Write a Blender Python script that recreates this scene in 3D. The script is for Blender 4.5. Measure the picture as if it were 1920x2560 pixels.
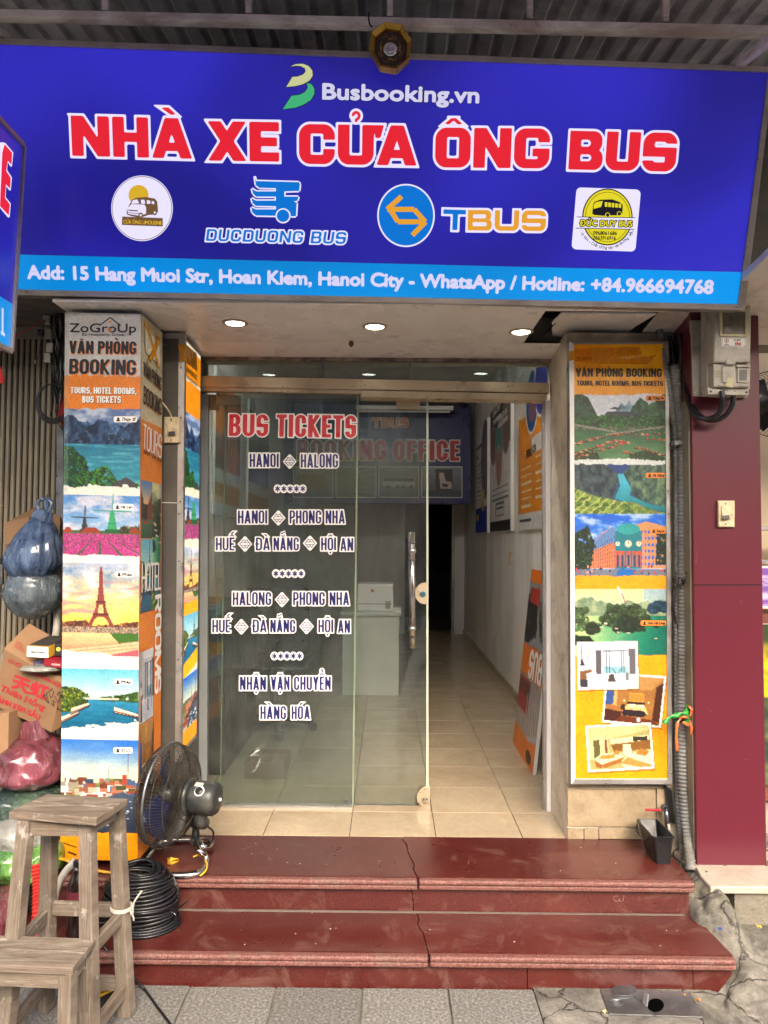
import bpy, math, random
import numpy as np
from mathutils import Vector, Matrix, noise

for _o in list(bpy.data.objects):
    bpy.data.objects.remove(_o)
sc = bpy.context.scene
COL = sc.collection
rnd = random.Random(7)

# ------------------------------------------------------------------ camera
F, CX, CY = 1850.0, 960.0, 1280.0          # focal length and centre in the photograph's pixels
CAMZ = 1.62
yaw, pitch, roll = math.atan(10 / F), math.atan(70 / F), 0.008
fw = Vector((-math.sin(yaw) * math.cos(pitch), math.cos(yaw) * math.cos(pitch), math.sin(pitch)))
rt = Vector((math.cos(yaw), math.sin(yaw), 0))
up = rt.cross(fw)
rt, up = rt * math.cos(roll) + up * math.sin(roll), up * math.cos(roll) - rt * math.sin(roll)
cam = bpy.data.cameras.new('camera')
cam.sensor_fit = 'VERTICAL'
cam.sensor_height = 36
cam.lens = F / 2560 * 36
cam.clip_start = 0.05
cam.clip_end = 500
camo = bpy.data.objects.new('camera', cam)
COL.objects.link(camo)
M3 = Matrix((rt, up, -fw)).transposed()
camo.matrix_world = Matrix.Translation((0, 0, CAMZ)) @ M3.to_4x4()
sc.camera = camo

# ------------------------------------------------------------------ light
EXPO = 2.02
sc.view_settings.view_transform = 'Standard'
sc.view_settings.look = 'None'
sc.view_settings.exposure = EXPO
sc.view_settings.gamma = 1
K = 2 ** (-EXPO)
world = bpy.data.worlds.new('World')
sc.world = world
world.use_nodes = True
nt = world.node_tree
sky = nt.nodes.new('ShaderNodeTexSky')
sky.sky_type = 'NISHITA'
sky.sun_disc = False
sky.sun_elevation = math.radians(36)
sky.sun_rotation = math.radians(168)
sky.dust_density = 7
sky.ozone_density = 0.6
bg = nt.nodes['Background']
nt.links.new(sky.outputs[0], bg.inputs[0])
bg.inputs[1].default_value = 0.15
sl = bpy.data.lights.new('sun', 'SUN')
sl.energy = 0.6
sl.angle = math.radians(40)
sl.color = (1, 0.98, 0.96)
slo = bpy.data.objects.new('sun', sl)
COL.objects.link(slo)
_e, _r = math.radians(36), math.radians(168)
_d = Vector((math.sin(_r) * math.cos(_e), math.cos(_r) * math.cos(_e), math.sin(_e)))
slo.rotation_euler = _d.to_track_quat('Z', 'Y').to_euler()
sc.cycles.max_bounces = 8
sc.cycles.transparent_max_bounces = 12
sc.cycles.caustics_reflective = False
sc.cycles.caustics_refractive = False
sc.cycles.use_denoising = True
sc.cycles.sample_clamp_indirect = 4


# ------------------------------------------------------------------ geometry helpers
def ray(px, py):
    return fw + rt * ((px - CX) / F) - up * ((py - CY) / F)


def P(px, py, Y):
    """the point of the view ray through a photograph pixel at depth Y"""
    d = ray(px, py)
    return Vector((d.x * Y / d.y, Y, CAMZ + d.z * Y / d.y))


def G(px, py, z=0.0):
    d = ray(px, py)
    t = (z - CAMZ) / d.z
    return Vector((d.x * t, d.y * t, z))


def XP(px, py, X):
    d = ray(px, py)
    t = X / d.x
    return Vector((X, d.y * t, CAMZ + d.z * t))


class Plane:
    """a flat sheet in the world; n points to the viewer's side, v is its up direction"""
    def __init__(s, a, b, c):
        s.a = a
        s.u = (b - a).normalized()
        n = (b - a).cross(c - a).normalized()
        s.n = n if n.dot(Vector((0, 0, CAMZ)) - a) > 0 else -n
        s.v = s.n.cross(s.u).normalized()
        if s.v.z < 0:
            s.v = -s.v

    def at(s, px, py, lift=0.0):
        d = ray(px, py)
        o = Vector((0, 0, CAMZ))
        t = s.n.dot(s.a - o) / s.n.dot(d)
        return o + d * t + s.n * lift


def vplane(Y):
    return Plane(Vector((0, Y, 0)), Vector((1, Y, 0)), Vector((0, Y, 1)))


def wloc(o):
    v = Vector((0, 0, 0))
    while o is not None:
        v += o.location
        o = o.parent
    return v


def tag(o, label=None, cat=None, group=None, kind=None):
    if label:
        o['label'] = label
    if cat:
        o['category'] = cat
    if group:
        o['group'] = group
    if kind:
        o['kind'] = kind
    return o


def thing(name, label, cat, loc, group=None):
    o = bpy.data.objects.new(name, None)
    o.empty_display_size = 0.1
    COL.objects.link(o)
    o.location = loc
    return tag(o, label, cat, group)


class MB:
    def __init__(s):
        s.v = []
        s.f = []

    def add(s, vs, fs):
        n = len(s.v)
        s.v += [tuple(v) for v in vs]
        s.f += [tuple(i + n for i in f) for f in fs]
        return s

    def box(s, a, b, R=None, o=None):
        x0, y0, z0 = a
        x1, y1, z1 = b
        vs = [Vector(p) for p in ((x0, y0, z0), (x1, y0, z0), (x1, y1, z0), (x0, y1, z0), (x0, y0, z1), (x1, y0, z1), (x1, y1, z1), (x0, y1, z1))]
        if R is not None:
            vs = [R @ v for v in vs]
        if o is not None:
            vs = [v + Vector(o) for v in vs]
        return s.add(vs, [(0, 3, 2, 1), (4, 5, 6, 7), (0, 1, 5, 4), (1, 2, 6, 5), (2, 3, 7, 6), (3, 0, 4, 7)])

    def hexa(s, q0, q1):
        """solid between two quads"""
        return s.add(list(q0) + list(q1), [(3, 2, 1, 0), (4, 5, 6, 7), (0, 1, 5, 4), (1, 2, 6, 5), (2, 3, 7, 6), (3, 0, 4, 7)])

    def prism(s, poly, off):
        n = len(poly)
        off = Vector(off)
        vs = [Vector(p) for p in poly] + [Vector(p) + off for p in poly]
        fs = [tuple(range(n)), tuple(range(2 * n - 1, n - 1, -1))]
        fs += [(i, i + n, (i + 1) % n + n, (i + 1) % n) for i in range(n)]
        return s.add(vs, fs)

    def face(s, poly):
        return s.add(poly, [tuple(range(len(poly)))])

    def beam(s, a, b, w, h, upv=(0, 0, 1), w2=None, h2=None):
        a, b = Vector(a), Vector(b)
        d = (b - a).normalized()
        x = d.cross(Vector(upv)).normalized()
        y = x.cross(d).normalized()
        w2 = w2 or w
        h2 = h2 or h
        q0 = [a + x * (sx * w / 2) + y * (sy * h / 2) for sx, sy in ((-1, -1), (1, -1), (1, 1), (-1, 1))]
        q1 = [b + x * (sx * w2 / 2) + y * (sy * h2 / 2) for sx, sy in ((-1, -1), (1, -1), (1, 1), (-1, 1))]
        return s.hexa(q0, q1)

    def tube(s, pts, r, n=8, closed=False, caps=True):
        pts = [Vector(p) for p in pts]
        m = len(pts)
        rr = r if hasattr(r, '__len__') else [r] * m
        T = []
        for i in range(m):
            if closed:
                t = pts[(i + 1) % m] - pts[i - 1]
            else:
                t = pts[min(i + 1, m - 1)] - pts[max(i - 1, 0)]
            T.append(t.normalized() if t.length > 1e-9 else Vector((0, 0, 1)))
        x = T[0].orthogonal().normalized()
        vs, fs = [], []
        for i in range(m):
            x = (x - T[i] * x.dot(T[i]))
            x = x.normalized() if x.length > 1e-6 else T[i].orthogonal().normalized()
            y = T[i].cross(x)
            for k in range(n):
                a = 2 * math.pi * k / n
                vs.append(pts[i] + (x * math.cos(a) + y * math.sin(a)) * rr[i])
        for i in range(m if closed else m - 1):
            j = (i + 1) % m
            for k in range(n):
                k2 = (k + 1) % n
                fs.append((i * n + k, i * n + k2, j * n + k2, j * n + k))
        if caps and not closed:
            fs.append(tuple(range(n - 1, -1, -1)))
            fs.append(tuple((m - 1) * n + k for k in range(n)))
        return s.add(vs, fs)

    def lathe(s, prof, o, axis=(0, 0, 1), n=24, close=True):
        """prof = (radius, height) pairs round an axis from o"""
        o, ax = Vector(o), Vector(axis).normalized()
        x = ax.orthogonal().normalized()
        y = ax.cross(x)
        vs, fs = [], []
        for (r, h) in prof:
            for k in range(n):
                a = 2 * math.pi * k / n
                vs.append(o + ax * h + (x * math.cos(a) + y * math.sin(a)) * r)
        m = len(prof)
        for i in range(m - 1):
            for k in range(n):
                k2 = (k + 1) % n
                fs.append((i * n + k, i * n + k2, (i + 1) * n + k2, (i + 1) * n + k))
        if close:
            fs.append(tuple(range(n - 1, -1, -1)))
            fs.append(tuple((m - 1) * n + k for k in range(n)))
        return s.add(vs, fs)

    def build(s, name, mat, parent=None, smooth=False, bevel=0, seg=2, label=None, kind=None):
        me = bpy.data.meshes.new(name)
        off = wloc(parent) if parent else Vector((0, 0, 0))
        me.from_pydata([(v[0] - off.x, v[1] - off.y, v[2] - off.z) for v in s.v], [], s.f)
        me.materials.append(mat)
        if smooth:
            me.polygons.foreach_set('use_smooth', [True] * len(me.polygons))
        me.update()
        o = bpy.data.objects.new(name, me)
        COL.objects.link(o)
        if parent:
            o.parent = parent
        if bevel:
            md = o.modifiers.new('bevel', 'BEVEL')
            md.width = bevel
            md.segments = seg
            md.limit_method = 'ANGLE'
        if label:
            o['label'] = label
        if kind:
            o['kind'] = kind
        return o


def smoothpath(pts, k=6):
    pts = [Vector(p) for p in pts]
    q = [pts[0] * 2 - pts[1]] + pts + [pts[-1] * 2 - pts[-2]]
    out = []
    for i in range(1, len(q) - 2):
        a, b, c, d = q[i - 1:i + 3]
        for j in range(k):
            t = j / k
            out.append(0.5 * ((2 * b) + (c - a) * t + (2 * a - 5 * b + 4 * c - d) * t * t + (3 * b - a - 3 * c + d) * t ** 3))
    out.append(pts[-1])
    return out


def structure(o):
    o['kind'] = 'structure'
    return o


# ------------------------------------------------------------------ materials
def lin(c):
    c = c / 255.0
    return c / 12.92 if c <= 0.04045 else ((c + 0.055) / 1.055) ** 2.4


def rgb(r, g, b):
    return (lin(r), lin(g), lin(b), 1)


def newmat(name):
    m = bpy.data.materials.new(name)
    m.use_nodes = True
    return m, m.node_tree, m.node_tree.nodes['Principled BSDF']


def N(nt, typ, **kw):
    n = nt.nodes.new(typ)
    for k, v in kw.items():
        if k in n.inputs:
            n.inputs[k].default_value = v
        else:
            setattr(n, k, v)
    return n


def ramp(nt, src, stops):
    r = nt.nodes.new('ShaderNodeValToRGB')
    cr = r.color_ramp
    while len(cr.elements) < len(stops):
        cr.elements.new(0.5)
    for e, (p, c) in zip(cr.elements, stops):
        e.position = p
        e.color = c if hasattr(c, '__len__') else (c, c, c, 1)
    nt.links.new(src, r.inputs[0])
    return r.outputs[0]


def coords(nt, scale=(1, 1, 1)):
    tc = nt.nodes.new('ShaderNodeTexCoord')
    mp = nt.nodes.new('ShaderNodeMapping')
    mp.inputs['Scale'].default_value = scale
    nt.links.new(tc.outputs['Object'], mp.inputs[0])
    return mp.outputs[0]


def mixc(nt, fac, a, b, mode='MIX'):
    m = nt.nodes.new('ShaderNodeMix')
    m.data_type = 'RGBA'
    m.blend_type = mode
    for i, x in ((0, fac), (6, a), (7, b)):
        if isinstance(x, (int, float)):
            m.inputs[i].default_value = x
        elif isinstance(x, tuple):
            m.inputs[i].default_value = x
        else:
            nt.links.new(x, m.inputs[i])
    return m.outputs[2]


def noise_tex(nt, vec, scale, detail=4, rough=0.55, dist=0):
    n = nt.nodes.new('ShaderNodeTexNoise')
    n.inputs['Scale'].default_value = scale
    n.inputs['Detail'].default_value = detail
    n.inputs['Roughness'].default_value = rough
    n.inputs['Distortion'].default_value = dist
    nt.links.new(vec, n.inputs['Vector'])
    return n.outputs['Fac']


def bumpit(nt, bs, height, strength, dist=0.002):
    b = nt.nodes.new('ShaderNodeBump')
    b.inputs['Strength'].default_value = strength
    b.inputs['Distance'].default_value = dist
    nt.links.new(height, b.inputs['Height'])
    nt.links.new(b.outputs[0], bs.inputs['Normal'])


def pm(name, c, rough=0.5, metal=0.0, var=0.12, scale=6.0, bump=0.15, bscale=60.0, dirt=None, dirt_amt=0.0, dscale=3.0, stretch=(1, 1, 1), rvar=0.15, dist=0.002, coat=0):
    """painted, plastic, metal or stone surface: colour drift, stains, uneven gloss and fine relief"""
    m, nt, bs = newmat(name)
    if len(c) == 3:
        c = (*c, 1)
    v = coords(nt, stretch)
    n1 = noise_tex(nt, v, scale, 5)
    a = tuple(min(1, x * (1 - var)) for x in c[:3]) + (1,)
    b = tuple(min(1, x * (1 + var)) for x in c[:3]) + (1,)
    col = ramp(nt, n1, [(0.3, a), (0.7, b)])
    if dirt:
        n2 = noise_tex(nt, v, dscale, 8, 0.7, 0.6)
        f = ramp(nt, n2, [(0.5 - 0.25 * dirt_amt, 0), (0.72 - 0.2 * dirt_amt, min(1, 0.55 + dirt_amt * 0.4))])
        col = mixc(nt, f, col, dirt if len(dirt) == 4 else (*dirt, 1))
    nt.links.new(col, bs.inputs['Base Color'])
    n3 = noise_tex(nt, v, scale * 2.3, 6, 0.6)
    r = ramp(nt, n3, [(0.3, max(0.02, rough - rvar)), (0.7, min(1, rough + rvar))])
    nt.links.new(r, bs.inputs['Roughness'])
    bs.inputs['Metallic'].default_value = metal
    if coat:
        bs.inputs['Coat Weight'].default_value = coat
    if bump:
        bumpit(nt, bs, noise_tex(nt, v, bscale, 6), bump, dist)
    return m


def emit(name, c, s, rough=0.4, base=0.3):
    """backlit vinyl: it gives off its own colour and takes some light from outside"""
    m, nt, bs = newmat(name)
    c = (*c[:3], 1)
    bs.inputs['Base Color'].default_value = tuple(x * base for x in c[:3]) + (1,)
    bs.inputs['Roughness'].default_value = rough
    bs.inputs['Emission Color'].default_value = c
    bs.inputs['Emission Strength'].default_value = s * K
    return m


def attrmat(name, rough=0.4, emission=0.0, base=0.75, streak=True):
    """a printed sheet: the print is the mesh's colour attribute"""
    m, nt, bs = newmat(name)
    a = nt.nodes.new('ShaderNodeVertexColor')
    a.layer_name = 'print'
    v = coords(nt)
    n1 = noise_tex(nt, v, 9, 6, 0.65)
    col = mixc(nt, 1.0, a.outputs[0], ramp(nt, n1, [(0.3, base * 0.9), (0.7, base)]), 'MULTIPLY')
    nt.links.new(col, bs.inputs['Base Color'])
    bs.inputs['Roughness'].default_value = rough
    if emission:
        nt.links.new(a.outputs[0], bs.inputs['Emission Color'])
        bs.inputs['Emission Strength'].default_value = emission * K
    bumpit(nt, bs, noise_tex(nt, v, 14, 4), 0.12, 0.004)
    return m


# ------------------------------------------------------------------ lettering
_tc = {}


def outlines(text, space=1.0):
    key = (text, space)
    if key in _tc:
        return _tc[key]
    c = bpy.data.curves.new('lettering', 'FONT')
    c.body = text
    c.fill_mode = 'NONE'
    c.resolution_u = 3
    c.space_character = space
    o = bpy.data.objects.new('lettering', c)
    COL.objects.link(o)
    dg = bpy.context.evaluated_depsgraph_get()
    me = o.evaluated_get(dg).to_mesh()
    v = np.empty(len(me.vertices) * 3)
    me.vertices.foreach_get('co', v)
    v = v.reshape(-1, 3)[:, :2]
    e = np.empty(len(me.edges) * 2, dtype=np.int64)
    me.edges.foreach_get('vertices', e)
    e = e.reshape(-1, 2)
    segs = np.concatenate([v[e[:, 0]], v[e[:, 1]]], axis=1)
    bpy.data.objects.remove(o)
    bpy.data.curves.remove(c)
    _tc[key] = segs
    return segs


CAP = 0.729


def sdf(segs, X, Y, right):
    """signed distance (negative inside) of points to the outline, non-zero winding"""
    x, y = X.ravel(), Y.ravel()
    best = np.full(x.shape, 1e9)
    wn = np.zeros(x.shape, dtype=np.int32)
    for (ax, ay, bx, by) in segs:
        dx, dy = bx - ax, by - ay
        L = dx * dx + dy * dy
        if L < 1e-14:
            continue
        t = np.clip(((x - ax) * dx + (y - ay) * dy) / L, 0, 1)
        d = (x - ax - t * dx) ** 2 + (y - ay - t * dy) ** 2
        np.minimum(best, d, out=best)
    for (ax, ay, bx, by) in right:
        if ay != by:
            cr = (bx - ax) * (y - ay) - (x - ax) * (by - ay)
            if by > ay:
                wn += ((y >= ay) & (y < by) & (cr > 0))
            else:
                wn -= ((y >= by) & (y < ay) & (cr < 0))
    d = np.sqrt(best)
    d[wn != 0] *= -1
    return d.reshape(X.shape)


def isofill(S, x0, y0, h):
    """fill of the region S < 0 on a grid of pitch h, edges cut where S crosses zero"""
    V, Fc = [], []
    ins = S < 0
    c = ins[:-1, :-1].astype(int) + ins[1:, :-1] + ins[:-1, 1:] + ins[1:, 1:]
    ny, nx = c.shape
    for j in range(ny):
        row = c[j]
        full = np.flatnonzero(row == 4)
        if len(full):
            br = np.flatnonzero(np.diff(full) > 1)
            st = np.concatenate([[full[0]], full[br + 1]])
            en = np.concatenate([full[br], [full[-1]]])
            for a, b in zip(st, en):
                n = len(V)
                V += [(x0 + a * h, y0 + j * h), (x0 + (b + 1) * h, y0 + j * h), (x0 + (b + 1) * h, y0 + (j + 1) * h), (x0 + a * h, y0 + (j + 1) * h)]
                Fc.append((n, n + 1, n + 2, n + 3))
        for i in np.flatnonzero((row > 0) & (row < 4)):
            cs = ((i, j), (i + 1, j), (i + 1, j + 1), (i, j + 1))
            sv = [S[b, a] for a, b in cs]
            n = len(V)
            k = 0
            for q in range(4):
                a, b = cs[q]
                a2, b2 = cs[(q + 1) % 4]
                s1, s2 = sv[q], sv[(q + 1) % 4]
                if s1 < 0:
                    V.append((x0 + a * h, y0 + b * h))
                    k += 1
                if (s1 < 0) != (s2 < 0):
                    t = s1 / (s1 - s2)
                    V.append((x0 + (a + (a2 - a) * t) * h, y0 + (b + (b2 - b) * t) * h))
                    k += 1
            if k >= 3:
                Fc.append(tuple(range(n, n + k)))
            else:
                del V[n:]
    return V, Fc


def bx_(X, Y, x0, y0, x1, y1):
    return np.maximum(np.maximum(x0 - X, X - x1), np.maximum(y0 - Y, Y - y1))


def cv_(X, Y, pts):
    """convex polygon, counter-clockwise or clockwise; corners stay sharp when it is widened"""
    ar = sum(pts[i][0] * pts[(i + 1) % len(pts)][1] - pts[(i + 1) % len(pts)][0] * pts[i][1] for i in range(len(pts)))
    if ar < 0:
        pts = pts[::-1]
    out = None
    for i in range(len(pts)):
        (xa, ya), (xb, yb) = pts[i], pts[(i + 1) % len(pts)]
        L = math.hypot(xb - xa, yb - ya)
        if L < 1e-12:
            continue
        d = ((yb - ya) * (X - xa) - (xb - xa) * (Y - ya)) / L
        out = d if out is None else np.maximum(out, d)
    return out


def rr_b(X, Y, x0, y0, x1, y1, r):
    r = max(1e-6, min(r, (x1 - x0) / 2, (y1 - y0) / 2))
    qx = np.abs(X - (x0 + x1) / 2) - (x1 - x0) / 2 + r
    qy = np.abs(Y - (y0 + y1) / 2) - (y1 - y0) / 2 + r
    return np.hypot(np.maximum(qx, 0), np.maximum(qy, 0)) + np.minimum(np.maximum(qx, qy), 0) - r


GW = {'I': 0, 'M': 1.35, 'A': 1.12, 'T': .92, 'E': .84, 'F': .82, 'L': .80, 'X': 1.10, 'Y': 1.06, 'V': 1.08, 'K': 1.08, 'N': 1.06, ' ': .42, ',': .30}


def block_glyph(ch, X, Y, x, w, H, s, h, hv):
    """one heavy capital of width w and height H with stems s and bars h"""
    X = X - x
    mx, mn = np.maximum, np.minimum
    B = lambda a, b, c, d: bx_(X, Y, a, b, c, d)
    R = min(w * .5, H * .30) if hv < .9 else w * .5
    Ri = max(R - s * .9, .02 * H)
    ring = lambda: mx(rr_b(X, Y, 0, 0, w, H, R), -rr_b(X, Y, s, h, w - s, H - h, Ri))
    if ch == 'O':
        return ring()
    if ch == 'C':
        return mx(ring(), -B(w - s * 1.05, H * .385, w * 2, H * .615))
    if ch == 'G':
        g = mx(ring(), -B(w - s * 1.05, H * .50, w * 2, H * .655))
        return mn(g, B(w * .52, H * .50 - h * .85, w, H * .50))
    if ch in 'DĐ':
        g = mx(mx(rr_b(X, Y, -R * 2, 0, w, H, R), -X), -mx(rr_b(X, Y, -R * 2, h, w - s, H - h, Ri), s - X))
        if ch == 'Đ':
            g = mn(g, B(-s * .45, H * .5 - h * .36, w * .55, H * .5 + h * .36))
        return g
    if ch == 'U':
        return mx(mx(rr_b(X, Y, 0, 0, w, H * 3, R), Y - H), -mx(rr_b(X, Y, s, h, w - s, H * 3, Ri), h - Y))
    if ch == 'B':
        r2 = min(R, H * .24)
        g = mn(mx(rr_b(X, Y, -R * 2, 0, w, H * .55, r2), -X), mx(rr_b(X, Y, -R * 2, H * .45, w * .96, H, r2), -X))
        hm = h * .42
        g = mx(g, -mx(rr_b(X, Y, 0, h * .95, w - s, H * .5 - hm, r2 * .4), s - X))
        return mx(g, -mx(rr_b(X, Y, 0, H * .5 + hm, w * .96 - s, H - h * .95, r2 * .4), s - X))
    if ch in 'PR':
        r2 = min(R, H * .27)
        yb = H * (.40 if ch == 'P' else .42)
        g = mn(mx(rr_b(X, Y, -R * 2, yb, w, H, r2), -X), B(0, 0, s, H))
        g = mx(g, -mx(rr_b(X, Y, 0, yb + h * .95, w - s, H - h * .95, r2 * .45), s - X))
        if ch == 'R':
            g = mn(g, cv_(X, Y, [(w * .40, yb + h * .6), (w * .40 + s, yb + h * .6), (w * 1.02, 0), (w * 1.02 - s * 1.08, 0)]))
        return g
    if ch == 'S':
        g = rr_b(X, Y, 0, 0, w, H, R)
        hm = h * .52
        g = mx(g, -rr_b(X, Y, s, H * .5 + hm, w - s, H - h, Ri))
        g = mx(g, -rr_b(X, Y, s, h, w - s, H * .5 - hm, Ri))
        g = mx(g, -B(w - s * 1.3, H * .5 + hm, w * 2, min(H * .72, H - h * 1.02)))
        g = mx(g, -B(-w, max(H * .28, h * 1.02), s * 1.3, H * .5 - hm))
        return g
    if ch in 'EFLHITNM':
        g = B(0, 0, s, H)
        if ch in 'EF':
            g = mn(mn(g, B(0, H - h, w, H)), B(0, H * .5 - h * .48, w * .93, H * .5 + h * .48))
        if ch in 'EL':
            g = mn(g, B(0, 0, w, h))
        if ch in 'HNM':
            g = mn(g, B(w - s, 0, w, H))
        if ch == 'H':
            g = mn(g, B(0, H * .5 - h * .5, w, H * .5 + h * .5))
        if ch == 'N':
            dn = s * (1.05 if w > 2.9 * s else .8)
            g = mn(g, cv_(X, Y, [(0, H), (dn, H), (w, 0), (w - dn, 0)]))
        if ch == 'M':
            g = mn(g, mn(cv_(X, Y, [(0, H), (s * 1.1, H), (w / 2 + s * .45, 0), (w / 2 - s * .45, 0)]), cv_(X, Y, [(w, H), (w - s * 1.1, H), (w / 2 - s * .45, 0), (w / 2 + s * .45, 0)])))
        if ch == 'T':
            g = mn(B(w / 2 - s / 2, 0, w / 2 + s / 2, H), B(0, H - h, w, H))
        return g
    if ch in 'AV':
        Yy = Y if ch == 'A' else H - Y
        a = s * .56
        e = .0001
        g = cv_(X, Yy, [(0, 0), (w / 2 - a, H), (w / 2 + a, H), (w, 0)])
        k = H * (w / 2 - s) / (w / 2 - a)
        g0 = g
        g = mx(g, -cv_(X, Yy, [(s - (w / 2 - a) * .02, -H * .02), (w / 2, k), (w - s + (w / 2 - a) * .02, -H * .02)]))
        if ch == 'A':
            g = mn(g, mx(g0, B(0, H * .18, w, H * .18 + h * .9)))
        return g
    if ch == 'X':
        return mn(cv_(X, Y, [(0, 0), (s * 1.15, 0), (w, H), (w - s * 1.15, H)]), cv_(X, Y, [(w, 0), (w - s * 1.15, 0), (0, H), (s * 1.15, H)]))
    if ch == ',':
        return cv_(X, Y, [(0, h), (s, h), (s, 0), (s * .4, -h * .9), (0, -h * .9)])
    if ch == 'Y':
        g = B(w / 2 - s / 2, 0, w / 2 + s / 2, H * .45)
        return mn(g, mn(cv_(X, Y, [(0, H), (s * 1.1, H), (w / 2 + s / 2, H * .4), (w / 2 - s / 2, H * .4)]), cv_(X, Y, [(w, H), (w - s * 1.1, H), (w / 2 - s / 2, H * .4), (w / 2 + s / 2, H * .4)])))
    if ch == 'K':
        g = B(0, 0, s, H)
        return mn(g, mn(cv_(X, Y, [(s * .8, H * .38), (s * .8, H * .62), (w - s * 1.1, H), (w, H)]), cv_(X, Y, [(s * 1.1, H * .62), (s * .9, H * .44), (w - s * 1.1, 0), (w, 0)])))
    return np.full(X.shape, 1.0)


def block_mark(m, X, Y, x, w, H, s, level):
    cx = x + w / 2
    y = H * (1.08 + .20 * level)
    t = H * .13
    a = min(s * .75, H * .13)
    if m == '\u0300':
        return cv_(X, Y, [(cx - a * 2.2, y + t * 1.35), (cx - a * .5, y + t * 1.35), (cx + a * 1.1, y), (cx - a * .1, y)])
    if m == '\u0301':
        return cv_(X, Y, [(cx + a * 2.2, y + t * 1.35), (cx + a * .5, y + t * 1.35), (cx - a * 1.1, y), (cx + a * .1, y)])
    if m == '\u0302':
        b = max(a * 2, H * .17)
        return np.minimum(cv_(X, Y, [(cx - b, y), (cx - b * .42, y), (cx + b * .24, y + t * 1.2), (cx - b * .24, y + t * 1.2)]), cv_(X, Y, [(cx + b, y), (cx + b * .42, y), (cx - b * .24, y + t * 1.2), (cx + b * .24, y + t * 1.2)]))
    if m == '\u0306':
        r = H * .15
        d = np.hypot(X - cx, (Y - y - r * .9))
        return np.maximum(np.abs(d - r * .8) - r * .26, Y - y - r * .75)
    if m == '\u0303':
        return np.abs(Y - y - t * .55 - t * .30 * np.sin((X - cx) / (H * .2) * 3.1)) * .9 - t * .30 + np.maximum(np.abs(X - cx) - H * .18, 0) * 3
    if m == '\u0309':
        r = H * .085
        d = np.abs(np.hypot(X - cx, Y - y - t * 1.1) - r) - t * .28
        d = np.maximum(d, -bx_(X, Y, cx - H, y, cx - r * .1, y + t * 1.0))
        return np.minimum(d, bx_(X, Y, cx - t * .28, y - t * .1, cx + t * .28, y + t * .55))
    if m == '\u031b':
        return np.minimum(bx_(X, Y, x + w - s * .2, H * .78, x + w + s * .52, H), cv_(X, Y, [(x + w + s * .1, H), (x + w + s * .85, H), (x + w + s * .55, H * .68), (x + w + s * .1, H * .68)]))
    if m == '\u0323':
        q = H * .075
        return rr_b(X, Y, cx - q, -H * .24, cx + q, -H * .24 + 2 * q, q * .5)
    return np.full(X.shape, 1.0)


import unicodedata


def block_sdf(text, W, H, s, h, gap, x_off, XX, YY, hv=0.0):
    units, fixed = 0.0, 0.0
    seq = []
    for c in unicodedata.normalize('NFD', text):
        if unicodedata.combining(c):
            seq[-1][1].append(c)
        else:
            seq.append([c, []])
    for i, (c, _) in enumerate(seq):
        if c == 'I':
            fixed += s
        else:
            units += GW.get(c, 1.0)
        if i < len(seq) - 1:
            fixed += gap
    u = (W - fixed) / max(units, 1e-6)
    S = np.full(XX.shape, 1.0)
    x = x_off
    for c, ms in seq:
        w = s if c == 'I' else GW.get(c, 1.0) * u
        if c != ' ':
            k = (XX[0] > x - w * .6 - 2 * gap - H * .2) & (XX[0] < x + w * 1.6 + 2 * gap + H * .3)
            Xs, Ys = XX[:, k], YY[:, k]
            g = block_glyph(c, Xs, Ys, x, w, H, s, h, hv)
            lv = 0
            for m in ms:
                g = np.minimum(g, block_mark(m, Xs, Ys, x, w, H, s, lv))
                if m not in '\u031b\u0323':
                    lv += 1
            S[:, k] = np.minimum(S[:, k], g)
        x += w + gap
    return S


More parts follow.
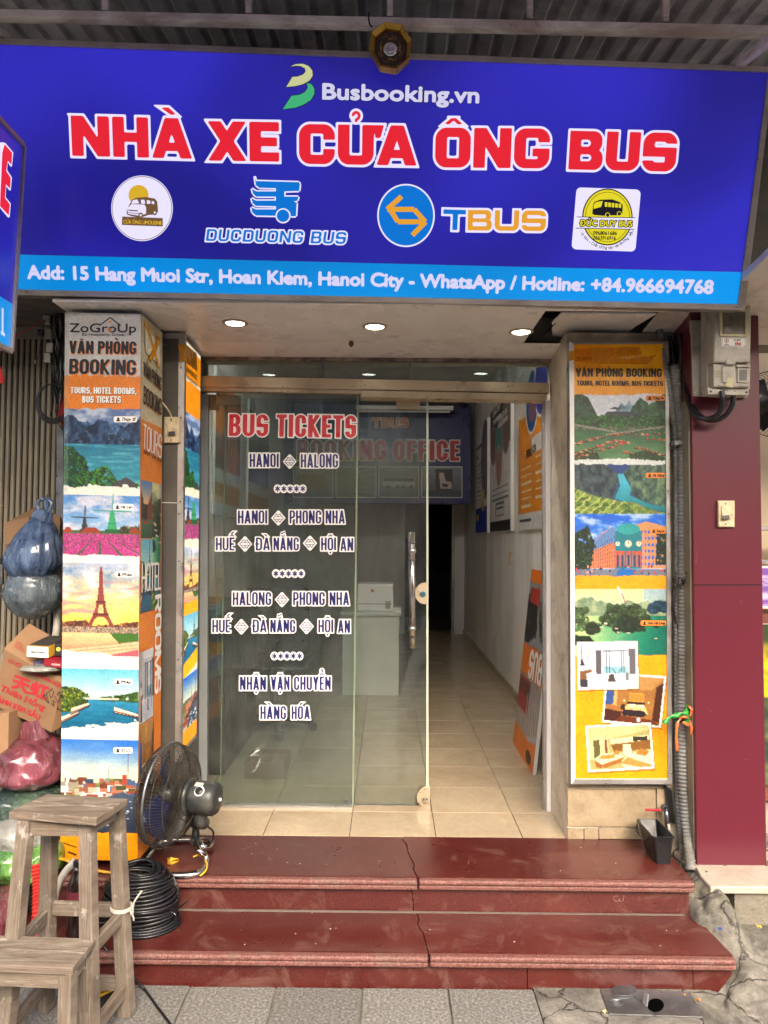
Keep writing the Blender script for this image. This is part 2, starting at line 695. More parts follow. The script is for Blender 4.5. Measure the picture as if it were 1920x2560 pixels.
def lettering(pl, text, p0, p1, cap, mats, parent, weight=0.05, rim=0.0, shadow=None, lift=0.0015, res=12, slant=0.0, space=1.0, label=None, fit=True, name='lettering', step=0.0007, thin=0.0, capvec=(0, -1), block=None):
    """a line of text on plane pl: baseline ends and cap height in photograph pixels; mats = (fill, rim)"""
    a, b = pl.at(*p0, 0), pl.at(*p1, 0)
    U = (b - a)
    W = U.length
    U.normalize()
    Vv = pl.n.cross(U).normalized()
    if Vv.dot(pl.at(p0[0] + capvec[0] * 10, p0[1] + capvec[1] * 10) - a) < 0:
        Vv = -Vv
    H = abs((pl.at(p0[0] + capvec[0] * cap, p0[1] + capvec[1] * cap) - a).dot(Vv))
    rimw = rim * H
    if block:
        st_, br_h, gp_ = block
        h = H / res
        top = 1.65 if any(ord(c) > 127 for c in text) else 1.0
        bot = .3 if any(ord(c) > 127 for c in text) else 0.0
        m = rimw + 2 * h
        gx0, gy0 = -m - H * .15, -m - bot * H
        xs = np.arange(gx0, W + m + H * .15, h)
        ys = np.arange(gy0, top * H + m, h)
        XX, YY = np.meshgrid(xs, ys)
        Hc = H - 2 * rimw
        S = block_sdf(text, W - 2 * rimw, Hc, st_ * Hc, br_h * Hc, gp_ * Hc, rimw, XX, YY - rimw)
        wt = 0.0
    else:
        s = outlines(text, space).copy()
        wt = weight * H
        x0, x1 = min(s[:, 0].min(), s[:, 2].min()), max(s[:, 0].max(), s[:, 2].max())
        sx = (W - 2 * (wt + rimw)) / (x1 - x0)
        sy = (H - 2 * (wt + rimw)) / CAP
        s[:, [0, 2]] = (s[:, [0, 2]] - x0) * sx + wt + rimw
        s[:, [1, 3]] = s[:, [1, 3]] * sy + wt + rimw
        h = H / res
        m = wt + rimw + 2 * h
        gx0, gx1 = s[:, [0, 2]].min() - m, s[:, [0, 2]].max() + m
        gy0, gy1 = s[:, [1, 3]].min() - m, s[:, [1, 3]].max() + m
        xs = np.arange(gx0, gx1 + h, h)
        ys = np.arange(gy0, gy1 + h, h)
        S = np.full((len(ys), len(xs)), 1.0)
        # column blocks keep the work small: each block only looks at the strokes near it
        blk = max(8, int(1.2 * res))
        for c0 in range(0, len(xs), blk):
            xx = xs[c0:c0 + blk]
            lo, hi = xx[0] - m - H * 0.1, xx[-1] + m + H * 0.1
            k = (np.maximum(s[:, 0], s[:, 2]) >= lo)  # all strokes to the right are needed for the winding
            near = (np.maximum(s[:, 0], s[:, 2]) >= lo) & (np.minimum(s[:, 0], s[:, 2]) <= hi)
            if not near.any():
                continue
            XX, YY = np.meshgrid(xx, ys)
            S[:, c0:c0 + blk] = sdf(s[near], XX, YY, s[k])
    out = []

    def put(off, mt, lf, dx=0.0, dy=0.0, nm=name):
        V, Fc = isofill(S - off, gx0, gy0, h)
        mb = MB()
        o3 = a + pl.n * lf
        mb.v = [tuple(o3 + U * (x + dx + slant * y) + Vv * (y + dy)) for x, y in V]
        mb.f = Fc
        if not Fc:
            return
        out.append(mb.build(nm, mt, parent))
    if shadow:
        put(wt + rimw * 0.4, shadow[0], lift, shadow[1] * H, -shadow[2] * H, name + '_shadow')
    if rimw:
        put(wt + rimw, mats[1], lift + step, nm=name + '_outline')
    put(wt - thin * H, mats[0], lift + step * 2)
    if label and out:
        out[-1]['label'] = label
    return out


def shape(pl, pts, mat, parent, name, lift=0.002):
    """a flat printed patch traced on a plane"""
    return MB().face([pl.at(x, y, lift) for x, y in pts]).build(name, mat, parent)


def ring_pts(cx, cy, rx, ry, n=32, a0=0, a1=2 * math.pi):
    return [(cx + rx * math.cos(a0 + (a1 - a0) * i / n), cy + ry * math.sin(a0 + (a1 - a0) * i / n)) for i in range(n if abs(a1 - a0 - 2 * math.pi) < 1e-6 else n + 1)]


def stroke2(pl, pts, w, mat, parent, name, lift=0.002):
    """a printed line of width w (photograph pixels) along a path"""
    mb = MB()
    for i in range(len(pts) - 1):
        (x0, y0), (x1, y1) = pts[i], pts[i + 1]
        L = math.hypot(x1 - x0, y1 - y0) or 1
        nx, ny = -(y1 - y0) / L * w / 2, (x1 - x0) / L * w / 2
        lf = lift + 0.00003 * (i % 7)
        mb.face([pl.at(x0 + nx, y0 + ny, lf), pl.at(x1 + nx, y1 + ny, lf), pl.at(x1 - nx, y1 - ny, lf), pl.at(x0 - nx, y0 - ny, lf)])
    return mb.build(name, mat, parent)


# ------------------------------------------------------------------ printed pictures (painted into the colour attribute of a fine sheet)
class Art:
    """a picture on a w x h canvas (photograph pixels of the poster), painted by code"""
    def __init__(s, w, h, step, bgc, seed=1):
        s.w, s.h, s.step = w, h, step
        s.nx, s.ny = int(round(w / step)) + 1, int(round(h / step)) + 1
        s.X, s.Y = np.meshgrid(np.linspace(0, w, s.nx), np.linspace(0, h, s.ny))
        s.I = np.zeros((s.ny, s.nx, 3)) + np.array(bgc, float)
        s.r = np.random.RandomState(seed)

    def fbm(s, scale, octaves=4, ax=1.0, ay=1.0, seed=0):
        r = np.random.RandomState(seed + 11)
        out = np.zeros_like(s.X)
        amp, tot = 1.0, 0.0
        for o in range(octaves):
            f = 2 ** o / scale
            gx, gy = s.X * f * ax, s.Y * f * ay
            W, H = int(gx.max()) + 3, int(gy.max()) + 3
            g = r.rand(H, W)
            ix, iy = gx.astype(int), gy.astype(int)
            fx, fy = gx - ix, gy - iy
            fx, fy = fx * fx * (3 - 2 * fx), fy * fy * (3 - 2 * fy)
            v = (g[iy, ix] * (1 - fx) + g[iy, ix + 1] * fx) * (1 - fy) + (g[iy + 1, ix] * (1 - fx) + g[iy + 1, ix + 1] * fx) * fy
            out += v * amp
            tot += amp
            amp *= 0.55
        return out / tot

    def line(s, pts, rough=0, scale=12, seed=0):
        """height of a skyline through pts, as y for every column"""
        xs, ys = zip(*pts)
        y = np.interp(s.X, xs, ys)
        if rough:
            r = np.random.RandomState(seed + 5)
            k = np.arange(0, s.w + scale, 1.0)
            j = np.zeros_like(k)
            for o in range(3):
                kk = np.arange(0, s.w + 2 * scale, scale / 2 ** o)
                j += np.interp(k, kk, r.rand(len(kk)) - 0.5) / 1.6 ** o
            y = y + np.interp(s.X, k, j) * rough
        return y

    def put(s, m, c, a=1.0):
        m = np.clip(m * 1.0, 0, 1)[..., None] * a
        c = np.array(c, float)
        s.I = s.I * (1 - m) + c * m

    def grad(s, m, c0, c1, y0, y1, a=1.0, n=None, na=0.0):
        t = (s.Y - y0) / (y1 - y0)
        if n is not None:
            t = t + (n - 0.5) * na
        t = np.clip(t, 0, 1)[..., None]
        c = np.array(c0, float) * (1 - t) + np.array(c1, float) * t
        m = np.clip(m * 1.0, 0, 1)[..., None] * a
        s.I = s.I * (1 - m) + c * m

    def two(s, m, c0, c1, n, lo=0.35, hi=0.65, a=1.0):
        t = np.clip((n - lo) / (hi - lo), 0, 1)[..., None]
        c = np.array(c0, float) * (1 - t) + np.array(c1, float) * t
        m = np.clip(m * 1.0, 0, 1)[..., None] * a
        s.I = s.I * (1 - m) + c * m

    def below(s, y, soft=1.5):
        return np.clip((s.Y - y) / soft + 0.5, 0, 1)

    def band(s, y0, y1):
        return (s.Y >= y0) & (s.Y < y1)

    def rect(s, x0, y0, x1, y1):
        return (s.X >= x0) & (s.X <= x1) & (s.Y >= y0) & (s.Y <= y1)

    def poly(s, pts):
        m = np.zeros(s.X.shape, bool)
        n = len(pts)
        for i in range(n):
            (xa, ya), (xb, yb) = pts[i], pts[(i + 1) % n]
            if ya == yb:
                continue
            c = ((s.Y >= min(ya, yb)) & (s.Y < max(ya, yb))) & (s.X < (xb - xa) * (s.Y - ya) / (yb - ya) + xa)
            m ^= c
        return m

    def seg(s, x0, y0, x1, y1, w):
        dx, dy = x1 - x0, y1 - y0
        L = dx * dx + dy * dy + 1e-9
        t = np.clip(((s.X - x0) * dx + (s.Y - y0) * dy) / L, 0, 1)
        d = np.hypot(s.X - x0 - t * dx, s.Y - y0 - t * dy)
        return np.clip((w / 2 - d) / 1.2 + 0.5, 0, 1)

    def disc(s, x, y, rx, ry=None):
        ry = ry or rx
        return np.clip((1 - np.hypot((s.X - x) / rx, (s.Y - y) / ry)) * min(rx, ry) / 1.4 + 0.3, 0, 1)

    def clumps(s, pts, r0, r1, cols, n, seed=0):
        """foliage: many round clumps inside a polygon, dark under light"""
        r = np.random.RandomState(seed + 3)
        r0, r1, n = r0 * .62, r1 * .62, int(n * 2.2)
        xs, ys = [p[0] for p in pts], [p[1] for p in pts]
        nn = s.fbm(9, 4, 1, 1, seed + 40)
        s.two(s.poly(pts) * np.clip((nn - .30) * 9, 0, 1), np.array(cols[0]) * .38, np.array(cols[-1]) * .85, s.fbm(4, 3, 1, 1, seed + 41))
        k = 0
        P2 = []
        while k < n:
            x, y = r.uniform(min(xs), max(xs)), r.uniform(min(ys), max(ys))
            ins = False
            for i in range(len(pts)):
                (xa, ya), (xb, yb) = pts[i], pts[(i + 1) % len(pts)]
                if (ya > y) != (yb > y) and x < (xb - xa) * (y - ya) / (yb - ya) + xa:
                    ins = not ins
            if ins:
                P2.append((x, y))
            k += 1
        for i, (x, y) in enumerate(sorted(P2, key=lambda p: p[1])):
            c = np.array(cols[r.randint(len(cols))]) * r.uniform(0.75, 1.2)
            rr = r.uniform(r0, r1)
            s.put(s.disc(x, y, rr), c * 0.62, .8)
            s.put(s.disc(x - rr * 0.2, y - rr * 0.3, rr * 0.6), c, .75)
            s.put(s.disc(x + rr * 0.3, y + rr * 0.1, rr * 0.3), c * .8, .8)

    def torn(s, y0, y1, c, seed=0, amp=8, x0=None, x1=None, slope=0.0):
        """a brush-torn band across the picture"""
        n = s.fbm(26, 4, 1, 2.5, seed)
        n2 = s.fbm(9, 3, 0.5, 3.0, seed + 9)
        yy = s.Y - slope * (s.X - s.w / 2)
        m = (yy > y0 + (n - 0.5) * amp * 2.2) & (yy < y1 + (n2 - 0.5) * amp * 2.0)
        s.put(m, c)
        return m

    def sky(s, y0, y1, top, bot, cloud=(240, 240, 245), cover=0.5, seed=0, sc2=40, a=0.9):
        m = s.band(y0, y1)
        s.grad(m, top, bot, y0, y1)
        n = s.fbm(sc2, 5, 0.7, 1.6, seed)
        s.put(m * np.clip((n - (1 - cover)) * 5, 0, 1), cloud, a)

    def sheet(s, name, mat, corners, parent, thick=0.0, label=None):
        """corners tl, tr, br, bl in the world; returns the sheet with its colour attribute"""
        tl, tr, br, bl = [np.array(c) for c in corners]
        u = (s.X / s.w)[..., None]
        v = (s.Y / s.h)[..., None]
        p = (tl * (1 - u) + tr * u) * (1 - v) + (bl * (1 - u) + br * u) * v
        off = np.array(wloc(parent)) if parent else np.zeros(3)
        p = (p - off).reshape(-1, 3)
        idx = np.arange(s.nx * s.ny).reshape(s.ny, s.nx)
        q = np.stack([idx[:-1, :-1], idx[1:, :-1], idx[1:, 1:], idx[:-1, 1:]], -1).reshape(-1, 4)
        me = bpy.data.meshes.new(name)
        me.vertices.add(len(p))
        me.vertices.foreach_set('co', p.ravel())
        me.loops.add(q.size)
        me.loops.foreach_set('vertex_index', q.ravel())
        me.polygons.add(len(q))
        me.polygons.foreach_set('loop_start', np.arange(0, q.size, 4))
        me.update(calc_edges=True)
        g1, g2 = s.fbm(3.6, 2, 1, 1, 301), s.fbm(26, 3, 1, 1, 302)
        s.I = s.I * (1 + (g1[..., None] - .5) * .15 + (g2[..., None] - .5) * .12 + (s.r.rand(s.ny, s.nx, 1) - .5) * .10)
        gm = s.I.mean(axis=2, keepdims=True)
        s.I = (gm + (s.I - gm) * 1.22 - 128) * 1.08 + 128
        c = np.clip(s.I, 0, 255) / 255.0
        c = np.where(c <= 0.04045, c / 12.92, ((c + 0.055) / 1.055) ** 2.4).reshape(-1, 3)
        ca = me.color_attributes.new('print', 'FLOAT_COLOR', 'POINT')
        ca.data.foreach_set('color', np.concatenate([c, np.ones((len(c), 1))], 1).ravel())
        me.materials.append(mat)
        o = bpy.data.objects.new(name, me)
        COL.objects.link(o)
        if parent:
            o.parent = parent
        if label:
            o['label'] = label
        return o


def eiffel(A, x, y0, y1, w, c=(150, 85, 80), dark=(95, 50, 50), cut=None):
    """lattice tower between y0 (top) and y1 (feet), w wide at the feet"""
    H = y1 - y0
    t = np.clip((A.Y - y0) / H, 0, 1)
    half = w * (0.045 + 0.05 * t + 0.10 * t ** 2 + 0.32 * t ** 4.5)
    inside = (np.abs(A.X - x) < half) & (A.Y >= y0) & (A.Y <= y1)
    d = np.abs(A.X - x)
    hole = (t > 0.62) & (t < 0.76) & (d < half * 0.42)
    arch = (t > 0.82) & (d < (w * 0.33) * np.sqrt(np.clip((t - 0.80) / 0.20, 0, 1)))
    inside &= ~hole & ~arch
    A.put(inside, c)
    lat = (((A.X + A.Y) % 5 < 1.6) | ((A.X - A.Y) % 5 < 1.6)) & inside
    A.put(lat, dark, 0.7)
    for tt, k in ((0.58, 1.5), (0.78, 1.15)):
        hw = w * (0.02 + 0.05 * tt + 0.08 * tt ** 2 + 0.36 * tt ** 4.2) * k
        A.put(A.rect(x - hw, y0 + tt * H - 3, x + hw, y0 + tt * H + 2), dark)


def windmill(A, x, y, s2, c, blade):
    A.put(A.poly([(x - 11 * s2, y), (x - 6 * s2, y - 30 * s2), (x - 4 * s2, y - 44 * s2), (x + 4 * s2, y - 44 * s2), (x + 6 * s2, y - 30 * s2), (x + 11 * s2, y)]), c)
    A.put(A.rect(x - 14 * s2, y - 8 * s2, x + 14 * s2, y), np.array(c) * 0.6)
    A.put(A.rect(x - 9 * s2, y - 20 * s2, x + 9 * s2, y - 18 * s2), np.array(c) * 0.7)
    cy = y - 44 * s2
    for dx, dy in ((1, 0.02), (-1, -0.03), (0.05, -1), (-0.05, 0.9)):
        A.put(A.seg(x, cy, x + dx * 38 * s2, cy + dy * 34 * s2, 2.6), blade)


def lake_scene(A, y0, y1, ox=0, w=None, seed=0):
    w = w or A.w
    H = y1 - y0
    Y = lambda t: y0 + t * H
    A.sky(y0, Y(0.45), (92, 112, 150), (150, 165, 190), (196, 204, 218), 0.62, seed, 34)
    far = A.line([(0, Y(.30)), (w * .2, Y(.2)), (w * .4, Y(.27)), (w * .62, Y(.2)), (w * .8, Y(.19)), (w, Y(.3))], 14, 14, seed)
    A.two(A.below(far) * A.band(y0, Y(.5)), (58, 84, 120), (120, 140, 168), A.fbm(9, 4, 1, 1, seed + 1))
    for (pts, sd) in ((((0, Y(.16)), (w * .12, Y(.12)), (w * .3, Y(.27)), (w * .45, Y(.36)), (w, Y(.5))), 2), (((0, Y(.5)), (w * .2, Y(.36)), (w * .45, Y(.15)), (w * .55, Y(.2)), (w * .72, Y(.36)), (w, Y(.45))), 3), (((0, Y(.5)), (w * .6, Y(.42)), (w * .75, Y(.27)), (w, Y(.15))), 4)):
        m = A.below(A.line(pts, 10, 10, seed + sd)) * A.band(y0, Y(.47))
        A.two(m, (22, 38, 62), (62, 88, 118), A.fbm(12, 5, 1.2, 0.8, seed + sd))
        n = A.fbm(7, 4, 1, 1, seed + sd + 20)
        A.put(m * np.clip((n - .62) * 8, 0, 1) * (A.Y > Y(.3)), (150, 160, 175), .6)
    A.grad(A.band(Y(.46), y1), (52, 118, 140), (78, 150, 160), Y(.46), y1)
    n = A.fbm(16, 4, 0.35, 3, seed + 7)
    A.put(A.band(Y(.46), y1) * np.clip((n - .55) * 5, 0, 1), (120, 178, 190), .7)
    A.put(A.band(Y(.46), y1) * np.clip((.42 - n) * 5, 0, 1), (30, 92, 118), .6)
    A.clumps([(0, Y(.48)), (w * .12, Y(.5)), (w * .3, Y(.66)), (w * .34, Y(.85)), (w * .2, y1), (0, y1)], 4, 8, [(44, 92, 52), (60, 116, 58), (30, 66, 44)], 130, seed)
    A.clumps([(w * .2, Y(.82)), (w * .55, Y(.7)), (w * .7, Y(.86)), (w * .98, Y(.9)), (w, y1), (w * .1, y1)], 3, 7, [(40, 84, 60), (60, 110, 70), (90, 150, 60)], 90, seed + 1)
    A.put(A.poly([(w * .62, Y(.92)), (w * .82, Y(.83)), (w * .95, Y(.9)), (w * .93, Y(.96)), (w * .65, Y(.97))]), (74, 70, 74))


def tulip_scene(A, y0, y1, seed=0, w=None):
    w = w or A.w
    H = y1 - y0
    Y = lambda t: y0 + t * H
    A.sky(y0, Y(.62), (88, 132, 184), (160, 190, 214), (206, 206, 216), 0.55, seed, 40)
    A.put(A.band(Y(.57), Y(.64)), (78, 96, 58))
    A.clumps([(w * .75, Y(.5)), (w, Y(.46)), (w, Y(.62)), (w * .7, Y(.62))], 3, 5, [(120, 110, 84), (90, 90, 60)], 25, seed)
    windmill(A, w * .28, Y(.60), .85, (74, 74, 72), (40, 44, 48))
    windmill(A, w * .64, Y(.60), 1.25, (70, 150, 104), (60, 140, 118))
    for xa, xb in ((0, w * .12), (w * .22, w * .5), (w * .86, w)):
        A.put(A.poly([(xa, Y(.60)), (xa + (xb - xa) * .3, Y(.52)), (xa + (xb - xa) * .75, Y(.52)), (xb, Y(.60))]), (140, 66, 48))
    A.put(A.band(Y(.60), Y(.62)), (60, 110, 52))
    m = A.band(Y(.62), y1)
    ang = (A.X - w * .48) / np.maximum(A.Y - Y(.585), 3)
    row = np.abs((ang * 1.1) % 1.0 - .5)
    n = A.r.rand(*A.X.shape)
    A.two(m, (124, 44, 92), (206, 104, 160), n, .1, .9)
    A.put(m * (row > .42), (52, 96, 58), .85)


def paris_scene(A, y0, y1, seed=0, w=None):
    w = w or A.w
    H = y1 - y0
    Y = lambda t: y0 + t * H
    A.grad(A.band(y0, Y(.68)), (170, 180, 200), (240, 205, 110), y0, Y(.68), 1, A.fbm(30, 4, .5, 2, seed), .5)
    n = A.fbm(30, 5, .8, 1.6, seed + 1)
    A.put(A.band(y0, Y(.4)) * np.clip((n - .5) * 4, 0, 1), (236, 232, 232), .9)
    A.put(A.band(Y(.05), Y(.3)) * np.clip((.45 - n) * 5, 0, 1), (110, 140, 172), .8)
    n2 = A.fbm(26, 4, .4, 2.4, seed + 5)
    A.put(A.band(Y(.2), Y(.58)) * np.clip((n2 - .56) * 5, 0, 1), (190, 140, 150), .8)
    A.clumps([(0, Y(.64)), (w * .3, Y(.62)), (w * .4, Y(.68)), (w * .7, Y(.66)), (w, Y(.62)), (w, Y(.72)), (0, Y(.72))], 3, 6, [(170, 104, 96), (140, 84, 70), (190, 130, 100), (100, 70, 60)], 120, seed)
    eiffel(A, w * .5, Y(.04), Y(.70), w * .40)
    A.two(A.band(Y(.69), Y(.755)), (90, 80, 70), (190, 170, 150), A.r.rand(*A.X.shape), .2, .8)
    A.grad(A.poly([(0, Y(.755)), (w * .62, Y(.755)), (w * .75, Y(.87)), (w * .3, Y(.93)), (0, Y(.93))]), (240, 196, 150), (214, 150, 120), Y(.75), Y(.93), 1, n2, .8)
    A.put(A.poly([(w * .62, Y(.755)), (w, Y(.755)), (w, Y(.84)), (w * .75, Y(.87))]), (70, 104, 50))
    A.put(A.poly([(0, Y(.93)), (w * .3, Y(.90)), (w * .75, Y(.865)), (w, Y(.83)), (w, Y(.93)), (w * .6, y1), (0, y1)]), (206, 184, 150))
    for t in (.895, .93, .965):
        A.put(A.seg(0, Y(t + .04), w, Y(t - .06), 1.5), (140, 112, 90))
    A.put(A.poly([(w * .55, y1), (w, Y(.92)), (w, y1)]), (170, 100, 110))


def seine_scene(A, y0, y1, seed=0, w=None, tower=False):
    w = w or A.w
    H = y1 - y0
    Y = lambda t: y0 + t * H
    A.grad(A.band(y0, Y(.55)), (110, 176, 196), (206, 224, 216), y0, Y(.5))
    if tower:
        eiffel(A, w * .75, Y(.02), Y(.5), w * .3, (90, 96, 104), (60, 70, 80))
    A.grad(A.band(Y(.50), y1), (60, 128, 156), (20, 86, 112), Y(.5), y1, 1, A.fbm(12, 4, .4, 3, seed), .8)
    A.clumps([(0, Y(.3)), (w * .2, Y(.32)), (w * .36, Y(.44)), (w * .34, Y(.58)), (w * .12, Y(.72)), (0, Y(.72))], 4, 7, [(120, 140, 50), (70, 100, 44), (150, 160, 66), (60, 76, 40)], 120, seed)
    A.clumps([(w * .5, Y(.46)), (w * .8, Y(.42)), (w, Y(.36)), (w, Y(.54)), (w * .5, Y(.52))], 3, 5, [(96, 130, 56), (70, 100, 50)], 60, seed + 1)
    A.put(A.band(Y(.475), Y(.50)) * (A.X > w * .3) * (A.X < w * .75), (214, 206, 190))
    for (x0, ya, x1, yb) in ((0, .80, .22, .70), (.12, .66, .36, .56), (.68, .62, 1.0, .74)):
        A.put(A.poly([(w * x0, Y(ya)), (w * x1, Y(yb)), (w * x1, Y(yb + .06)), (w * x0, Y(ya + .10))]), (224, 214, 190))
        A.put(A.seg(w * x0, Y(ya + .07), w * x1, Y(yb + .04), 3), (110, 60, 50))
        A.put(A.seg(w * x0, Y(ya + .10), w * x1, Y(yb + .06), 3), (30, 40, 50))


def berlin_scene(A, y0, y1, seed=0, w=None):
    w = w or A.w
    H = y1 - y0
    Y = lambda t: y0 + t * H
    A.grad(A.band(y0, Y(.47)), (60, 112, 180), (240, 232, 190), y0, Y(.45), 1, A.fbm(40, 4, .5, 2, seed), .25)
    r = np.random.RandomState(seed)
    cols = [(190, 180, 160), (220, 214, 200), (150, 90, 70), (110, 120, 80), (90, 110, 140), (170, 120, 96)]
    for k in range(170):
        t = r.rand() ** 1.3
        y = Y(.42 + .52 * t)
        x = r.uniform(0, w)
        ww, hh = r.uniform(4, 12) * (1 + t * 1.6), r.uniform(2, 6) * (1 + t * 2.2)
        A.put(A.rect(x - ww, y - hh, x + ww, y + 6), np.array(cols[r.randint(6)]) * r.uniform(.6, 1.1))
        if t > .3:
            A.put(A.rect(x - ww, y - hh, x + ww, y - hh * .55), (130, 66, 50))
    A.grad(A.poly([(w * .25, y1), (w * .55, Y(.62)), (w * .8, Y(.55)), (w, Y(.62)), (w, y1)]), (70, 80, 96), (44, 52, 66), Y(.6), y1)
    for k in range(22):
        x = r.uniform(w * .45, w * .95)
        y = Y(r.uniform(.62, .92))
        A.put(A.rect(x, y, x + 6, y + 3), (200, 206, 214))
    A.put(A.seg(w * .87, Y(.07), w * .87, Y(.45), 2.2), (96, 90, 92))
    A.put(A.disc(w * .87, Y(.14), 4.5), (110, 100, 104))
    A.put(A.seg(w * .62, Y(.32), w * .62, Y(.46), 3), (110, 130, 120))
    A.put(A.rect(w * .80, Y(.37), w * .85, Y(.47)), (150, 70, 56))


def bay_scene(A, y0, y1, seed=0):
    w = A.w
    H = y1 - y0
    Y = lambda t: y0 + t * H
    A.grad(A.band(y0, Y(.4)), (222, 214, 160), (170, 190, 178), y0, Y(.4), 1, A.fbm(30, 4, .4, 2, seed), .6)
    A.grad((A.X > w * .75) * A.band(y0, Y(.3)), (150, 176, 196), (180, 200, 190), y0, Y(.3), .8)
    m = A.below(A.line([(0, Y(.18)), (w * .2, Y(.12)), (w * .4, Y(.2)), (w * .7, Y(.2)), (w, Y(.16))], 16, 26, seed)) * A.band(y0, Y(.45))
    A.two(m, (120, 140, 116), (160, 172, 140), A.fbm(16, 4, 1, 1, seed))
    g = np.clip(A.X / w * 1.2 - .1 + (A.Y - Y(.6)) / H * .4, 0, 1)
    mw = A.band(Y(.4), y1)
    t = g[..., None]
    A.I = np.where(mw[..., None], np.array((190, 206, 150)) * (1 - t) + np.array((10, 104, 88)) * t, A.I)
    n = A.fbm(20, 4, .4, 2.5, seed + 2)
    A.put(mw * np.clip((n - .55) * 4, 0, 1), (60, 150, 110), .4)
    for x0, x1, yt, yb, c in ((-.1, .2, .27, .62, (96, 118, 80)), (.78, 1.1, .2, .34, (48, 80, 100)), (.24, .9, .24, .56, (70, 90, 60)), (.4, .78, .42, .62, (44, 60, 44)), (.13, .26, .52, .64, (52, 62, 44)), (-.05, .22, .72, .82, (40, 56, 36))):
        A.clumps([(w * x0, Y(yb)), (w * (x0 * .8 + x1 * .2), Y(yt)), (w * (x0 * .3 + x1 * .7), Y(yt)), (w * x1, Y(yb))], 7, 15, [c, tuple(np.array(c) * .8), tuple(np.array(c) * 1.25)], 34, int(x0 * 100) + 77)
    for x, y in ((.24, .5), (.33, .52), (.29, .58), (.45, .59), (.47, .65), (.58, .66), (.88, .74)):
        A.put(A.rect(w * x - 4, Y(y), w * x + 5, Y(y) + 2.5), (120, 90, 60))
        A.put(A.rect(w * x - 3, Y(y) - 2.5, w * x + 4, Y(y)), (225, 220, 200))


def trangan_scene(A, y0, y1, seed=0):
    w = A.w
    H = y1 - y0
    Y = lambda t: y0 + t * H
    A.sky(y0, Y(.4), (206, 208, 214), (222, 226, 230), (190, 196, 206), .5, seed, 50, .5)
    for x0, xm, x1, yt, c in ((.38, .52, .66, .17, (140, 160, 176)), (.5, .6, .7, .15, (130, 155, 165)), (-.2, .03, .28, .02, (44, 72, 54)), (.58, .72, .9, .10, (52, 92, 66)), (.82, 1.02, 1.3, .0, (44, 70, 52)), (.64, .86, 1.1, .16, (58, 90, 62))):
        m = A.poly([(w * x0, Y(.42)), (w * (x0 * .65 + xm * .35), Y(yt + .14)), (w * xm, Y(yt)), (w * (xm * .5 + x1 * .5), Y(yt + .08)), (w * x1, Y(.42))])
        A.two(m, np.array(c) * .72, np.array(c) * 1.15, A.fbm(9, 4, 1, 1, int(x0 * 50) + 60))
    for (x, y, ww) in ((.5, .30, .2), (.42, .36, .22), (.7, .33, .12)):
        A.put(A.poly([(w * (x - ww), Y(y + .07)), (w * (x - ww * .7), Y(y)), (w * (x + ww * .7), Y(y)), (w * (x + ww), Y(y + .07))]), (60, 62, 74))
        A.put(A.rect(w * (x - ww * .8), Y(y + .07), w * (x + ww * .8), Y(y + .1)), (110, 76, 60))
    A.put(A.poly([(w * .36, Y(.27)), (w * .45, Y(.23)), (w * .53, Y(.27))]), (70, 60, 60))
    A.two(A.band(Y(.385), Y(.56)), (70, 84, 58), (120, 124, 108), A.fbm(5, 3, 1, 1, seed + 9))
    A.clumps([(0, Y(.36)), (w, Y(.36)), (w, Y(.5)), (0, Y(.5))], 5, 9, [(50, 104, 44), (70, 130, 56), (34, 80, 40)], 120, seed)
    A.grad(A.band(Y(.55), y1), (62, 96, 70), (104, 140, 98), Y(.55), y1, 1, A.fbm(24, 3, .5, 2, seed), .6)
    A.put(A.seg(0, Y(.48), w * .45, Y(.58), 5) + A.seg(w * .35, Y(.62), w, Y(.5), 4), (140, 136, 124))
    A.clumps([(0, Y(.86)), (w * .25, Y(.86)), (w * .3, y1), (0, y1)], 4, 8, [(60, 100, 50)], 22, seed + 4)
    A.clumps([(w * .6, Y(.9)), (w * .75, Y(.84)), (w * .95, Y(.9)), (w, y1), (w * .55, y1)], 4, 8, [(64, 112, 52), (48, 90, 44)], 40, seed + 5)
    r = np.random.RandomState(seed + 8)
    for (xa, ya, xb, yb, k) in ((0, .75, .32, .66, 12), (0, .9, .4, .72, 16), (.05, .93, .55, .74, 12), (.4, .62, .65, .6, 7), (.45, .7, .6, .73, 7), (.68, .62, 1, .6, 6), (.68, .8, .98, .9, 9), (.55, .86, .65, .88, 5), (.8, .68, 1, .7, 4)):
        for j in range(k):
            t = j / max(1, k - 1)
            x, y = w * (xa + (xb - xa) * t) + r.uniform(-2, 2), Y(ya + (yb - ya) * t) + r.uniform(-2, 2)
            c = [(190, 60, 44), (60, 40, 36), (200, 150, 120), (70, 50, 40), (120, 60, 44)][r.randint(5)]
            A.put(A.disc(x, y, 6, 2.6), c)
            A.put(A.disc(x, y - 2, 2), (230, 170, 140), .7)


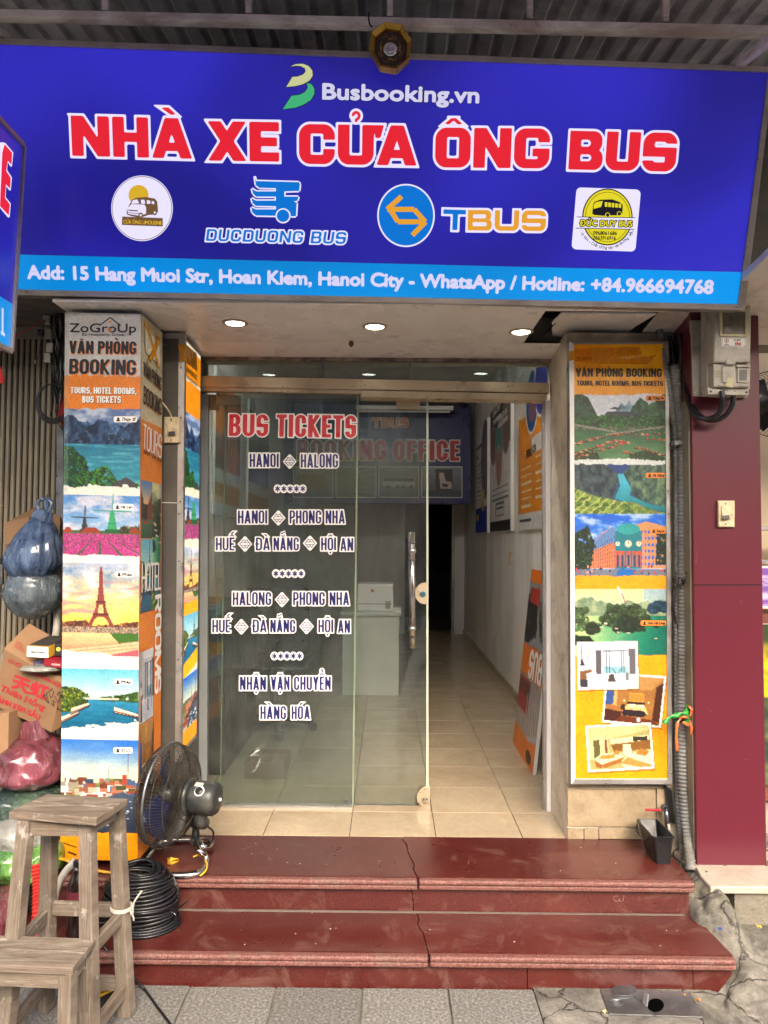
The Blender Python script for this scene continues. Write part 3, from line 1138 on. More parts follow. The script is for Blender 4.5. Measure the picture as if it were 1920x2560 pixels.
def river_scene(A, y0, y1, seed=0):
    w = A.w
    H = y1 - y0
    Y = lambda t: y0 + t * H
    A.grad(A.band(y0, y1), (40, 66, 124), (60, 100, 110), y0, y1)
    n = A.fbm(11, 5, 1.2, .8, seed)
    A.two(A.poly([(0, y0), (w * .3, y0), (w * .5, Y(.25)), (w * .45, Y(.5)), (w * .4, Y(.75)), (0, Y(.65))]), (34, 46, 60), (76, 92, 92), n)
    A.two(A.poly([(w * .5, Y(.25)), (w * .65, y0), (w, y0), (w, Y(.85)), (w * .7, Y(.7)), (w * .6, Y(.55)), (w * .62, Y(.4))]), (36, 60, 62), (120, 140, 110), n, .3, .75)
    A.grad(A.poly([(w * .47, Y(.22)), (w * .53, Y(.22)), (w * .62, Y(.5)), (w * .6, Y(.62)), (w * .8, Y(.78)), (w, Y(.85)), (w, Y(.93)), (w * .7, Y(.85)), (w * .44, Y(.68)), (w * .5, Y(.45))]), (90, 180, 200), (20, 116, 122), Y(.3), Y(.95))
    m = A.below(A.line([(0, Y(.5)), (w * .3, Y(.68)), (w * .6, Y(.74)), (w, Y(.98))], 5, 14, seed)) * A.band(y0, y1)
    A.two(m, (70, 96, 46), (140, 160, 90), A.fbm(8, 4, 1, 1, seed + 3))
    wav = np.abs(((A.X * .9 + A.Y * 1.1 + 18 * n) % 22) - 11)
    A.put(m * (A.X < w * .55) * (wav < 2.2), (196, 196, 120), .8)
    A.put(m * (A.X > w * .6) * np.clip((n - .5) * 6, 0, 1), (160, 120, 100), .6)


def hotel_scene(A, y0, y1, seed=0):
    w = A.w
    H = y1 - y0
    Y = lambda t: y0 + t * H
    A.sky(y0, y1, (40, 104, 196), (110, 160, 214), (196, 212, 236), .55, seed, 30)
    A.put(A.poly([(w * .16, Y(.86)), (w * .2, Y(.48)), (w * .3, Y(.3)), (w * .42, Y(.2)), (w * .46, Y(.86))]), (206, 132, 96))
    A.put(A.poly([(w * .62, Y(.86)), (w * .62, Y(.2)), (w * .78, Y(.12)), (w, Y(.2)), (w, Y(.86))]), (200, 150, 110))
    A.put(A.poly([(w * .3, Y(.32)), (w * .42, Y(.2)), (w * .46, Y(.3)), (w * .46, Y(.42)), (w * .2, Y(.58)), (w * .2, Y(.48))]), (110, 140, 180))
    for j in range(7):
        for i in range(12):
            x = w * (.18 + .025 * i)
            yy = Y(.34 + .075 * j) + (11 - i) * H * .006 * (7 - j) * .5
            if x > w * (.18 + .0) and yy < Y(.84):
                A.put(A.rect(x - 1.3, yy, x + 1.5, yy + 5), (52, 66, 96))
    for j in range(6):
        for i in range(7):
            A.put(A.rect(w * (.73 + .04 * i) - 2, Y(.26 + .1 * j), w * (.73 + .04 * i) + 3, Y(.26 + .1 * j) + 8), (60, 110, 190))
    A.put(A.poly([(w * .44, Y(.86)), (w * .44, Y(.3)), (w * .5, Y(.2)), (w * .68, Y(.2)), (w * .73, Y(.3)), (w * .73, Y(.86))]), (40, 120, 130))
    A.put(A.disc(w * .585, Y(.24), w * .13, H * .09), (60, 150, 150))
    for x in (.47, .52, .585, .65, .70):
        A.put(A.rect(w * x - 4, Y(.58), w * x + 5, Y(.84)), (200, 90, 66))
        A.put(A.rect(w * x - 2, Y(.64), w * x + 3, Y(.84)), (40, 70, 90))
    for x, rr in ((.585, 9), (.47, 6), (.70, 7)):
        A.put(A.disc(w * x, Y(.47), rr), (232, 220, 190))
        A.put(A.seg(w * x, Y(.47), w * x, Y(.47) - rr * .7, 1.6), (50, 60, 80))
    A.clumps([(0, Y(.3)), (w * .15, Y(.2)), (w * .22, Y(.5)), (w * .16, Y(.9)), (0, Y(.9))], 4, 8, [(38, 60, 44), (56, 80, 50)], 60, seed)
    A.clumps([(w * .9, Y(.3)), (w, Y(.3)), (w, Y(.8)), (w * .88, Y(.8))], 4, 7, [(40, 66, 46)], 20, seed + 1)
    A.put(A.band(Y(.87), y1), (120, 124, 136))
    r = np.random.RandomState(seed + 2)
    for k in range(34):
        x, y = r.uniform(0, w), Y(r.uniform(.84, .95))
        A.put(A.rect(x - 2, y - 5, x + 2, y), [(200, 60, 70), (30, 60, 120), (40, 40, 50), (220, 160, 140)][r.randint(4)])
    A.put(A.poly([(w * .45, Y(.93)), (w * .5, Y(.86)), (w * .62, Y(.87)), (w * .66, Y(.95)), (w * .46, Y(.98))]), (40, 110, 170))


def room_scene(A, pts, kind, seed=0):
    """a hotel room snapshot inside the quad pts (tl, tr, br, bl)"""
    (x0, y0), (x1, y1), (x2, y2), (x3, y3) = pts
    m = A.poly(pts)

    def q(u, v):
        return ((x0 * (1 - u) + x1 * u) * (1 - v) + (x3 * (1 - u) + x2 * u) * v, (y0 * (1 - u) + y1 * u) * (1 - v) + (y3 * (1 - u) + y2 * u) * v)
    R = lambda a, b, c, d, col: A.put(A.poly([q(a, b), q(c, b), q(c, d), q(a, d)]), col)
    Q = lambda ps, col: A.put(A.poly([q(*p) for p in ps]), col)
    L = lambda a, b, c, d, w, col: A.put(A.seg(*q(a, b), *q(c, d), w), col)
    if kind == 0:
        A.put(m, (206, 208, 214))
        Q([(0, 0), (1, 0), (.85, .12), (.3, .12)], (232, 232, 236))
        for u in (.1, .16, .22):
            L(u, 0, u, .62, 1, (170, 172, 180))
        R(.42, .18, .84, .68, (222, 230, 236))
        R(.42, .52, .84, .68, (150, 190, 200))
        for u in (.48, .53, .74, .78):
            L(u, .18, u, .66, 2, (70, 74, 84))
        L(.42, .18, .84, .18, 2, (70, 74, 84))
        R(.3, .16, .39, .68, (96, 92, 96))
        R(.87, .14, .98, .7, (104, 100, 104))
        L(.05, 0, .05, .38, 1.5, (40, 40, 44))
        Q([(.02, .5), (.04, .36), (.07, .36), (.1, .5)], (50, 46, 50))
        Q([(.02, .62), (.2, .58), (.3, .72), (.1, .8), (.02, .8)], (120, 90, 60))
        Q([(.12, .68), (.26, .62), (.3, .74), (.14, .78)], (222, 222, 226))
        Q([(.16, .94), (.24, .74), (.7, .7), (.78, .94)], (196, 200, 210))
        Q([(.5, .86), (.52, .7), (.6, .7), (.63, .86)], (76, 66, 64))
        R(.02, .8, .15, .97, (60, 60, 66))
        R(.8, .66, .86, .84, (120, 124, 130))
        L(.58, .58, .64, .68, 1.6, (50, 50, 54))
        L(.72, .58, .68, .68, 1.6, (50, 50, 54))
    elif kind == 1:
        A.put(m, (150, 110, 66))
        Q([(0, 0), (1, 0), (.8, .28), (.35, .28)], (176, 138, 90))
        Q([(.3, .0), (.55, 0), (.5, .2), (.4, .2)], (206, 160, 96))
        Q([(.0, .22), (.14, .2), (.16, .62), (.0, .66)], (60, 84, 130))
        R(.14, .14, .2, .68, (190, 160, 110))
        Q([(.88, .2), (1, .1), (1, .95), (.86, .9)], (70, 40, 26))
        Q([(.42, .36), (.68, .36), (.68, .54), (.42, .54)], (214, 150, 80))
        R(.43, .38, .67, .52, (190, 128, 66))
        Q([(.4, .55), (.7, .55), (.72, .62), (.38, .62)], (50, 30, 24))
        Q([(.3, .78), (.4, .6), (.7, .6), (.78, .78)], (232, 190, 140))
        R(.42, .6, .54, .66, (246, 226, 190))
        R(.57, .6, .69, .66, (246, 226, 190))
        Q([(.3, .78), (.36, .72), (.7, .72), (.76, .8), (.7, .86), (.34, .86)], (44, 34, 40))
        Q([(0, .74), (.3, .78), (.32, 1), (0, 1)], (66, 34, 26))
        Q([(.3, .86), (.9, .9), (1, 1), (.2, 1)], (96, 52, 34))
        R(.28, .62, .36, .74, (60, 36, 26))
        A.put(A.disc(*q(.62, .92), 5, 6), (214, 206, 200))
        A.put(A.disc(*q(.16, .68), 5, 3), (210, 90, 50))
        for u in (.33, .77):
            A.put(A.disc(*q(u, .54), 2.5), (255, 236, 180))
    else:
        A.put(m, (168, 160, 110))
        Q([(0, 0), (1, 0), (1, .12), (.3, .3), (0, .3)], (190, 186, 140))
        R(0, .25, .32, .75, (196, 190, 150))
        R(.08, .3, .18, .72, (96, 90, 56))
        R(.26, .3, .3, .66, (120, 70, 50))
        Q([(.34, .3), (.98, .24), (.98, .36), (.36, .42)], (214, 210, 170))
        R(.72, .27, .96, .37, (54, 50, 40))
        Q([(.36, .42), (1, .36), (1, .58), (.4, .6)], (124, 90, 50))
        R(.55, .44, .68, .7, (236, 226, 180))
        Q([(.08, .76), (.18, .64), (.5, .62), (.56, .72), (.2, .88)], (232, 222, 186))
        Q([(.14, .74), (.2, .67), (.42, .65), (.4, .76)], (176, 136, 76))
        Q([(.08, .78), (.2, .9), (.2, .98), (.1, .94)], (140, 96, 52))
        Q([(.2, .88), (.56, .74), (.5, .86), (.22, .98)], (150, 104, 58))
        Q([(.5, .86), (.62, .66), (1, .6), (1, 1), (.55, 1)], (222, 214, 180))
        Q([(.48, .88), (.62, .74), (1, .96), (1, 1), (.8, 1)], (166, 140, 84))
        Q([(.74, .68), (.84, .54), (.98, .64), (.9, .74)], (160, 120, 66))
        Q([(.38, .66), (.44, .56), (.5, .58), (.48, .68)], (170, 130, 70))
    return m


def pin_chip(pl, x0, y0, x1, y1, text, mats, parent):
    """rounded name chip with a map pin"""
    chip, ink = mats
    r = (y1 - y0) * 0.3
    pts = []
    for cx, cy, a0 in ((x1 - r, y0 + r, -90), (x1 - r, y1 - r, 0), (x0 + r, y1 - r, 90), (x0 + r, y0 + r, 180)):
        for k in range(4):
            a = math.radians(a0 + 30 * k)
            pts.append((cx + r * math.cos(a), cy + r * math.sin(a)))
    shape(pl, pts, chip, parent, 'name_chip', 0.0024)
    h = y1 - y0
    cx, cy = x0 + h * 0.75, y0 + h * 0.42
    shape(pl, ring_pts(cx, cy, h * .22, h * .24, 12), ink, parent, 'pin_mark', 0.0030)
    shape(pl, [(cx - h * .42, y1 - h * .2), (cx, cy), (cx + h * .42, y1 - h * .2), (cx, y1 - h * .12)], ink, parent, 'pin_mark', 0.0032)
    lettering(pl, text, (x0 + h * 1.25, y1 - h * .24), (x1 - h * .25, y1 - h * .24), h * .56, (ink,), parent, 0.045, lift=0.0022, res=9, slant=0.2)


# ------------------------------------------------------------------ palette
FL = 0.263      # shop floor and top tread
T2 = 0.124      # lower tread
WHITE = pm('aged_white_paint', rgb(205, 200, 192), 0.5, var=0.06, scale=3, dirt=rgb(120, 110, 98)[:3], dirt_amt=0.1, dscale=5)
SOFF = pm('soffit_panel', rgb(240, 236, 232), 0.3, var=0.05, scale=2, bump=0.05, bscale=3, dirt=rgb(214, 208, 202)[:3], dirt_amt=0.0, dscale=2.5, dist=0.01)
CREAM = pm('cream_paint', rgb(208, 196, 174), 0.55, var=0.07, scale=4, dirt=rgb(110, 98, 82)[:3], dirt_amt=0.15, dscale=6, bump=0.25, bscale=25)
ALU = pm('brushed_aluminium', rgb(178, 174, 170), 0.38, 0.75, 0.1, 8, 0.05, 90, dirt=rgb(110, 104, 98)[:3], dirt_amt=0.1)
ALUW = pm('champagne_aluminium', rgb(196, 178, 150), 0.36, 0.35, 0.06, 5, 0.05, 60, dirt=rgb(120, 104, 84)[:3], dirt_amt=0.05)
STEEL = pm('polished_steel', rgb(200, 198, 194), 0.16, 1.0, 0.05, 9, 0.03, 120, rvar=0.08)
DSTEEL = pm('dull_steel', rgb(120, 122, 126), 0.42, 0.9, 0.18, 14, 0.2, 110, dirt=rgb(86, 78, 70)[:3], dirt_amt=0.3)
GREYLAM = pm('grey_laminate', rgb(72, 68, 63), 0.5, var=0.12, scale=2, bump=0.05, dirt=rgb(96, 88, 78)[:3], dirt_amt=0.1)
BLACKM = pm('black_plastic', rgb(19, 19, 21), 0.38, var=0.15, bump=0.1, bscale=120)
RUBBER = pm('black_cable', rgb(20, 20, 23), 0.34, var=0.3, scale=30, bump=0.15, bscale=200, rvar=0.1)
DARK = pm('dark_void', rgb(14, 14, 15), 0.9, var=0.3)
CONC = pm('bare_concrete', rgb(128, 122, 112), 0.9, var=0.16, scale=4, bump=0.7, bscale=30, dirt=rgb(78, 74, 66)[:3], dirt_amt=0.4, dscale=4, dist=0.006)
CEMENT = pm('rough_cement', rgb(122, 116, 104), 0.92, var=0.28, scale=9, bump=1.0, bscale=38, dirt=rgb(70, 72, 54)[:3], dirt_amt=0.55, dscale=4.6, dist=0.012)
INWALL = pm('interior_wall', rgb(232, 229, 224), 0.6, var=0.05, scale=1.5, bump=0.15, bscale=12, dirt=rgb(140, 140, 132)[:3], dirt_amt=0.2, dscale=1.2, stretch=(1, 1, 0.35))
MAROON = pm('maroon_panel', rgb(88, 25, 40), 0.32, var=0.015, scale=1, bump=0, rvar=0.01)
BEIGEP = pm('beige_plastic', rgb(206, 190, 156), 0.45, var=0.05, dirt=rgb(120, 96, 66)[:3], dirt_amt=0.2, dscale=14)
METERG = pm('grey_plastic', rgb(176, 172, 160), 0.45, var=0.05, dirt=rgb(110, 96, 76)[:3], dirt_amt=0.16, dscale=9)
CONDUIT = pm('grey_conduit', rgb(138, 138, 134), 0.5, var=0.12, scale=12, dirt=rgb(66, 58, 50)[:3], dirt_amt=0.3)
CARD = pm('cardboard', rgb(120, 90, 62), 0.8, var=0.08, scale=5, bump=0.25, bscale=9, dirt=rgb(88, 64, 44)[:3], dirt_amt=0.2, dist=0.004)
CARDL = pm('pale_cardboard', rgb(138, 106, 76), 0.8, var=0.08, scale=5, bump=0.25, bscale=9)
GOLD = pm('gilt_frame', rgb(176, 140, 52), 0.35, 0.55, 0.2, 20, 0.3, 60)
RUSTW = pm('rusty_white_paint', rgb(232, 226, 226), 0.6, var=0.08, dirt=rgb(116, 82, 60)[:3], dirt_amt=0.3, dscale=6, stretch=(0.5, 1, 1), bump=0.4)
TIN = pm('corrugated_tin', rgb(228, 228, 236), 0.6, 0.1, 0.15, 2, 0.1, 20, dirt=rgb(100, 96, 96)[:3], dirt_amt=0.35, dscale=1.6)
SLAT = pm('shutter_slat', rgb(138, 128, 108), 0.5, 0.15, 0.08, 6, 0.1, 40, dirt=rgb(98, 86, 70)[:3], dirt_amt=0.22, dscale=8, stretch=(1, 1, 0.3))
INK = pm('black_print', rgb(22, 22, 26), 0.45, var=0.05, bump=0)
REDP = pm('red_print', rgb(178, 24, 34), 0.45, var=0.05, bump=0)
PAPER = pm('white_print', rgb(226, 224, 218), 0.5, var=0.03, bump=0)
ORANGE = pm('orange_print', rgb(226, 132, 42), 0.45, var=0.04, bump=0)
TAPE = pm('amber_tape', rgb(206, 142, 24), 0.25, var=0.12, scale=12, bump=0.3, bscale=30)
NAVY = pm('navy_vinyl', rgb(22, 24, 92), 0.35, var=0.03, bump=0)
VWHITE = pm('white_vinyl', rgb(232, 230, 228), 0.4, var=0.02, bump=0)
VRED = pm('red_vinyl', rgb(196, 22, 38), 0.35, var=0.03, bump=0)


def granite():
    m, nt, bs = newmat('red_granite')
    v = coords(nt)
    n = noise_tex(nt, v, 170, 6, 0.75)
    base = ramp(nt, n, [(0.30, rgb(34, 15, 14)), (0.48, rgb(70, 24, 21)), (0.62, rgb(88, 34, 29)), (0.78, rgb(124, 72, 64))])
    big = noise_tex(nt, v, 2.2, 6, 0.6)
    base = mixc(nt, ramp(nt, big, [(0.45, 0), (0.75, 0.45)]), base, rgb(104, 50, 42))
    dust = noise_tex(nt, v, 7, 9, 0.75, 1.2)
    base = mixc(nt, ramp(nt, dust, [(0.52, 0), (0.72, 0.5)]), base, rgb(126, 98, 86))
    nt.links.new(base, bs.inputs['Base Color'])
    nt.links.new(ramp(nt, dust, [(0.3, 0.22), (0.7, 0.5)]), bs.inputs['Roughness'])
    bumpit(nt, bs, noise_tex(nt, v, 60, 6), 0.12, 0.001)
    return m


def nosing():
    m, nt, bs = newmat('worn_granite_edge')
    v = coords(nt)
    n = noise_tex(nt, v, 120, 6, 0.75)
    base = ramp(nt, n, [(0.3, rgb(62, 36, 32)), (0.5, rgb(108, 64, 57)), (0.7, rgb(152, 112, 102))])
    d = noise_tex(nt, v, 9, 8, 0.7, 1)
    base = mixc(nt, ramp(nt, d, [(0.5, 0), (0.7, 0.7)]), base, rgb(112, 92, 82))
    nt.links.new(base, bs.inputs['Base Color'])
    bs.inputs['Roughness'].default_value = 0.6
    bumpit(nt, bs, noise_tex(nt, v, 90, 6, 0.7), 0.5, 0.002)
    return m


def tile_mat(name, a, b, vein, rough, sc2=3.0):
    m, nt, bs = newmat(name)
    v = coords(nt)
    oi = nt.nodes.new('ShaderNodeObjectInfo')
    ad = nt.nodes.new('ShaderNodeVectorMath')
    ad.operation = 'ADD'
    cmb = nt.nodes.new('ShaderNodeCombineXYZ')
    mul = nt.nodes.new('ShaderNodeMath')
    mul.operation = 'MULTIPLY'
    mul.inputs[1].default_value = 37
    nt.links.new(oi.outputs['Random'], mul.inputs[0])
    nt.links.new(mul.outputs[0], cmb.inputs[0])
    nt.links.new(v, ad.inputs[0])
    nt.links.new(cmb.outputs[0], ad.inputs[1])
    v = ad.outputs[0]
    n = noise_tex(nt, v, sc2, 7, 0.6, 0.8)
    c = ramp(nt, n, [(0.3, a), (0.7, b)])
    n2 = noise_tex(nt, v, sc2 * 2.5, 8, 0.75, 2.5)
    c = mixc(nt, ramp(nt, n2, [(0.47, 0), (0.5, 0.4), (0.53, 0)]), c, vein)
    n3 = noise_tex(nt, v, sc2 * 6, 6, 0.7)
    c = mixc(nt, ramp(nt, n3, [(0.58, 0), (0.75, 0.3)]), c, tuple(x * 0.6 for x in vein[:3]) + (1,))
    nt.links.new(c, bs.inputs['Base Color'])
    nt.links.new(ramp(nt, n3, [(0.3, rough), (0.7, rough + 0.15)]), bs.inputs['Roughness'])
    bumpit(nt, bs, n3, 0.05, 0.001)
    return m


def stone_mat():
    m, nt, bs = newmat('flamed_grey_stone')
    v = coords(nt)
    oi = nt.nodes.new('ShaderNodeObjectInfo')
    n = noise_tex(nt, v, 90, 6, 0.8)
    base = ramp(nt, n, [(0.32, rgb(62, 61, 58)), (0.5, rgb(108, 106, 101)), (0.68, rgb(160, 157, 150))])
    tint = ramp(nt, oi.outputs['Random'], [(0, 0.74), (1, 1.05)])
    base = mixc(nt, 1.0, base, tint, 'MULTIPLY')
    d = noise_tex(nt, v, 5, 8, 0.7, 1)
    base = mixc(nt, ramp(nt, d, [(0.5, 0), (0.72, 0.6)]), base, rgb(98, 92, 82))
    nt.links.new(base, bs.inputs['Base Color'])
    bs.inputs['Roughness'].default_value = 0.85
    bumpit(nt, bs, n, 0.6, 0.002)
    return m


def wood_mat():
    m, nt, bs = newmat('weathered_wood')
    v = coords(nt, (1, 1, 1))
    tc = nt.nodes.new('ShaderNodeUVMap')
    tc.uv_map = 'grain'
    mp = nt.nodes.new('ShaderNodeMapping')
    mp.inputs['Scale'].default_value = (4, 70, 1)
    nt.links.new(tc.outputs[0], mp.inputs[0])
    g = noise_tex(nt, mp.outputs[0], 1.0, 8, 0.7, 1.5)
    base = ramp(nt, g, [(0.25, rgb(50, 42, 35)), (0.42, rgb(96, 85, 73)), (0.60, rgb(130, 118, 104)), (0.8, rgb(168, 157, 144))])
    n = noise_tex(nt, v, 7, 8, 0.7, 0.8)
    base = mixc(nt, ramp(nt, n, [(0.42, 0), (0.68, 0.55)]), base, rgb(92, 72, 54))
    w = noise_tex(nt, v, 14, 8, 0.7, 0.2)
    base = mixc(nt, ramp(nt, w, [(0.59, 0), (0.70, 0.6)]), base, rgb(190, 183, 174))
    nt.links.new(base, bs.inputs['Base Color'])
    bs.inputs['Roughness'].default_value = 0.85
    bumpit(nt, bs, g, 0.6, 0.002)
    return m


GRAN, NOSE = granite(), nosing()
FTILE = tile_mat('beige_floor_tile', rgb(166, 148, 122), rgb(188, 171, 144), rgb(142, 120, 94), 0.10)
WTILE = tile_mat('marbled_wall_tile', rgb(136, 120, 95), rgb(168, 151, 124), rgb(110, 86, 62), 0.22, 6)
MARB = tile_mat('beige_marble', rgb(158, 146, 130), rgb(190, 180, 166), rgb(150, 120, 96), 0.4, 7)
STONE, WOOD = stone_mat(), wood_mat()


def glass_mat(name, tint, haze=0.05, hz=(0.62, 0.68, 0.66, 1), smear=True):
    """thin glass: lets light straight through, mirrors by angle, with a film of dust"""
    m = bpy.data.materials.new(name)
    m.use_nodes = True
    nt = m.node_tree
    nt.nodes.clear()
    out = nt.nodes.new('ShaderNodeOutputMaterial')
    tr = nt.nodes.new('ShaderNodeBsdfTransparent')
    tr.inputs[0].default_value = tint
    gl = nt.nodes.new('ShaderNodeBsdfGlossy')
    gl.inputs['Roughness'].default_value = 0.015
    fr = nt.nodes.new('ShaderNodeFresnel')
    fr.inputs[0].default_value = 1.55
    geo = nt.nodes.new('ShaderNodeNewGeometry')
    sub = nt.nodes.new('ShaderNodeMath')
    sub.operation = 'SUBTRACT'
    sub.inputs[0].default_value = 1
    nt.links.new(geo.outputs['Backfacing'], sub.inputs[1])
    mu = nt.nodes.new('ShaderNodeMath')
    mu.operation = 'MULTIPLY'
    nt.links.new(sub.outputs[0], mu.inputs[0])
    m2 = nt.nodes.new('ShaderNodeMath')
    m2.operation = 'MULTIPLY'
    m2.inputs[1].default_value = 2.2
    nt.links.new(fr.outputs[0], m2.inputs[0])
    nt.links.new(m2.outputs[0], mu.inputs[1])
    mx = nt.nodes.new('ShaderNodeMixShader')
    nt.links.new(mu.outputs[0], mx.inputs[0])
    nt.links.new(tr.outputs[0], mx.inputs[1])
    nt.links.new(gl.outputs[0], mx.inputs[2])
    df = nt.nodes.new('ShaderNodeBsdfDiffuse')
    df.inputs[0].default_value = hz
    v = coords(nt, (1, 1, 0.5))
    f = ramp(nt, noise_tex(nt, v, 3.5, 9, 0.72, 2.2), [(0.35, haze * 0.35), (0.75, haze * 2.2)])
    mx2 = nt.nodes.new('ShaderNodeMixShader')
    nt.links.new(f, mx2.inputs[0])
    nt.links.new(mx.outputs[0], mx2.inputs[1])
    nt.links.new(df.outputs[0], mx2.inputs[2])
    nt.links.new(mx2.outputs[0], out.inputs[0])
    return m


GLASS = glass_mat('dusty_door_glass', (0.82, 0.86, 0.84, 1), 0.026, (.62, .64, .63, 1))
TGLASS = glass_mat('transom_glass', (0.72, 0.78, 0.78, 1), 0.04)
GEDGE = pm('green_glass_edge', rgb(120, 132, 110), 0.2, var=0.2, bump=0)

# ------------------------------------------------------------------ ground, road and pavement
g = structure(MB().box((-60, -60, -0.4), (60, 60, -0.16)).build('ground', pm('earth', rgb(96, 92, 84), 0.95)))
ASPH = pm('asphalt', rgb(72, 72, 74), 0.8, var=0.2, scale=3, bump=0.8, bscale=120)
structure(MB().box((-40, -6.6, -0.2), (40, -0.9, -0.12)).build('road', ASPH))
KERB = pm('kerb_stone', rgb(140, 136, 128), 0.85, bump=0.5)
structure(MB().box((-40, -0.9, -0.2), (40, -0.75, -0.004)).build('kerb', KERB, bevel=0.01))
pv = structure(MB().box((-40, -0.75, -0.2), (40, 2.80, -0.012)).build('pavement', CONC))
structure(MB().box((-40, -9.2, -0.2), (40, -6.6, -0.01)).build('far_pavement', KERB))
st0 = None
stmesh = MB().box((-0.152, -0.152, -0.03), (0.152, 0.152, 0.0))
k = 0
for j in range(6):
    for i in range(10):
        x, y = -2.565 + 0.3105 * (i + 0.5), 2.748 - 0.3105 * (j + 0.5)
        if x > 0.54:
            continue
        if st0 is None:
            st0 = stmesh.build('paving_stone', STONE, pv, bevel=0.004)
            o = st0
        else:
            o = st0.copy()
            COL.objects.link(o)
        o.location = (x, y, rnd.uniform(-0.003, 0.001))
        o.rotation_euler = (rnd.uniform(-.004, .004), rnd.uniform(-.004, .004), rnd.uniform(-.004, .004))
        k += 1


def sm(t):
    t = max(0, min(1, t))
    return t * t * (3 - 2 * t)


def cement_mat():
    m, nt, bs = newmat('broken_cement')
    v = coords(nt)
    n = noise_tex(nt, v, 5, 9, 0.72, 0.6)
    col = ramp(nt, n, [(0.30, rgb(62, 59, 54)), (0.45, rgb(102, 98, 90)), (0.58, rgb(130, 125, 115)), (0.72, rgb(160, 155, 144))])
    f = noise_tex(nt, v, 70, 6, 0.8)
    col = mixc(nt, 0.75, col, ramp(nt, f, [(0.35, 0.55), (0.65, 1.1)]), 'MULTIPLY')
    mo = noise_tex(nt, v, 2.3, 6, 0.7, 1)
    col = mixc(nt, ramp(nt, mo, [(0.56, 0), (0.70, 0.55)]), col, rgb(84, 88, 58))
    wv = nt.nodes.new('ShaderNodeTexNoise')
    wv.inputs['Scale'].default_value = 4
    wv.inputs['Detail'].default_value = 6
    nt.links.new(v, wv.inputs['Vector'])
    ad = nt.nodes.new('ShaderNodeVectorMath')
    ad.operation = 'MULTIPLY_ADD'
    ad.inputs[1].default_value = (0.35, 0.35, 0.35)
    nt.links.new(wv.outputs['Color'], ad.inputs[0])
    nt.links.new(v, ad.inputs[2])
    vo = nt.nodes.new('ShaderNodeTexVoronoi')
    vo.feature = 'DISTANCE_TO_EDGE'
    vo.inputs['Scale'].default_value = 3.2
    nt.links.new(ad.outputs[0], vo.inputs['Vector'])
    ck = ramp(nt, vo.outputs['Distance'], [(0.0, .85), (0.008, 0.4), (0.02, 0)])
    col = mixc(nt, ck, col, rgb(44, 40, 34))
    nt.links.new(col, bs.inputs['Base Color'])
    bs.inputs['Roughness'].default_value = 0.92
    mu = nt.nodes.new('ShaderNodeMath')
    mu.operation = 'SUBTRACT'
    nt.links.new(n, mu.inputs[0])
    nt.links.new(ck, mu.inputs[1])
    bumpit(nt, bs, mu.outputs[0], 0.7, 0.012)
    return m


CEMENT = cement_mat()
# rough cement patch with the ramp beside the steps
mb = MB()
nx, ny = 330, 300
X0, X1, Y0, Y1 = 0.54, 3.0, 0.9, 3.62


def cement_z(x, y):
    n_ = 0.05 * noise.noise((x * 6, y * 6, 0))
    base = 0.001 + 0.070 * sm((x - 1.20 + n_) / 0.16) * sm((y - 2.68 + n_) / 0.30)
    base += 0.155 * sm((x - 1.18) / 0.06) * (1 - sm((x - 1.34 + n_) / 0.08) * (1 - sm((y - 3.10) / .1))) * sm((y - 2.84) / 0.16)
    base += 0.028 * sm((x - 1.28) / 0.14) * (1 - sm((x - 1.60 + n_) / 0.2)) * sm((y - 2.38 + n_) / 0.14) * (1 - sm((y - 2.74) / 0.2))
    am = 0.0012 + 0.0138 * sm((x - 1.10) / 0.25)
    fr = noise.fractal((x * 7, y * 7, 1.3), .75, 2.1, 7) + .5 * noise.noise((x * 40, y * 40, 3))
    cr = abs(noise.noise((x * 2.4 + 3, y * 2.4, 5)) + 0.25 * noise.noise((x * 11, y * 11, 2)))
    crack = -0.022 * max(0, 1 - cr / 0.030) * sm((x - 1.05) / 0.2)
    return base + fr * am + crack


for j in range(ny + 1):
    for i in range(nx + 1):
        x, y = X0 + (X1 - X0) * i / nx, Y0 + (Y1 - Y0) * j / ny
        mb.v.append((x, y, cement_z(x, y)))
for j in range(ny):
    for i in range(nx):
        a = j * (nx + 1) + i
        mb.f.append((a, a + 1, a + nx + 2, a + nx + 1))
cp = mb.build('cement_patch', CEMENT, smooth=True)
structure(cp)

# ------------------------------------------------------------------ steps
SL = -1.62   # left end, behind the stools and the clutter
steps = thing('entrance_steps', 'two red granite entrance steps with pale worn edges and a crack through the middle', 'steps', (0, 3.1, 0))
MORT = pm('mortar', rgb(104, 94, 86), 0.9, bump=0.5)
MB().box((SL, 3.07, -0.1), (1.215, 3.44, FL - 0.020)).box((SL, 2.78, -0.1), (1.235, 3.065, T2 - 0.0205)).build('step_core', CONC, steps)


def crack(xa, ya, xb, yb, n=9, amp=0.008, seed=0):
    r = random.Random(seed)
    return [(xa + (xb - xa) * i / n + (r.uniform(-amp, amp) if 0 < i < n else 0), ya + (yb - ya) * i / n) for i in range(n + 1)]


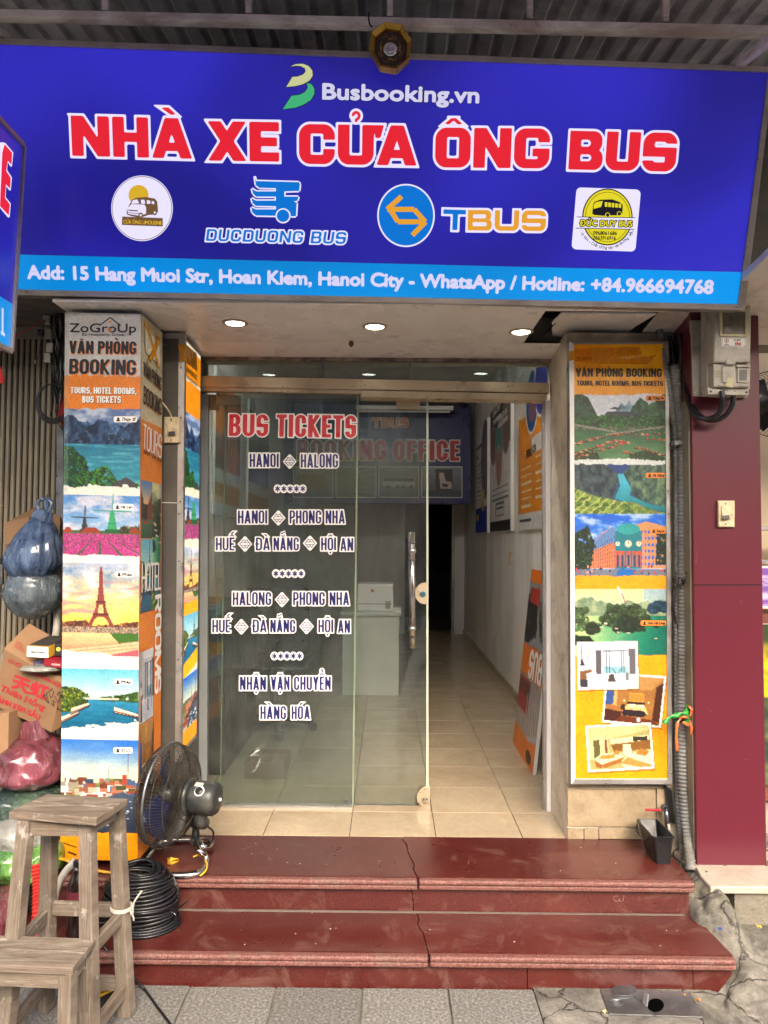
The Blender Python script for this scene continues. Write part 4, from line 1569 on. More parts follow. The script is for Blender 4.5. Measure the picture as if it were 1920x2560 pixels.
def tread(z, yb, yf, xr, cr, seed, xrb=None):
    t = 0.018
    xrb = xrb or xr
    cl = [(x - 0.002, y) for x, y in cr]
    cg = [(x + 0.0025, y) for x, y in cr]
    left = [(SL, yb)] + cl + [(SL, yf)]
    right = [(xrb, yb), (xr, yf)][::1]
    rp = [(xrb, yb), (xr, yf)] + list(reversed(cg))
    MB().prism([(x, y, z) for x, y in left], (0, 0, -t)).build('tread_slab', GRAN, steps)
    MB().prism([(x, y, z + 0.0015) for x, y in rp], (0, 0, -t)).build('tread_slab', GRAN, steps)
    cx = cr[-1][0]
    for a, b, dz in ((SL, cx - 0.003, 0.0), (cx + 0.003, xr, 0.0015)):
        MB().box((a, yf - 0.034, z - 0.020 + dz), (b, yf - 0.0006, z + dz)).build('edge_strip', NOSE, steps, bevel=0.0085, seg=4)
        MB().box((a, yf - 0.029, z - 0.040 + dz), (b, yf + 0.004, z - 0.0215 + dz)).build('edge_strip', NOSE, steps, bevel=0.006, seg=3)


tread(FL, 3.44, 3.037, 1.235, crack(0.078, 3.44, 0.132, 3.037, 11, 0.007, 1), 1)
tread(T2, 3.05, 2.748, 1.262, crack(0.120, 3.05, 0.160, 2.748, 9, 0.006, 2), 2, 1.24)
cr1 = crack(0.108, FL - 0.042, 0.118, T2, 7, 0.004, 3)
MB().prism([(SL, 3.040, FL - 0.042)] + [(x - .002, 3.040, z) for x, z in cr1] + [(SL, 3.040, T2)], (0, 0.02, 0)).build('riser_slab', GRAN, steps)
MB().prism([(1.222, 3.0385, FL - 0.042)] + [(x + .002, 3.0385, z) for x, z in cr1] + [(1.222, 3.0385, T2)], (0, 0.02, 0)).build('riser_slab', GRAN, steps)
for a, b in ((SL, 0.518), (0.521, 1.118)):
    MB().box((a, 2.752, -0.03), (b, 2.777, T2 - 0.042)).build('riser_slab', GRAN, steps)
MB().prism([(1.121, 2.752, T2 - 0.042), (1.262, 2.752, T2 - 0.042), (1.258, 2.752, 0.05), (1.20, 2.752, -0.02), (1.121, 2.752, -0.03)], (0, 0.025, 0)).build('riser_slab', GRAN, steps)
MB().box((SL, 3.028, T2), (1.2, 3.0375, T2 + 0.005)).build('mortar_joint', MORT, steps)
# crumbs and flecks of paper on the treads
mb = MB()
for k in range(46):
    x, y = rnd.uniform(-.9, 1.2), rnd.uniform(2.78, 3.42)
    z = (FL if y > 3.04 else T2) + .0018
    s_ = rnd.uniform(.0012, .0042)
    mb.add([(x + s_ * math.cos(a) * rnd.uniform(.5, 1.2), y + s_ * math.sin(a) * rnd.uniform(.5, 1.2), z + s_ * .3 * (i % 2)) for i, a in enumerate([j * math.pi / 3 for j in range(6)])], [(0, 1, 2, 3, 4, 5)])
mb.build('crumbs', PAPER, steps, kind='stuff')
# scratched mark on the riser
SCRT = pm('pale_scratch', rgb(170, 140, 132), .6, bump=0)
pr = vplane(3.0375)
stroke2(pr, [(1545, 2240), (1536, 2240), (1533, 2246), (1536, 2252), (1546, 2253), (1549, 2247), (1549, 2253), (1558, 2252), (1560, 2238)], .8, SCRT, steps, 'scratch_mark', 0.0006)

# ------------------------------------------------------------------ shop floor, walls and ceiling
shop = structure(MB().box((-1.3, 3.442, 0.1), (1.15, 13.3, FL - 0.008)).build('shop_floor', pm('grout', rgb(70, 60, 50), 0.9)))
t0 = None
TW = 0.388
for j in range(-1, 20):
    ya, yb = 3.751 + 0.377 * j, 3.751 + 0.377 * (j + 1)
    for i in range(-4, 3):
        xa, xb = 0.232 + 0.397 * i, 0.232 + 0.397 * (i + 1)
        if j == -1 or i == 2 or i == -4:
            y0_ = max(ya, 3.442)
            xb2 = min(xb, 1.11)
            xa2 = max(xa, -1.27)
            if j == -1:
                if xa > 0.83 or xb < -0.96:
                    continue
                xb2 = min(xb2, 0.835)
                xa2 = max(xa2, -0.955)
            MB().box((xa2 + 0.0015, y0_ + 0.0015, FL - 0.012), (xb2 - 0.0015, yb - 0.0015, FL)).build('floor_tile', FTILE, shop, bevel=0.0015, seg=1)
            continue
        if t0 is None:
            t0 = MB().box((-0.1970, -0.187, -0.012), (0.1970, 0.187, 0.0)).build('floor_tile', FTILE, shop, bevel=0.0015, seg=1)
            o = t0
        else:
            o = t0.copy()
            COL.objects.link(o)
        o.location = ((xa + xb) / 2, (ya + yb) / 2, FL + rnd.uniform(-0.0006, 0.0006))
# left pillar, dark laminate
pil = structure(MB().prism([P(400, 838, 3.38), P(447, 838, 3.38), P(438, 2125, 3.38), P(396, 2125, 3.38)], (0, 0.46, 0)).build('left_pillar', GREYLAM))
structure(MB().box((-1.33, 3.36, 0.1), (-1.04, 3.84, 2.60)).build('pillar_core', GREYLAM))
jl = P(450, 1500, 3.39).x
structure(MB().box((-1.33, 3.40, 0.1), (-0.962, 3.84, 0.66)).box((-1.33, 3.83, 0.1), (-0.972, 3.95, 3.6)).build('left_wall', GREYLAM))
# right wall with tiled foot
JX = 0.832
rw = structure(MB().box((JX, 3.445, 0.1), (1.372, 3.80, 2.60)).build('right_wall', CREAM))
structure(MB().box((JX + 0.02, 3.80, 0.1), (1.5, 3.95, 3.6)).build('right_inner_wall', CREAM))
structure(MB().box((-1.3, 3.80, 2.555), (1.3, 3.95, 3.6)).build('wall_over_door', CREAM))
sk = [(1418, 1972, 1640, 2068), (1418, 2071, 1458, 2099), (1460, 2071, 1495, 2099), (1497, 2070, 1640, 2099)]
wt = thing('tiled_wall_foot', 'marbled beige tiles covering the wall foot under the right poster box', 'wall tiles', (1.1, 3.44, FL))
for (a, b, c, d) in sk:
    p, q = P(a, b, 3.435), P(c, d, 3.435)
    MB().box((p.x + 0.001, 3.433, max(q.z, FL) + 0.001), (q.x - 0.001, 3.4449, p.z - 0.001)).build('wall_tile', WTILE, wt, bevel=0.001, seg=1)
p, q = P(1418, 1960, 3.435), P(1650, 1970, 3.435)
MB().box((p.x, 3.431, q.z), (q.x, 3.4449, p.z)).build('wall_tile', WTILE, wt, bevel=0.001, seg=1)
MB().box((q.x - 0.018, 3.425, FL + 0.001), (q.x + 0.03, 3.4448, q.z - 0.001)).build('wall_tile', WTILE, wt, bevel=0.001, seg=1)
# interior shell
RX, LX, BY, CZ = 1.115, -1.29, 10.8, 3.35
structure(MB().box((RX, 3.95, 0.1), (RX + 0.1, BY + 2.6, CZ + .1)).build('interior_right_wall', INWALL))
structure(MB().box((LX - 0.1, 3.95, 0.1), (LX, BY + 2.6, CZ + .1)).build('interior_left_wall', INWALL))
structure(MB().box((LX - 0.1, 3.8, CZ), (RX + 0.1, BY + 2.6, CZ + 0.1)).build('interior_ceiling', INWALL))
dx = P(1132, 1500, BY).x
structure(MB().box((dx, BY, 0.1), (RX, BY + 0.12, CZ)).box((LX, BY, 0.1), (0.25, BY + 0.12, CZ)).box((0.25, BY, 2.2), (dx, BY + 0.12, CZ)).build('interior_back_wall', INWALL))
structure(MB().box((LX, BY + 2.5, 0.1), (RX, BY + 2.6, CZ)).build('corridor_end', DARK))
MB().box((dx - 0.02, BY - 0.03, FL), (dx + 0.02, BY - 0.001, 2.2)).build('door_frame_post', ALU, None)
o = bpy.data.objects['door_frame_post']
tag(o, 'thin grey door post beside the black opening at the far end of the corridor', 'door frame')
skt = MB().box((RX - 0.014, 3.97, FL), (RX - 0.0005, BY, FL + 0.07)).build('skirting', FTILE, bpy.data.objects['interior_right_wall'])

# facade behind the sign, soffit, fascia
structure(MB().box((-3.2, 3.6, 2.60), (3.4, 3.8, 4.3)).build('facade_wall', CONC))
ZS = CAMZ + 0.957
sa = -1.37
sf = MB()
xr1 = P(1345, 800, 3.2).x
sf.box((sa, 2.965, ZS), (xr1, 3.56, ZS + 0.012))
sf.box((xr1, 2.965, ZS + 0.004), (1.36, 3.06, ZS + 0.016))
soff = structure(sf.build('soffit', SOFF))
fz = P(940, 893, 3.555).z
fz = P(940, 894, 3.775).z
structure(MB().prism([(-1.02, 3.545, ZS - 0.001), (-1.02, 3.774, fz), (-1.02, 3.774, ZS - 0.001)], (JX + 1.02, 0, 0)).build('fascia', SOFF))
structure(MB().box((-1.0, 3.775, fz - 0.018), (JX, 3.799, fz + 0.01)).build('lintel', pm('peeling_paint', rgb(170, 150, 140), 0.7, dirt=rgb(50, 44, 40)[:3], dirt_amt=0.7, dscale=12, bump=0.6)))
# above-soffit void
structure(MB().box((sa, 3.3, ZS + 0.14), (1.5, 3.6, ZS + 0.15)).build('void_cover', DARK))
bp = thing('broken_ceiling_panel', 'sagging broken white ceiling panel over the right poster box', 'ceiling panel', P(1500, 815, 3.2))


def spanel(pts, depth_z, name, m, par, th=0.006):
    v = [G(x, y, z) for (x, y, z) in pts]
    MB().prism(v, (0, 0, th)).build(name, m, par)


spanel([(1380, 806, 2.632), (1404, 783, 2.632), (1641, 785, 2.625), (1588, 817, 2.615), (1546, 852, 2.612), (1380, 854, 2.622)], 0, 'panel', SOFF, bp)
spanel([(1354, 842, 2.625), (1402, 783, 2.645), (1412, 783, 2.645), (1384, 815, 2.625)], 0, 'dark_gap_strip', DARK, bp, 0.002)  # near-black strip painted for the shade in the gap beside the panel
bp2 = thing('bent_ceiling_flap', 'hanging white ceiling flap with bent corner beside the electric meter', 'ceiling panel', P(1690, 800, 3.0))
spanel([(1606, 830, 2.60), (1650, 776, 2.648), (1764, 777, 2.645), (1766, 800, 2.62), (1730, 834, 2.60)], 0, 'panel', WHITE, bp2)
# downlights
LM, nt_, bs_ = newmat('downlight_glow')
bs_.inputs['Emission Color'].default_value = (1, 0.93, 0.80, 1)
bs_.inputs['Emission Strength'].default_value = 26 * K
for i, (x, y, lb) in enumerate(((588, 806, 'round lit downlight in the soffit above the BUS TICKETS glass'), (937, 815, 'round lit downlight in the middle of the soffit'), (1303, 828, 'round lit downlight beside the broken ceiling panel'))):
    c = G(x, y, ZS)
    c.z = ZS
    dl = thing('downlight', lb, 'ceiling light', c, 'downlights in the soffit')
    MB().lathe([(0.040, -0.001), (0.056, -0.001), (0.056, -0.006), (0.047, -0.009), (0.040, -0.004)], c, (0, 0, 1), 32, False).build('trim_ring', ALUW, dl, smooth=True)
    MB().lathe([(0.0395, -0.004), (0.0395, -0.0055)], c, (0, 0, 1), 32).build('lamp_disc', LM, dl)
p = G(878, 855, ZS)
o = MB().lathe([(0.001, 0), (0.008, -.004), (0.013, -.014), (0.012, -.024), (0.004, -.032)], P(878, 851, 3.53) , (0, 0, 1), 9).build('wasp_nest', pm('nest', rgb(90, 76, 52), 0.9, bump=1, bscale=200), smooth=True)
tag(o, 'tiny brown insect nest hanging under the soffit edge', 'nest')

# ------------------------------------------------------------------ neighbours
structure(MB().box((-4.5, 3.72, -0.1), (-1.33, 3.8, 4.3)).build('left_shop_wall', DARK))
structure(MB().box((-4.5, 3.0, 2.655), (-1.375, 3.75, 2.73)).build('left_shop_canopy', pm('dark_canopy', rgb(90, 86, 82), 0.7, dirt=rgb(50, 46, 42)[:3], dirt_amt=0.4)))
rp = structure(MB().prism([P(1726, 760, 3.25), P(1896, 760, 3.25), P(1917, 2164, 3.25), P(1742, 2164, 3.25)], (0, 0.5, 0)).build('maroon_pillar', MAROON, bevel=0.003))
pj = vplane(3.25)
MB().hexa([P(1726 + 8.5, 1461, 3.2495), P(1906, 1461, 3.2495), P(1906, 1463.5, 3.2495), P(1726 + 8.5, 1463.5, 3.2495)], [P(1726 + 8.5, 1461, 3.2485), P(1906, 1461, 3.2485), P(1906, 1463.5, 3.2485), P(1726 + 8.5, 1463.5, 3.2485)]).build('panel_joint', DARK, rp)
SCR = pm('scuffed_maroon', rgb(124, 70, 84), .5, bump=0)
for pts in ([(1741, 1378), (1743, 1392), (1741, 1404)], [(1736, 1402), (1742, 1408)], [(1770, 1774), (1779, 1778), (1780, 1782)], [(1850, 1500), (1856, 1512)], [(1790, 2030), (1793, 2033)], [(1860, 1900), (1872, 1896)]):
    stroke2(pj, pts, 1.0, SCR, rp, 'scratch', .0006)
TANG = pm('tan_grey_trim', rgb(136, 126, 108), 0.6, dirt=rgb(90, 80, 66)[:3], dirt_amt=0.3)
structure(MB().prism([P(1720, 1000, 3.27), P(1727, 1000, 3.27), P(1743, 2161, 3.27), P(1735, 2161, 3.27)], (0, 0.4, 0)).build('pillar_side', TANG))
# dark recess with cables at the right wall
structure(MB().box((1.372, 3.50, 0.2), (1.42, 3.7, 2.7)).build('recess_wall', TANG))
# right-hand shop
structure(MB().box((1.67, 4.6, 0.2), (5, 4.7, 4.2)).build('right_shop_wall', pm('warm_cream_wall', rgb(226, 206, 172), 0.7)))
structure(MB().box((1.6, 3.2, 0.16), (5, 4.6, 0.226)).build('right_shop_floor', MARB))
structure(MB().prism([(1.40, 2.55, 2.70), (1.40, 3.6, 2.59), (5, 3.6, 2.59), (5, 2.55, 2.70)], (0, 0, 0.03)).build('right_shop_soffit', WHITE))
slab = thing('marble_ledge', 'cream marble ledge under the maroon pillar', 'ledge', (1.6, 3.1, 0.25))
lv = [G(1740, 2168, 0.233), G(1752, 2190, 0.233), G(1776, 2216, 0.233), Vector((3, G(1776, 2216, .233).y - .0, 0.233)), Vector((3, 3.4, 0.233)), Vector((1.30, 3.4, 0.233))]
MB().prism(lv, (0, 0, -0.03)).build('slab', MARB, slab, bevel=0.006, seg=3)
structure(MB().box((1.42, 3.07, -0.05), (5, 3.25, 0.202)).build('ledge_wall', pm('rough_plaster', rgb(126, 120, 106), 0.9, bump=1.0, bscale=40, dirt=rgb(88, 84, 72)[:3], dirt_amt=0.4, dist=0.01)))
# beige sill behind, shelf with goods and a fan in the right-hand shop
shf = thing('display_shelf', 'brown shelf with framed goods just inside the right shop', 'shelf', (1.95, 4.3, 0.3))
BRN = pm('brown_wood', rgb(110, 62, 46), 0.5)
for ypx in (1535, 1978):
    q = P(1900, ypx, 4.0)
    MB().box((1.98, 4.0, q.z - 0.05), (3.2, 4.3, q.z)).build('board', BRN, shf)
q1, q2 = P(1900, 1315, 4.0), P(1900, 1400, 4.0)
MB().box((1.98, 4.0, q1.z - .02), (3.2, 4.3, q1.z)).build('board', ALU, shf)
MB().box((1.98, 4.0, q2.z - .02), (3.2, 4.3, q2.z)).build('board', ALU, shf)
A = Art(60, 160, 3, (200, 180, 220), 4)
A.two(A.band(0, 400), (150, 110, 190), (224, 214, 240), A.fbm(20, 4))
A.two(A.band(40, 80), (120, 110, 190), (220, 190, 230), A.fbm(8, 4))
pa, pb_ = P(1905, 1420, 4.0), P(1905, 1515, 4.0)
PRINT = attrmat('printed_vinyl', 0.42)
pic = thing('purple_picture', 'purple and lilac framed picture on the right shop shelf', 'picture', (2.0, 3.98, pb_.z))
A.sheet('print', PRINT, [(1.99, 3.985, pa.z), (2.4, 3.985, pa.z), (2.4, 3.985, pb_.z), (1.99, 3.985, pb_.z)], pic)
MB().box((1.985, 3.988, pb_.z - .01), (2.41, 4.0, pa.z + .01)).build('frame', VWHITE, pic)
A = Art(60, 200, 3, (90, 100, 50), 5)
A.two(A.band(0, 400), (60, 70, 40), (230, 210, 60), A.fbm(30, 4))
A.two(A.band(90, 400), (50, 60, 50), (120, 130, 90), A.fbm(14, 4))
pa, pb_ = P(1905, 1560, 4.0), P(1905, 1960, 4.0)
pic = thing('yellow_picture', 'yellow and dark green picture below the lilac one in the right shop', 'picture', (2.0, 3.98, pb_.z))
A.sheet('print', PRINT, [(1.99, 3.985, pa.z), (2.4, 3.985, pa.z), (2.4, 3.985, pb_.z), (1.99, 3.985, pb_.z)], pic)
MB().box((1.985, 3.988, pb_.z), (2.41, 4.0, pa.z)).build('frame', VWHITE, pic)

# ------------------------------------------------------------------ awning
roof = MB()
per, amp_ = 0.10, 0.018
prof = []
x = -3.6
while x < 3.6:
    prof += [(x, 0), (x + 0.045, 0), (x + 0.06, amp_), (x + 0.085, amp_)]
    x += per
RZ = lambda y: 3.91 - 0.14 * (3.62 - y)
ya, yb = 0.55, 3.62
n = len(prof)
roof.v = [(x, ya, RZ(ya) + z) for x, z in prof] + [(x, yb, RZ(yb) + z) for x, z in prof]
roof.f = [(i, i + 1, n + i + 1, n + i) for i in range(n - 1)]
structure(roof.build('awning_roof', TIN))
tr = thing('awning_truss', 'rusty white steel beam with short struts under the tin awning', 'beam', (0, 2.75, 3.5))
YB = 2.72
MB().prism([P(-200, 17, YB), P(2120, 66, YB), P(2120, 88, YB), P(-200, 36, YB)], (0, 0.04, 0)).build('beam', RUSTW, tr, bevel=0.003)
for x in (-100, 264, 622, 975, 1324, 1663, 1990):
    a, b = P(x, 20 + (x + 200) * 0.021, YB + .02), P(x + 1, -120, YB + .02)
    MB().beam(a, (b.x, b.y, RZ(YB) + 0.0), 0.022, 0.022, (0, 1, 0)).build('strut', RUSTW, tr)
MB().prism([(-3.2, 2.0, RZ(2.0) - 0.05), (3.2, 2.0, RZ(2.0) - 0.05), (3.2, 2.0, RZ(2.0) - 0.005), (-3.2, 2.0, RZ(2.0) - 0.005)], (0, 0.03, 0)).build('top_chord', RUSTW, tr)
br = MB().beam(P(1835, 170, 2.78), P(1935, 92, 2.60), 0.03, 0.03).build('brace_tube', RUSTW)
tag(br, 'slanting steel brace at the top right corner of the blue sign', 'brace')
br = MB().beam(P(-5, 72, 2.85), P(30, 98, 2.85), 0.02, 0.02).build('brace_tube', RUSTW)
tag(br, 'short rusty brace at the top left corner above the blue sign', 'brace')
o = MB().tube([P(922, 30, 2.71), P(921, 45, 2.70), P(924, 60, 2.705), P(930, 68, 2.71)], 0.003, 6).build('wire_hook', DARK)
tag(o, 'bent dark wire hook hanging from the awning beam', 'hook')


# ------------------------------------------------------------------ the big backlit sign
PS = Plane(P(36, 738, 2.95), P(1860, 776, 2.95), P(1930, 170, 2.76))
if PS.n.y > 0:
    PS.n = -PS.n
sign = thing('shop_sign', 'large backlit navy shop sign with red NHÀ XE CỬA ÔNG BUS lettering', 'sign', PS.at(960, 757))


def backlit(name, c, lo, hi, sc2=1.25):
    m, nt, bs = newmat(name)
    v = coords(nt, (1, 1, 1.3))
    n = noise_tex(nt, v, sc2, 1, 0.4)  # noise in the emission stands in for hot spots of lamps behind the face
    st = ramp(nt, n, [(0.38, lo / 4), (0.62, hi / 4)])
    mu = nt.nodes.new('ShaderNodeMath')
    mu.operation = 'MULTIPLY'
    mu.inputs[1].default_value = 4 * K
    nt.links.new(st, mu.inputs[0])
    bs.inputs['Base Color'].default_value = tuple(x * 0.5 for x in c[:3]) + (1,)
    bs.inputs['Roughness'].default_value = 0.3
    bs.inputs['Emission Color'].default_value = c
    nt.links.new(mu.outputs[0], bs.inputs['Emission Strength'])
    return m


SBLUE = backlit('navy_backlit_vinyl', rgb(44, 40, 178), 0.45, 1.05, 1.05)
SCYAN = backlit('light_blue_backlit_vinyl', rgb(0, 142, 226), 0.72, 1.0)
SRED = emit('red_backlit_vinyl', rgb(240, 36, 54), 0.85)
SWHT = emit('white_backlit_vinyl', rgb(230, 224, 252), 1.0)
SLAV = emit('lavender_backlit_vinyl', rgb(214, 212, 246), 0.9)
SGRN = emit('green_backlit_vinyl', rgb(70, 190, 130), 0.8)
SCRM = emit('cream_backlit_vinyl', rgb(214, 218, 160), 0.8)
SCB = emit('azure_backlit_vinyl', rgb(0, 120, 220), 0.85)
SORG = emit('amber_backlit_vinyl', rgb(240, 168, 50), 0.85)
SYEL = emit('yellow_backlit_vinyl', rgb(238, 224, 40), 0.85)
SGLD = emit('gold_backlit_vinyl', rgb(226, 184, 40), 0.85)
SBRN = emit('brown_backlit_vinyl', rgb(130, 96, 58), 0.7)
SBLK = emit('black_backlit_vinyl', rgb(26, 24, 40), 0.6)
FRM = pm('sign_frame_metal', rgb(168, 160, 156), 0.45, 0.4, 0.1, 6, 0.1, 60, dirt=rgb(110, 100, 92)[:3], dirt_amt=0.15)
iTL, iTR, iBR, iBL = (-32, 112), (1918, 183), (1842, 761), (38, 724)
oTL, oTR, oBR, oBL = (-42, 96), (1931, 170), (1859, 776), (24, 738)
nb = -PS.n * 0.11
MB().prism([PS.at(*oTL), PS.at(*oTR), PS.at(*oBR), PS.at(*oBL)], nb).build('box_body', ALU, sign)
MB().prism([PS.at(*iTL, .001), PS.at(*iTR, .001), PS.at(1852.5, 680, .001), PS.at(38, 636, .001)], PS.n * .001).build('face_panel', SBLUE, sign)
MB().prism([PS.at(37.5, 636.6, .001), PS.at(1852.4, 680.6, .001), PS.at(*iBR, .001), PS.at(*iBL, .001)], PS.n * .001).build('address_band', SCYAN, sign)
for q in ((oTL, oTR, iTR, iTL), (iTR, oTR, oBR, iBR), (iBL, iBR, oBR, oBL), (oTL, iTL, iBL, oBL)):
    MB().prism([PS.at(*c, .0005) for c in q], PS.n * 0.012).build('frame_bar', FRM, sign, bevel=0.002)
for x, y in ((1838, 768), (1844, 769), (1891, 400), (1864, 620), (1926, 181), (70, 731)):
    MB().lathe([(0.003, 0), (0.003, .002), (.001, .003)], PS.at(x, y, .0125), PS.n, 8).build('screw', DSTEEL, sign)
# main lettering
for word, xa, ya, xb, yb, cap in (('NHÀ', 176, 396, 487, 404, 113), ('XE', 515, 408, 704, 411, 111), ('CỬA', 742, 416, 1047, 421, 112), ('ÔNG', 1081, 425, 1377, 428, 112), ('BUS', 1414, 430, 1692, 436, 109)):
    lettering(PS, word, (xa, ya), (xb, yb), cap, (SRED, SWHT), sign, rim=0.055, res=30, block=(.315, .235, .08))
lettering(PS, 'Busbooking.vn', (804, 251), (1199, 261), 47, (SLAV, SBLK), sign, weight=0.045, rim=0.03, res=18)
lettering(PS, 'Add: 15 Hang Muoi Str, Hoan Kiem, Hanoi City - WhatsApp / Hotline: +84.966694768', (69, 698), (1782, 736), 38, (SLAV,), sign, weight=0.050, res=13)
# B mark
B1 = [(726, 167), (740, 161), (757, 160), (772, 166), (781, 177), (782, 190), (774, 202), (758, 211), (738, 216), (716, 218), (731, 193), (745, 192), (758, 187), (764, 180), (763, 172), (752, 166), (740, 165)]
B2 = [(766, 208), (779, 211), (786, 222), (786, 236), (777, 251), (760, 262), (738, 270), (707, 274), (729, 240), (748, 238), (762, 231), (769, 222), (769, 214)]
for pts, mt in ((B1, SCRM), (B2, SGRN)):
    cx, cy = sum(p[0] for p in pts) / len(pts), sum(p[1] for p in pts) / len(pts)
    stroke2(PS, pts + [pts[0]], 3.2, SBLK, sign, 'logo_outline', 0.0022)
    shape(PS, pts, mt, sign, 'logo_mark', 0.0030)
# round van badge
shape(PS, ring_pts(355.5, 521, 77, 82, 64), SWHT, sign, 'badge_disc', .0024)
for rr in (.965, .90):
    pts = ring_pts(355.5, 521, 77 * rr, 82 * rr, 64)
    if rr == .965:
        stroke2(PS, pts + [pts[0]], 1.6, SBRN, sign, 'badge_ring', .0029)
shape(PS, ring_pts(347, 488, 25, 25, 32), SGLD, sign, 'badge_sun', .0030)
van = [(317, 530), (322, 516), (331, 500), (341, 495), (366, 493), (388, 497), (394, 505), (396, 530), (386, 537), (372, 538), (352, 545), (330, 541), (318, 537)]
shape(PS, van, SBRN, sign, 'badge_van', .0036)
shape(PS, [(320, 520), (330, 511), (362, 512), (366, 519), (366, 535), (350, 540), (320, 535)], SWHT, sign, 'badge_van_side', .0042)
for q in ([(333, 501), (344, 499), (349, 509), (329, 510)], [(353, 500), (362, 500), (364, 510), (354, 510)], [(368, 501), (376, 502), (377, 510), (368, 510)], [(380, 503), (386, 504), (387, 511), (380, 510)]):
    shape(PS, q, SWHT, sign, 'badge_window', .0042)
stroke2(PS, [(322, 526), (346, 528)], 3, SBRN, sign, 'badge_line', .0048)
stroke2(PS, [(320, 532), (350, 535)], 1.6, SBRN, sign, 'badge_line', .0048)
for x, y in ((353, 539), (388, 532)):
    shape(PS, ring_pts(x, y, 6, 7, 16), SBRN, sign, 'badge_wheel', .0054)
    shape(PS, ring_pts(x, y, 2.6, 3, 10), SWHT, sign, 'badge_wheel', .0060)
shape(PS, [(307, 542), (408, 546), (408, 567), (306, 563)], SBRN, sign, 'badge_plate', .0060)
lettering(PS, 'CỬA ÔNG LIMOUSINE', (310, 560), (406, 563.5), 10.5, (SGLD,), sign, .02, lift=.0062, res=9)
# truck mark
tk = [(640, 453), (747, 456), (750, 461), (748, 478), (738, 478), (711, 479), (711, 492), (746, 492), (744, 502), (735, 504), (742, 508), (740, 541), (728, 541), (718, 524), (702, 524), (692, 540), (640, 539), (631, 531), (629, 519), (640, 524), (690, 524), (690, 516), (640, 515), (632, 508), (629, 496), (640, 502), (690, 502), (690, 492), (641, 492), (633, 484), (630, 472), (641, 479), (690, 479), (690, 471), (648, 470), (640, 463), (637, 441)]
mbx = stroke2(PS, tk + [tk[0]], 7, SWHT, sign, 'truck_outline', .0024)
shape(PS, tk, SCB, sign, 'truck_mark', .0032)
shape(PS, ring_pts(708, 540, 19, 19, 28), SWHT, sign, 'truck_wheel', .0038)
shape(PS, ring_pts(708, 540, 15.5, 15.5, 28), SCB, sign, 'truck_wheel', .0044)
lettering(PS, 'DUCDUONG BUS', (511, 606), (866, 614), 37, (SCB, SWHT), sign, rim=.10, res=20, slant=.15, block=(.22, .17, .17))
# ring arrow mark
shape(PS, ring_pts(1015, 539, 72, 79, 64), SWHT, sign, 'arrow_disc', .0024)
shape(PS, ring_pts(1015, 539, 68, 75, 64), SCB, sign, 'arrow_disc', .0030)
ar = lambda p: [(960 + x / 1.728, 400 + y / 1.728) for x, y in p]
stroke2(PS, ar([(76, 158), (14, 214), (130, 214), (178, 268)]), 12.5, SORG, sign, 'arrow_mark', .0038)
stroke2(PS, ar([(22, 208), (60, 268), (180, 268), (122, 326)]), 12.5, SORG, sign, 'arrow_mark', .0046)
lettering(PS, 'T', (1101, 580), (1172, 582), 62, (SCB, SWHT), sign, rim=.09, res=24, lift=.0018, block=(.26, .22, .12))
lettering(PS, 'BUS', (1163, 582), (1368, 584), 62, (SORG, SWHT), sign, rim=.09, res=24, lift=.0040, block=(.26, .22, .14))
# square badge
sq = []
for (cx, cy, a0) in ((1589, 486, -90), (1577, 617, 0), (1441, 612, 90), (1452, 481, 180)):
    for k in range(6):
        a = math.radians(a0 + 18 * k)
        sq.append((cx + 12 * math.cos(a), cy + 12 * math.sin(a)))
shape(PS, sq, SWHT, sign, 'badge_square', .0024)
shape(PS, ring_pts(1518, 543, 63, 71, 64), SBLK, sign, 'badge_ring', .0030)
shape(PS, ring_pts(1518, 543, 60, 68, 64), SYEL, sign, 'badge_disc', .0036)
pts = ring_pts(1518, 543, 55, 62, 64)
stroke2(PS, pts + [pts[0]], 1.2, SBLK, sign, 'badge_ring', .0042)
shape(PS, [(1441, 543), (1585, 545), (1583, 573), (1439, 571)], SWHT, sign, 'badge_strip', .0048)
for a, b in (((1441, 543), (1587, 545)), ((1438, 571), (1584, 574))):
    stroke2(PS, [a, b], 1.8, SBLK, sign, 'badge_line', .0056)
lettering(PS, 'ĐỨC DUY BUS', (1446, 568), (1581, 570), 20, (SYEL, SBLK), sign, .03, rim=.10, res=14, lift=.0052)
bus = [(1480, 535), (1482, 512), (1486, 505), (1500, 500), (1530, 499), (1548, 506), (1556, 513), (1555, 535), (1548, 539), (1524, 539), (1506, 540), (1484, 538)]
shape(PS, bus, SBLK, sign, 'badge_bus', .0048)
shape(PS, [(1483, 513), (1489, 506), (1506, 503), (1502, 518), (1483, 523)], SYEL, sign, 'badge_window', .0054)
for i in range(5):
    x = 1511 + i * 8.6
    shape(PS, [(x, 506 + i), (x + 6.5, 506.5 + i), (x + 6.5, 518 + i * .6), (x, 517.5 + i * .6)], SYEL, sign, 'badge_window', .0054)
for x, y in ((1518, 538), (1547, 535)):
    shape(PS, ring_pts(x, y, 6, 6, 16), SYEL, sign, 'badge_wheel', .0054)
    shape(PS, ring_pts(x, y, 4.4, 4.4, 16), SBLK, sign, 'badge_wheel', .0060)
lettering(PS, '0968061686', (1481, 588), (1541, 589), 10.5, (SBLK,), sign, .025, lift=.0046, res=9)
lettering(PS, '0563916916', (1482, 600), (1538, 601), 10.5, (SBLK,), sign, .025, lift=.0046, res=9)
words = ['Uy', 'tín', '-', 'Chất', 'lượng', 'tạo', 'nên', 'thương', 'hiệu']
lens = [len(w) + 1 for w in words]
tot = sum(lens)
a = math.radians(150)
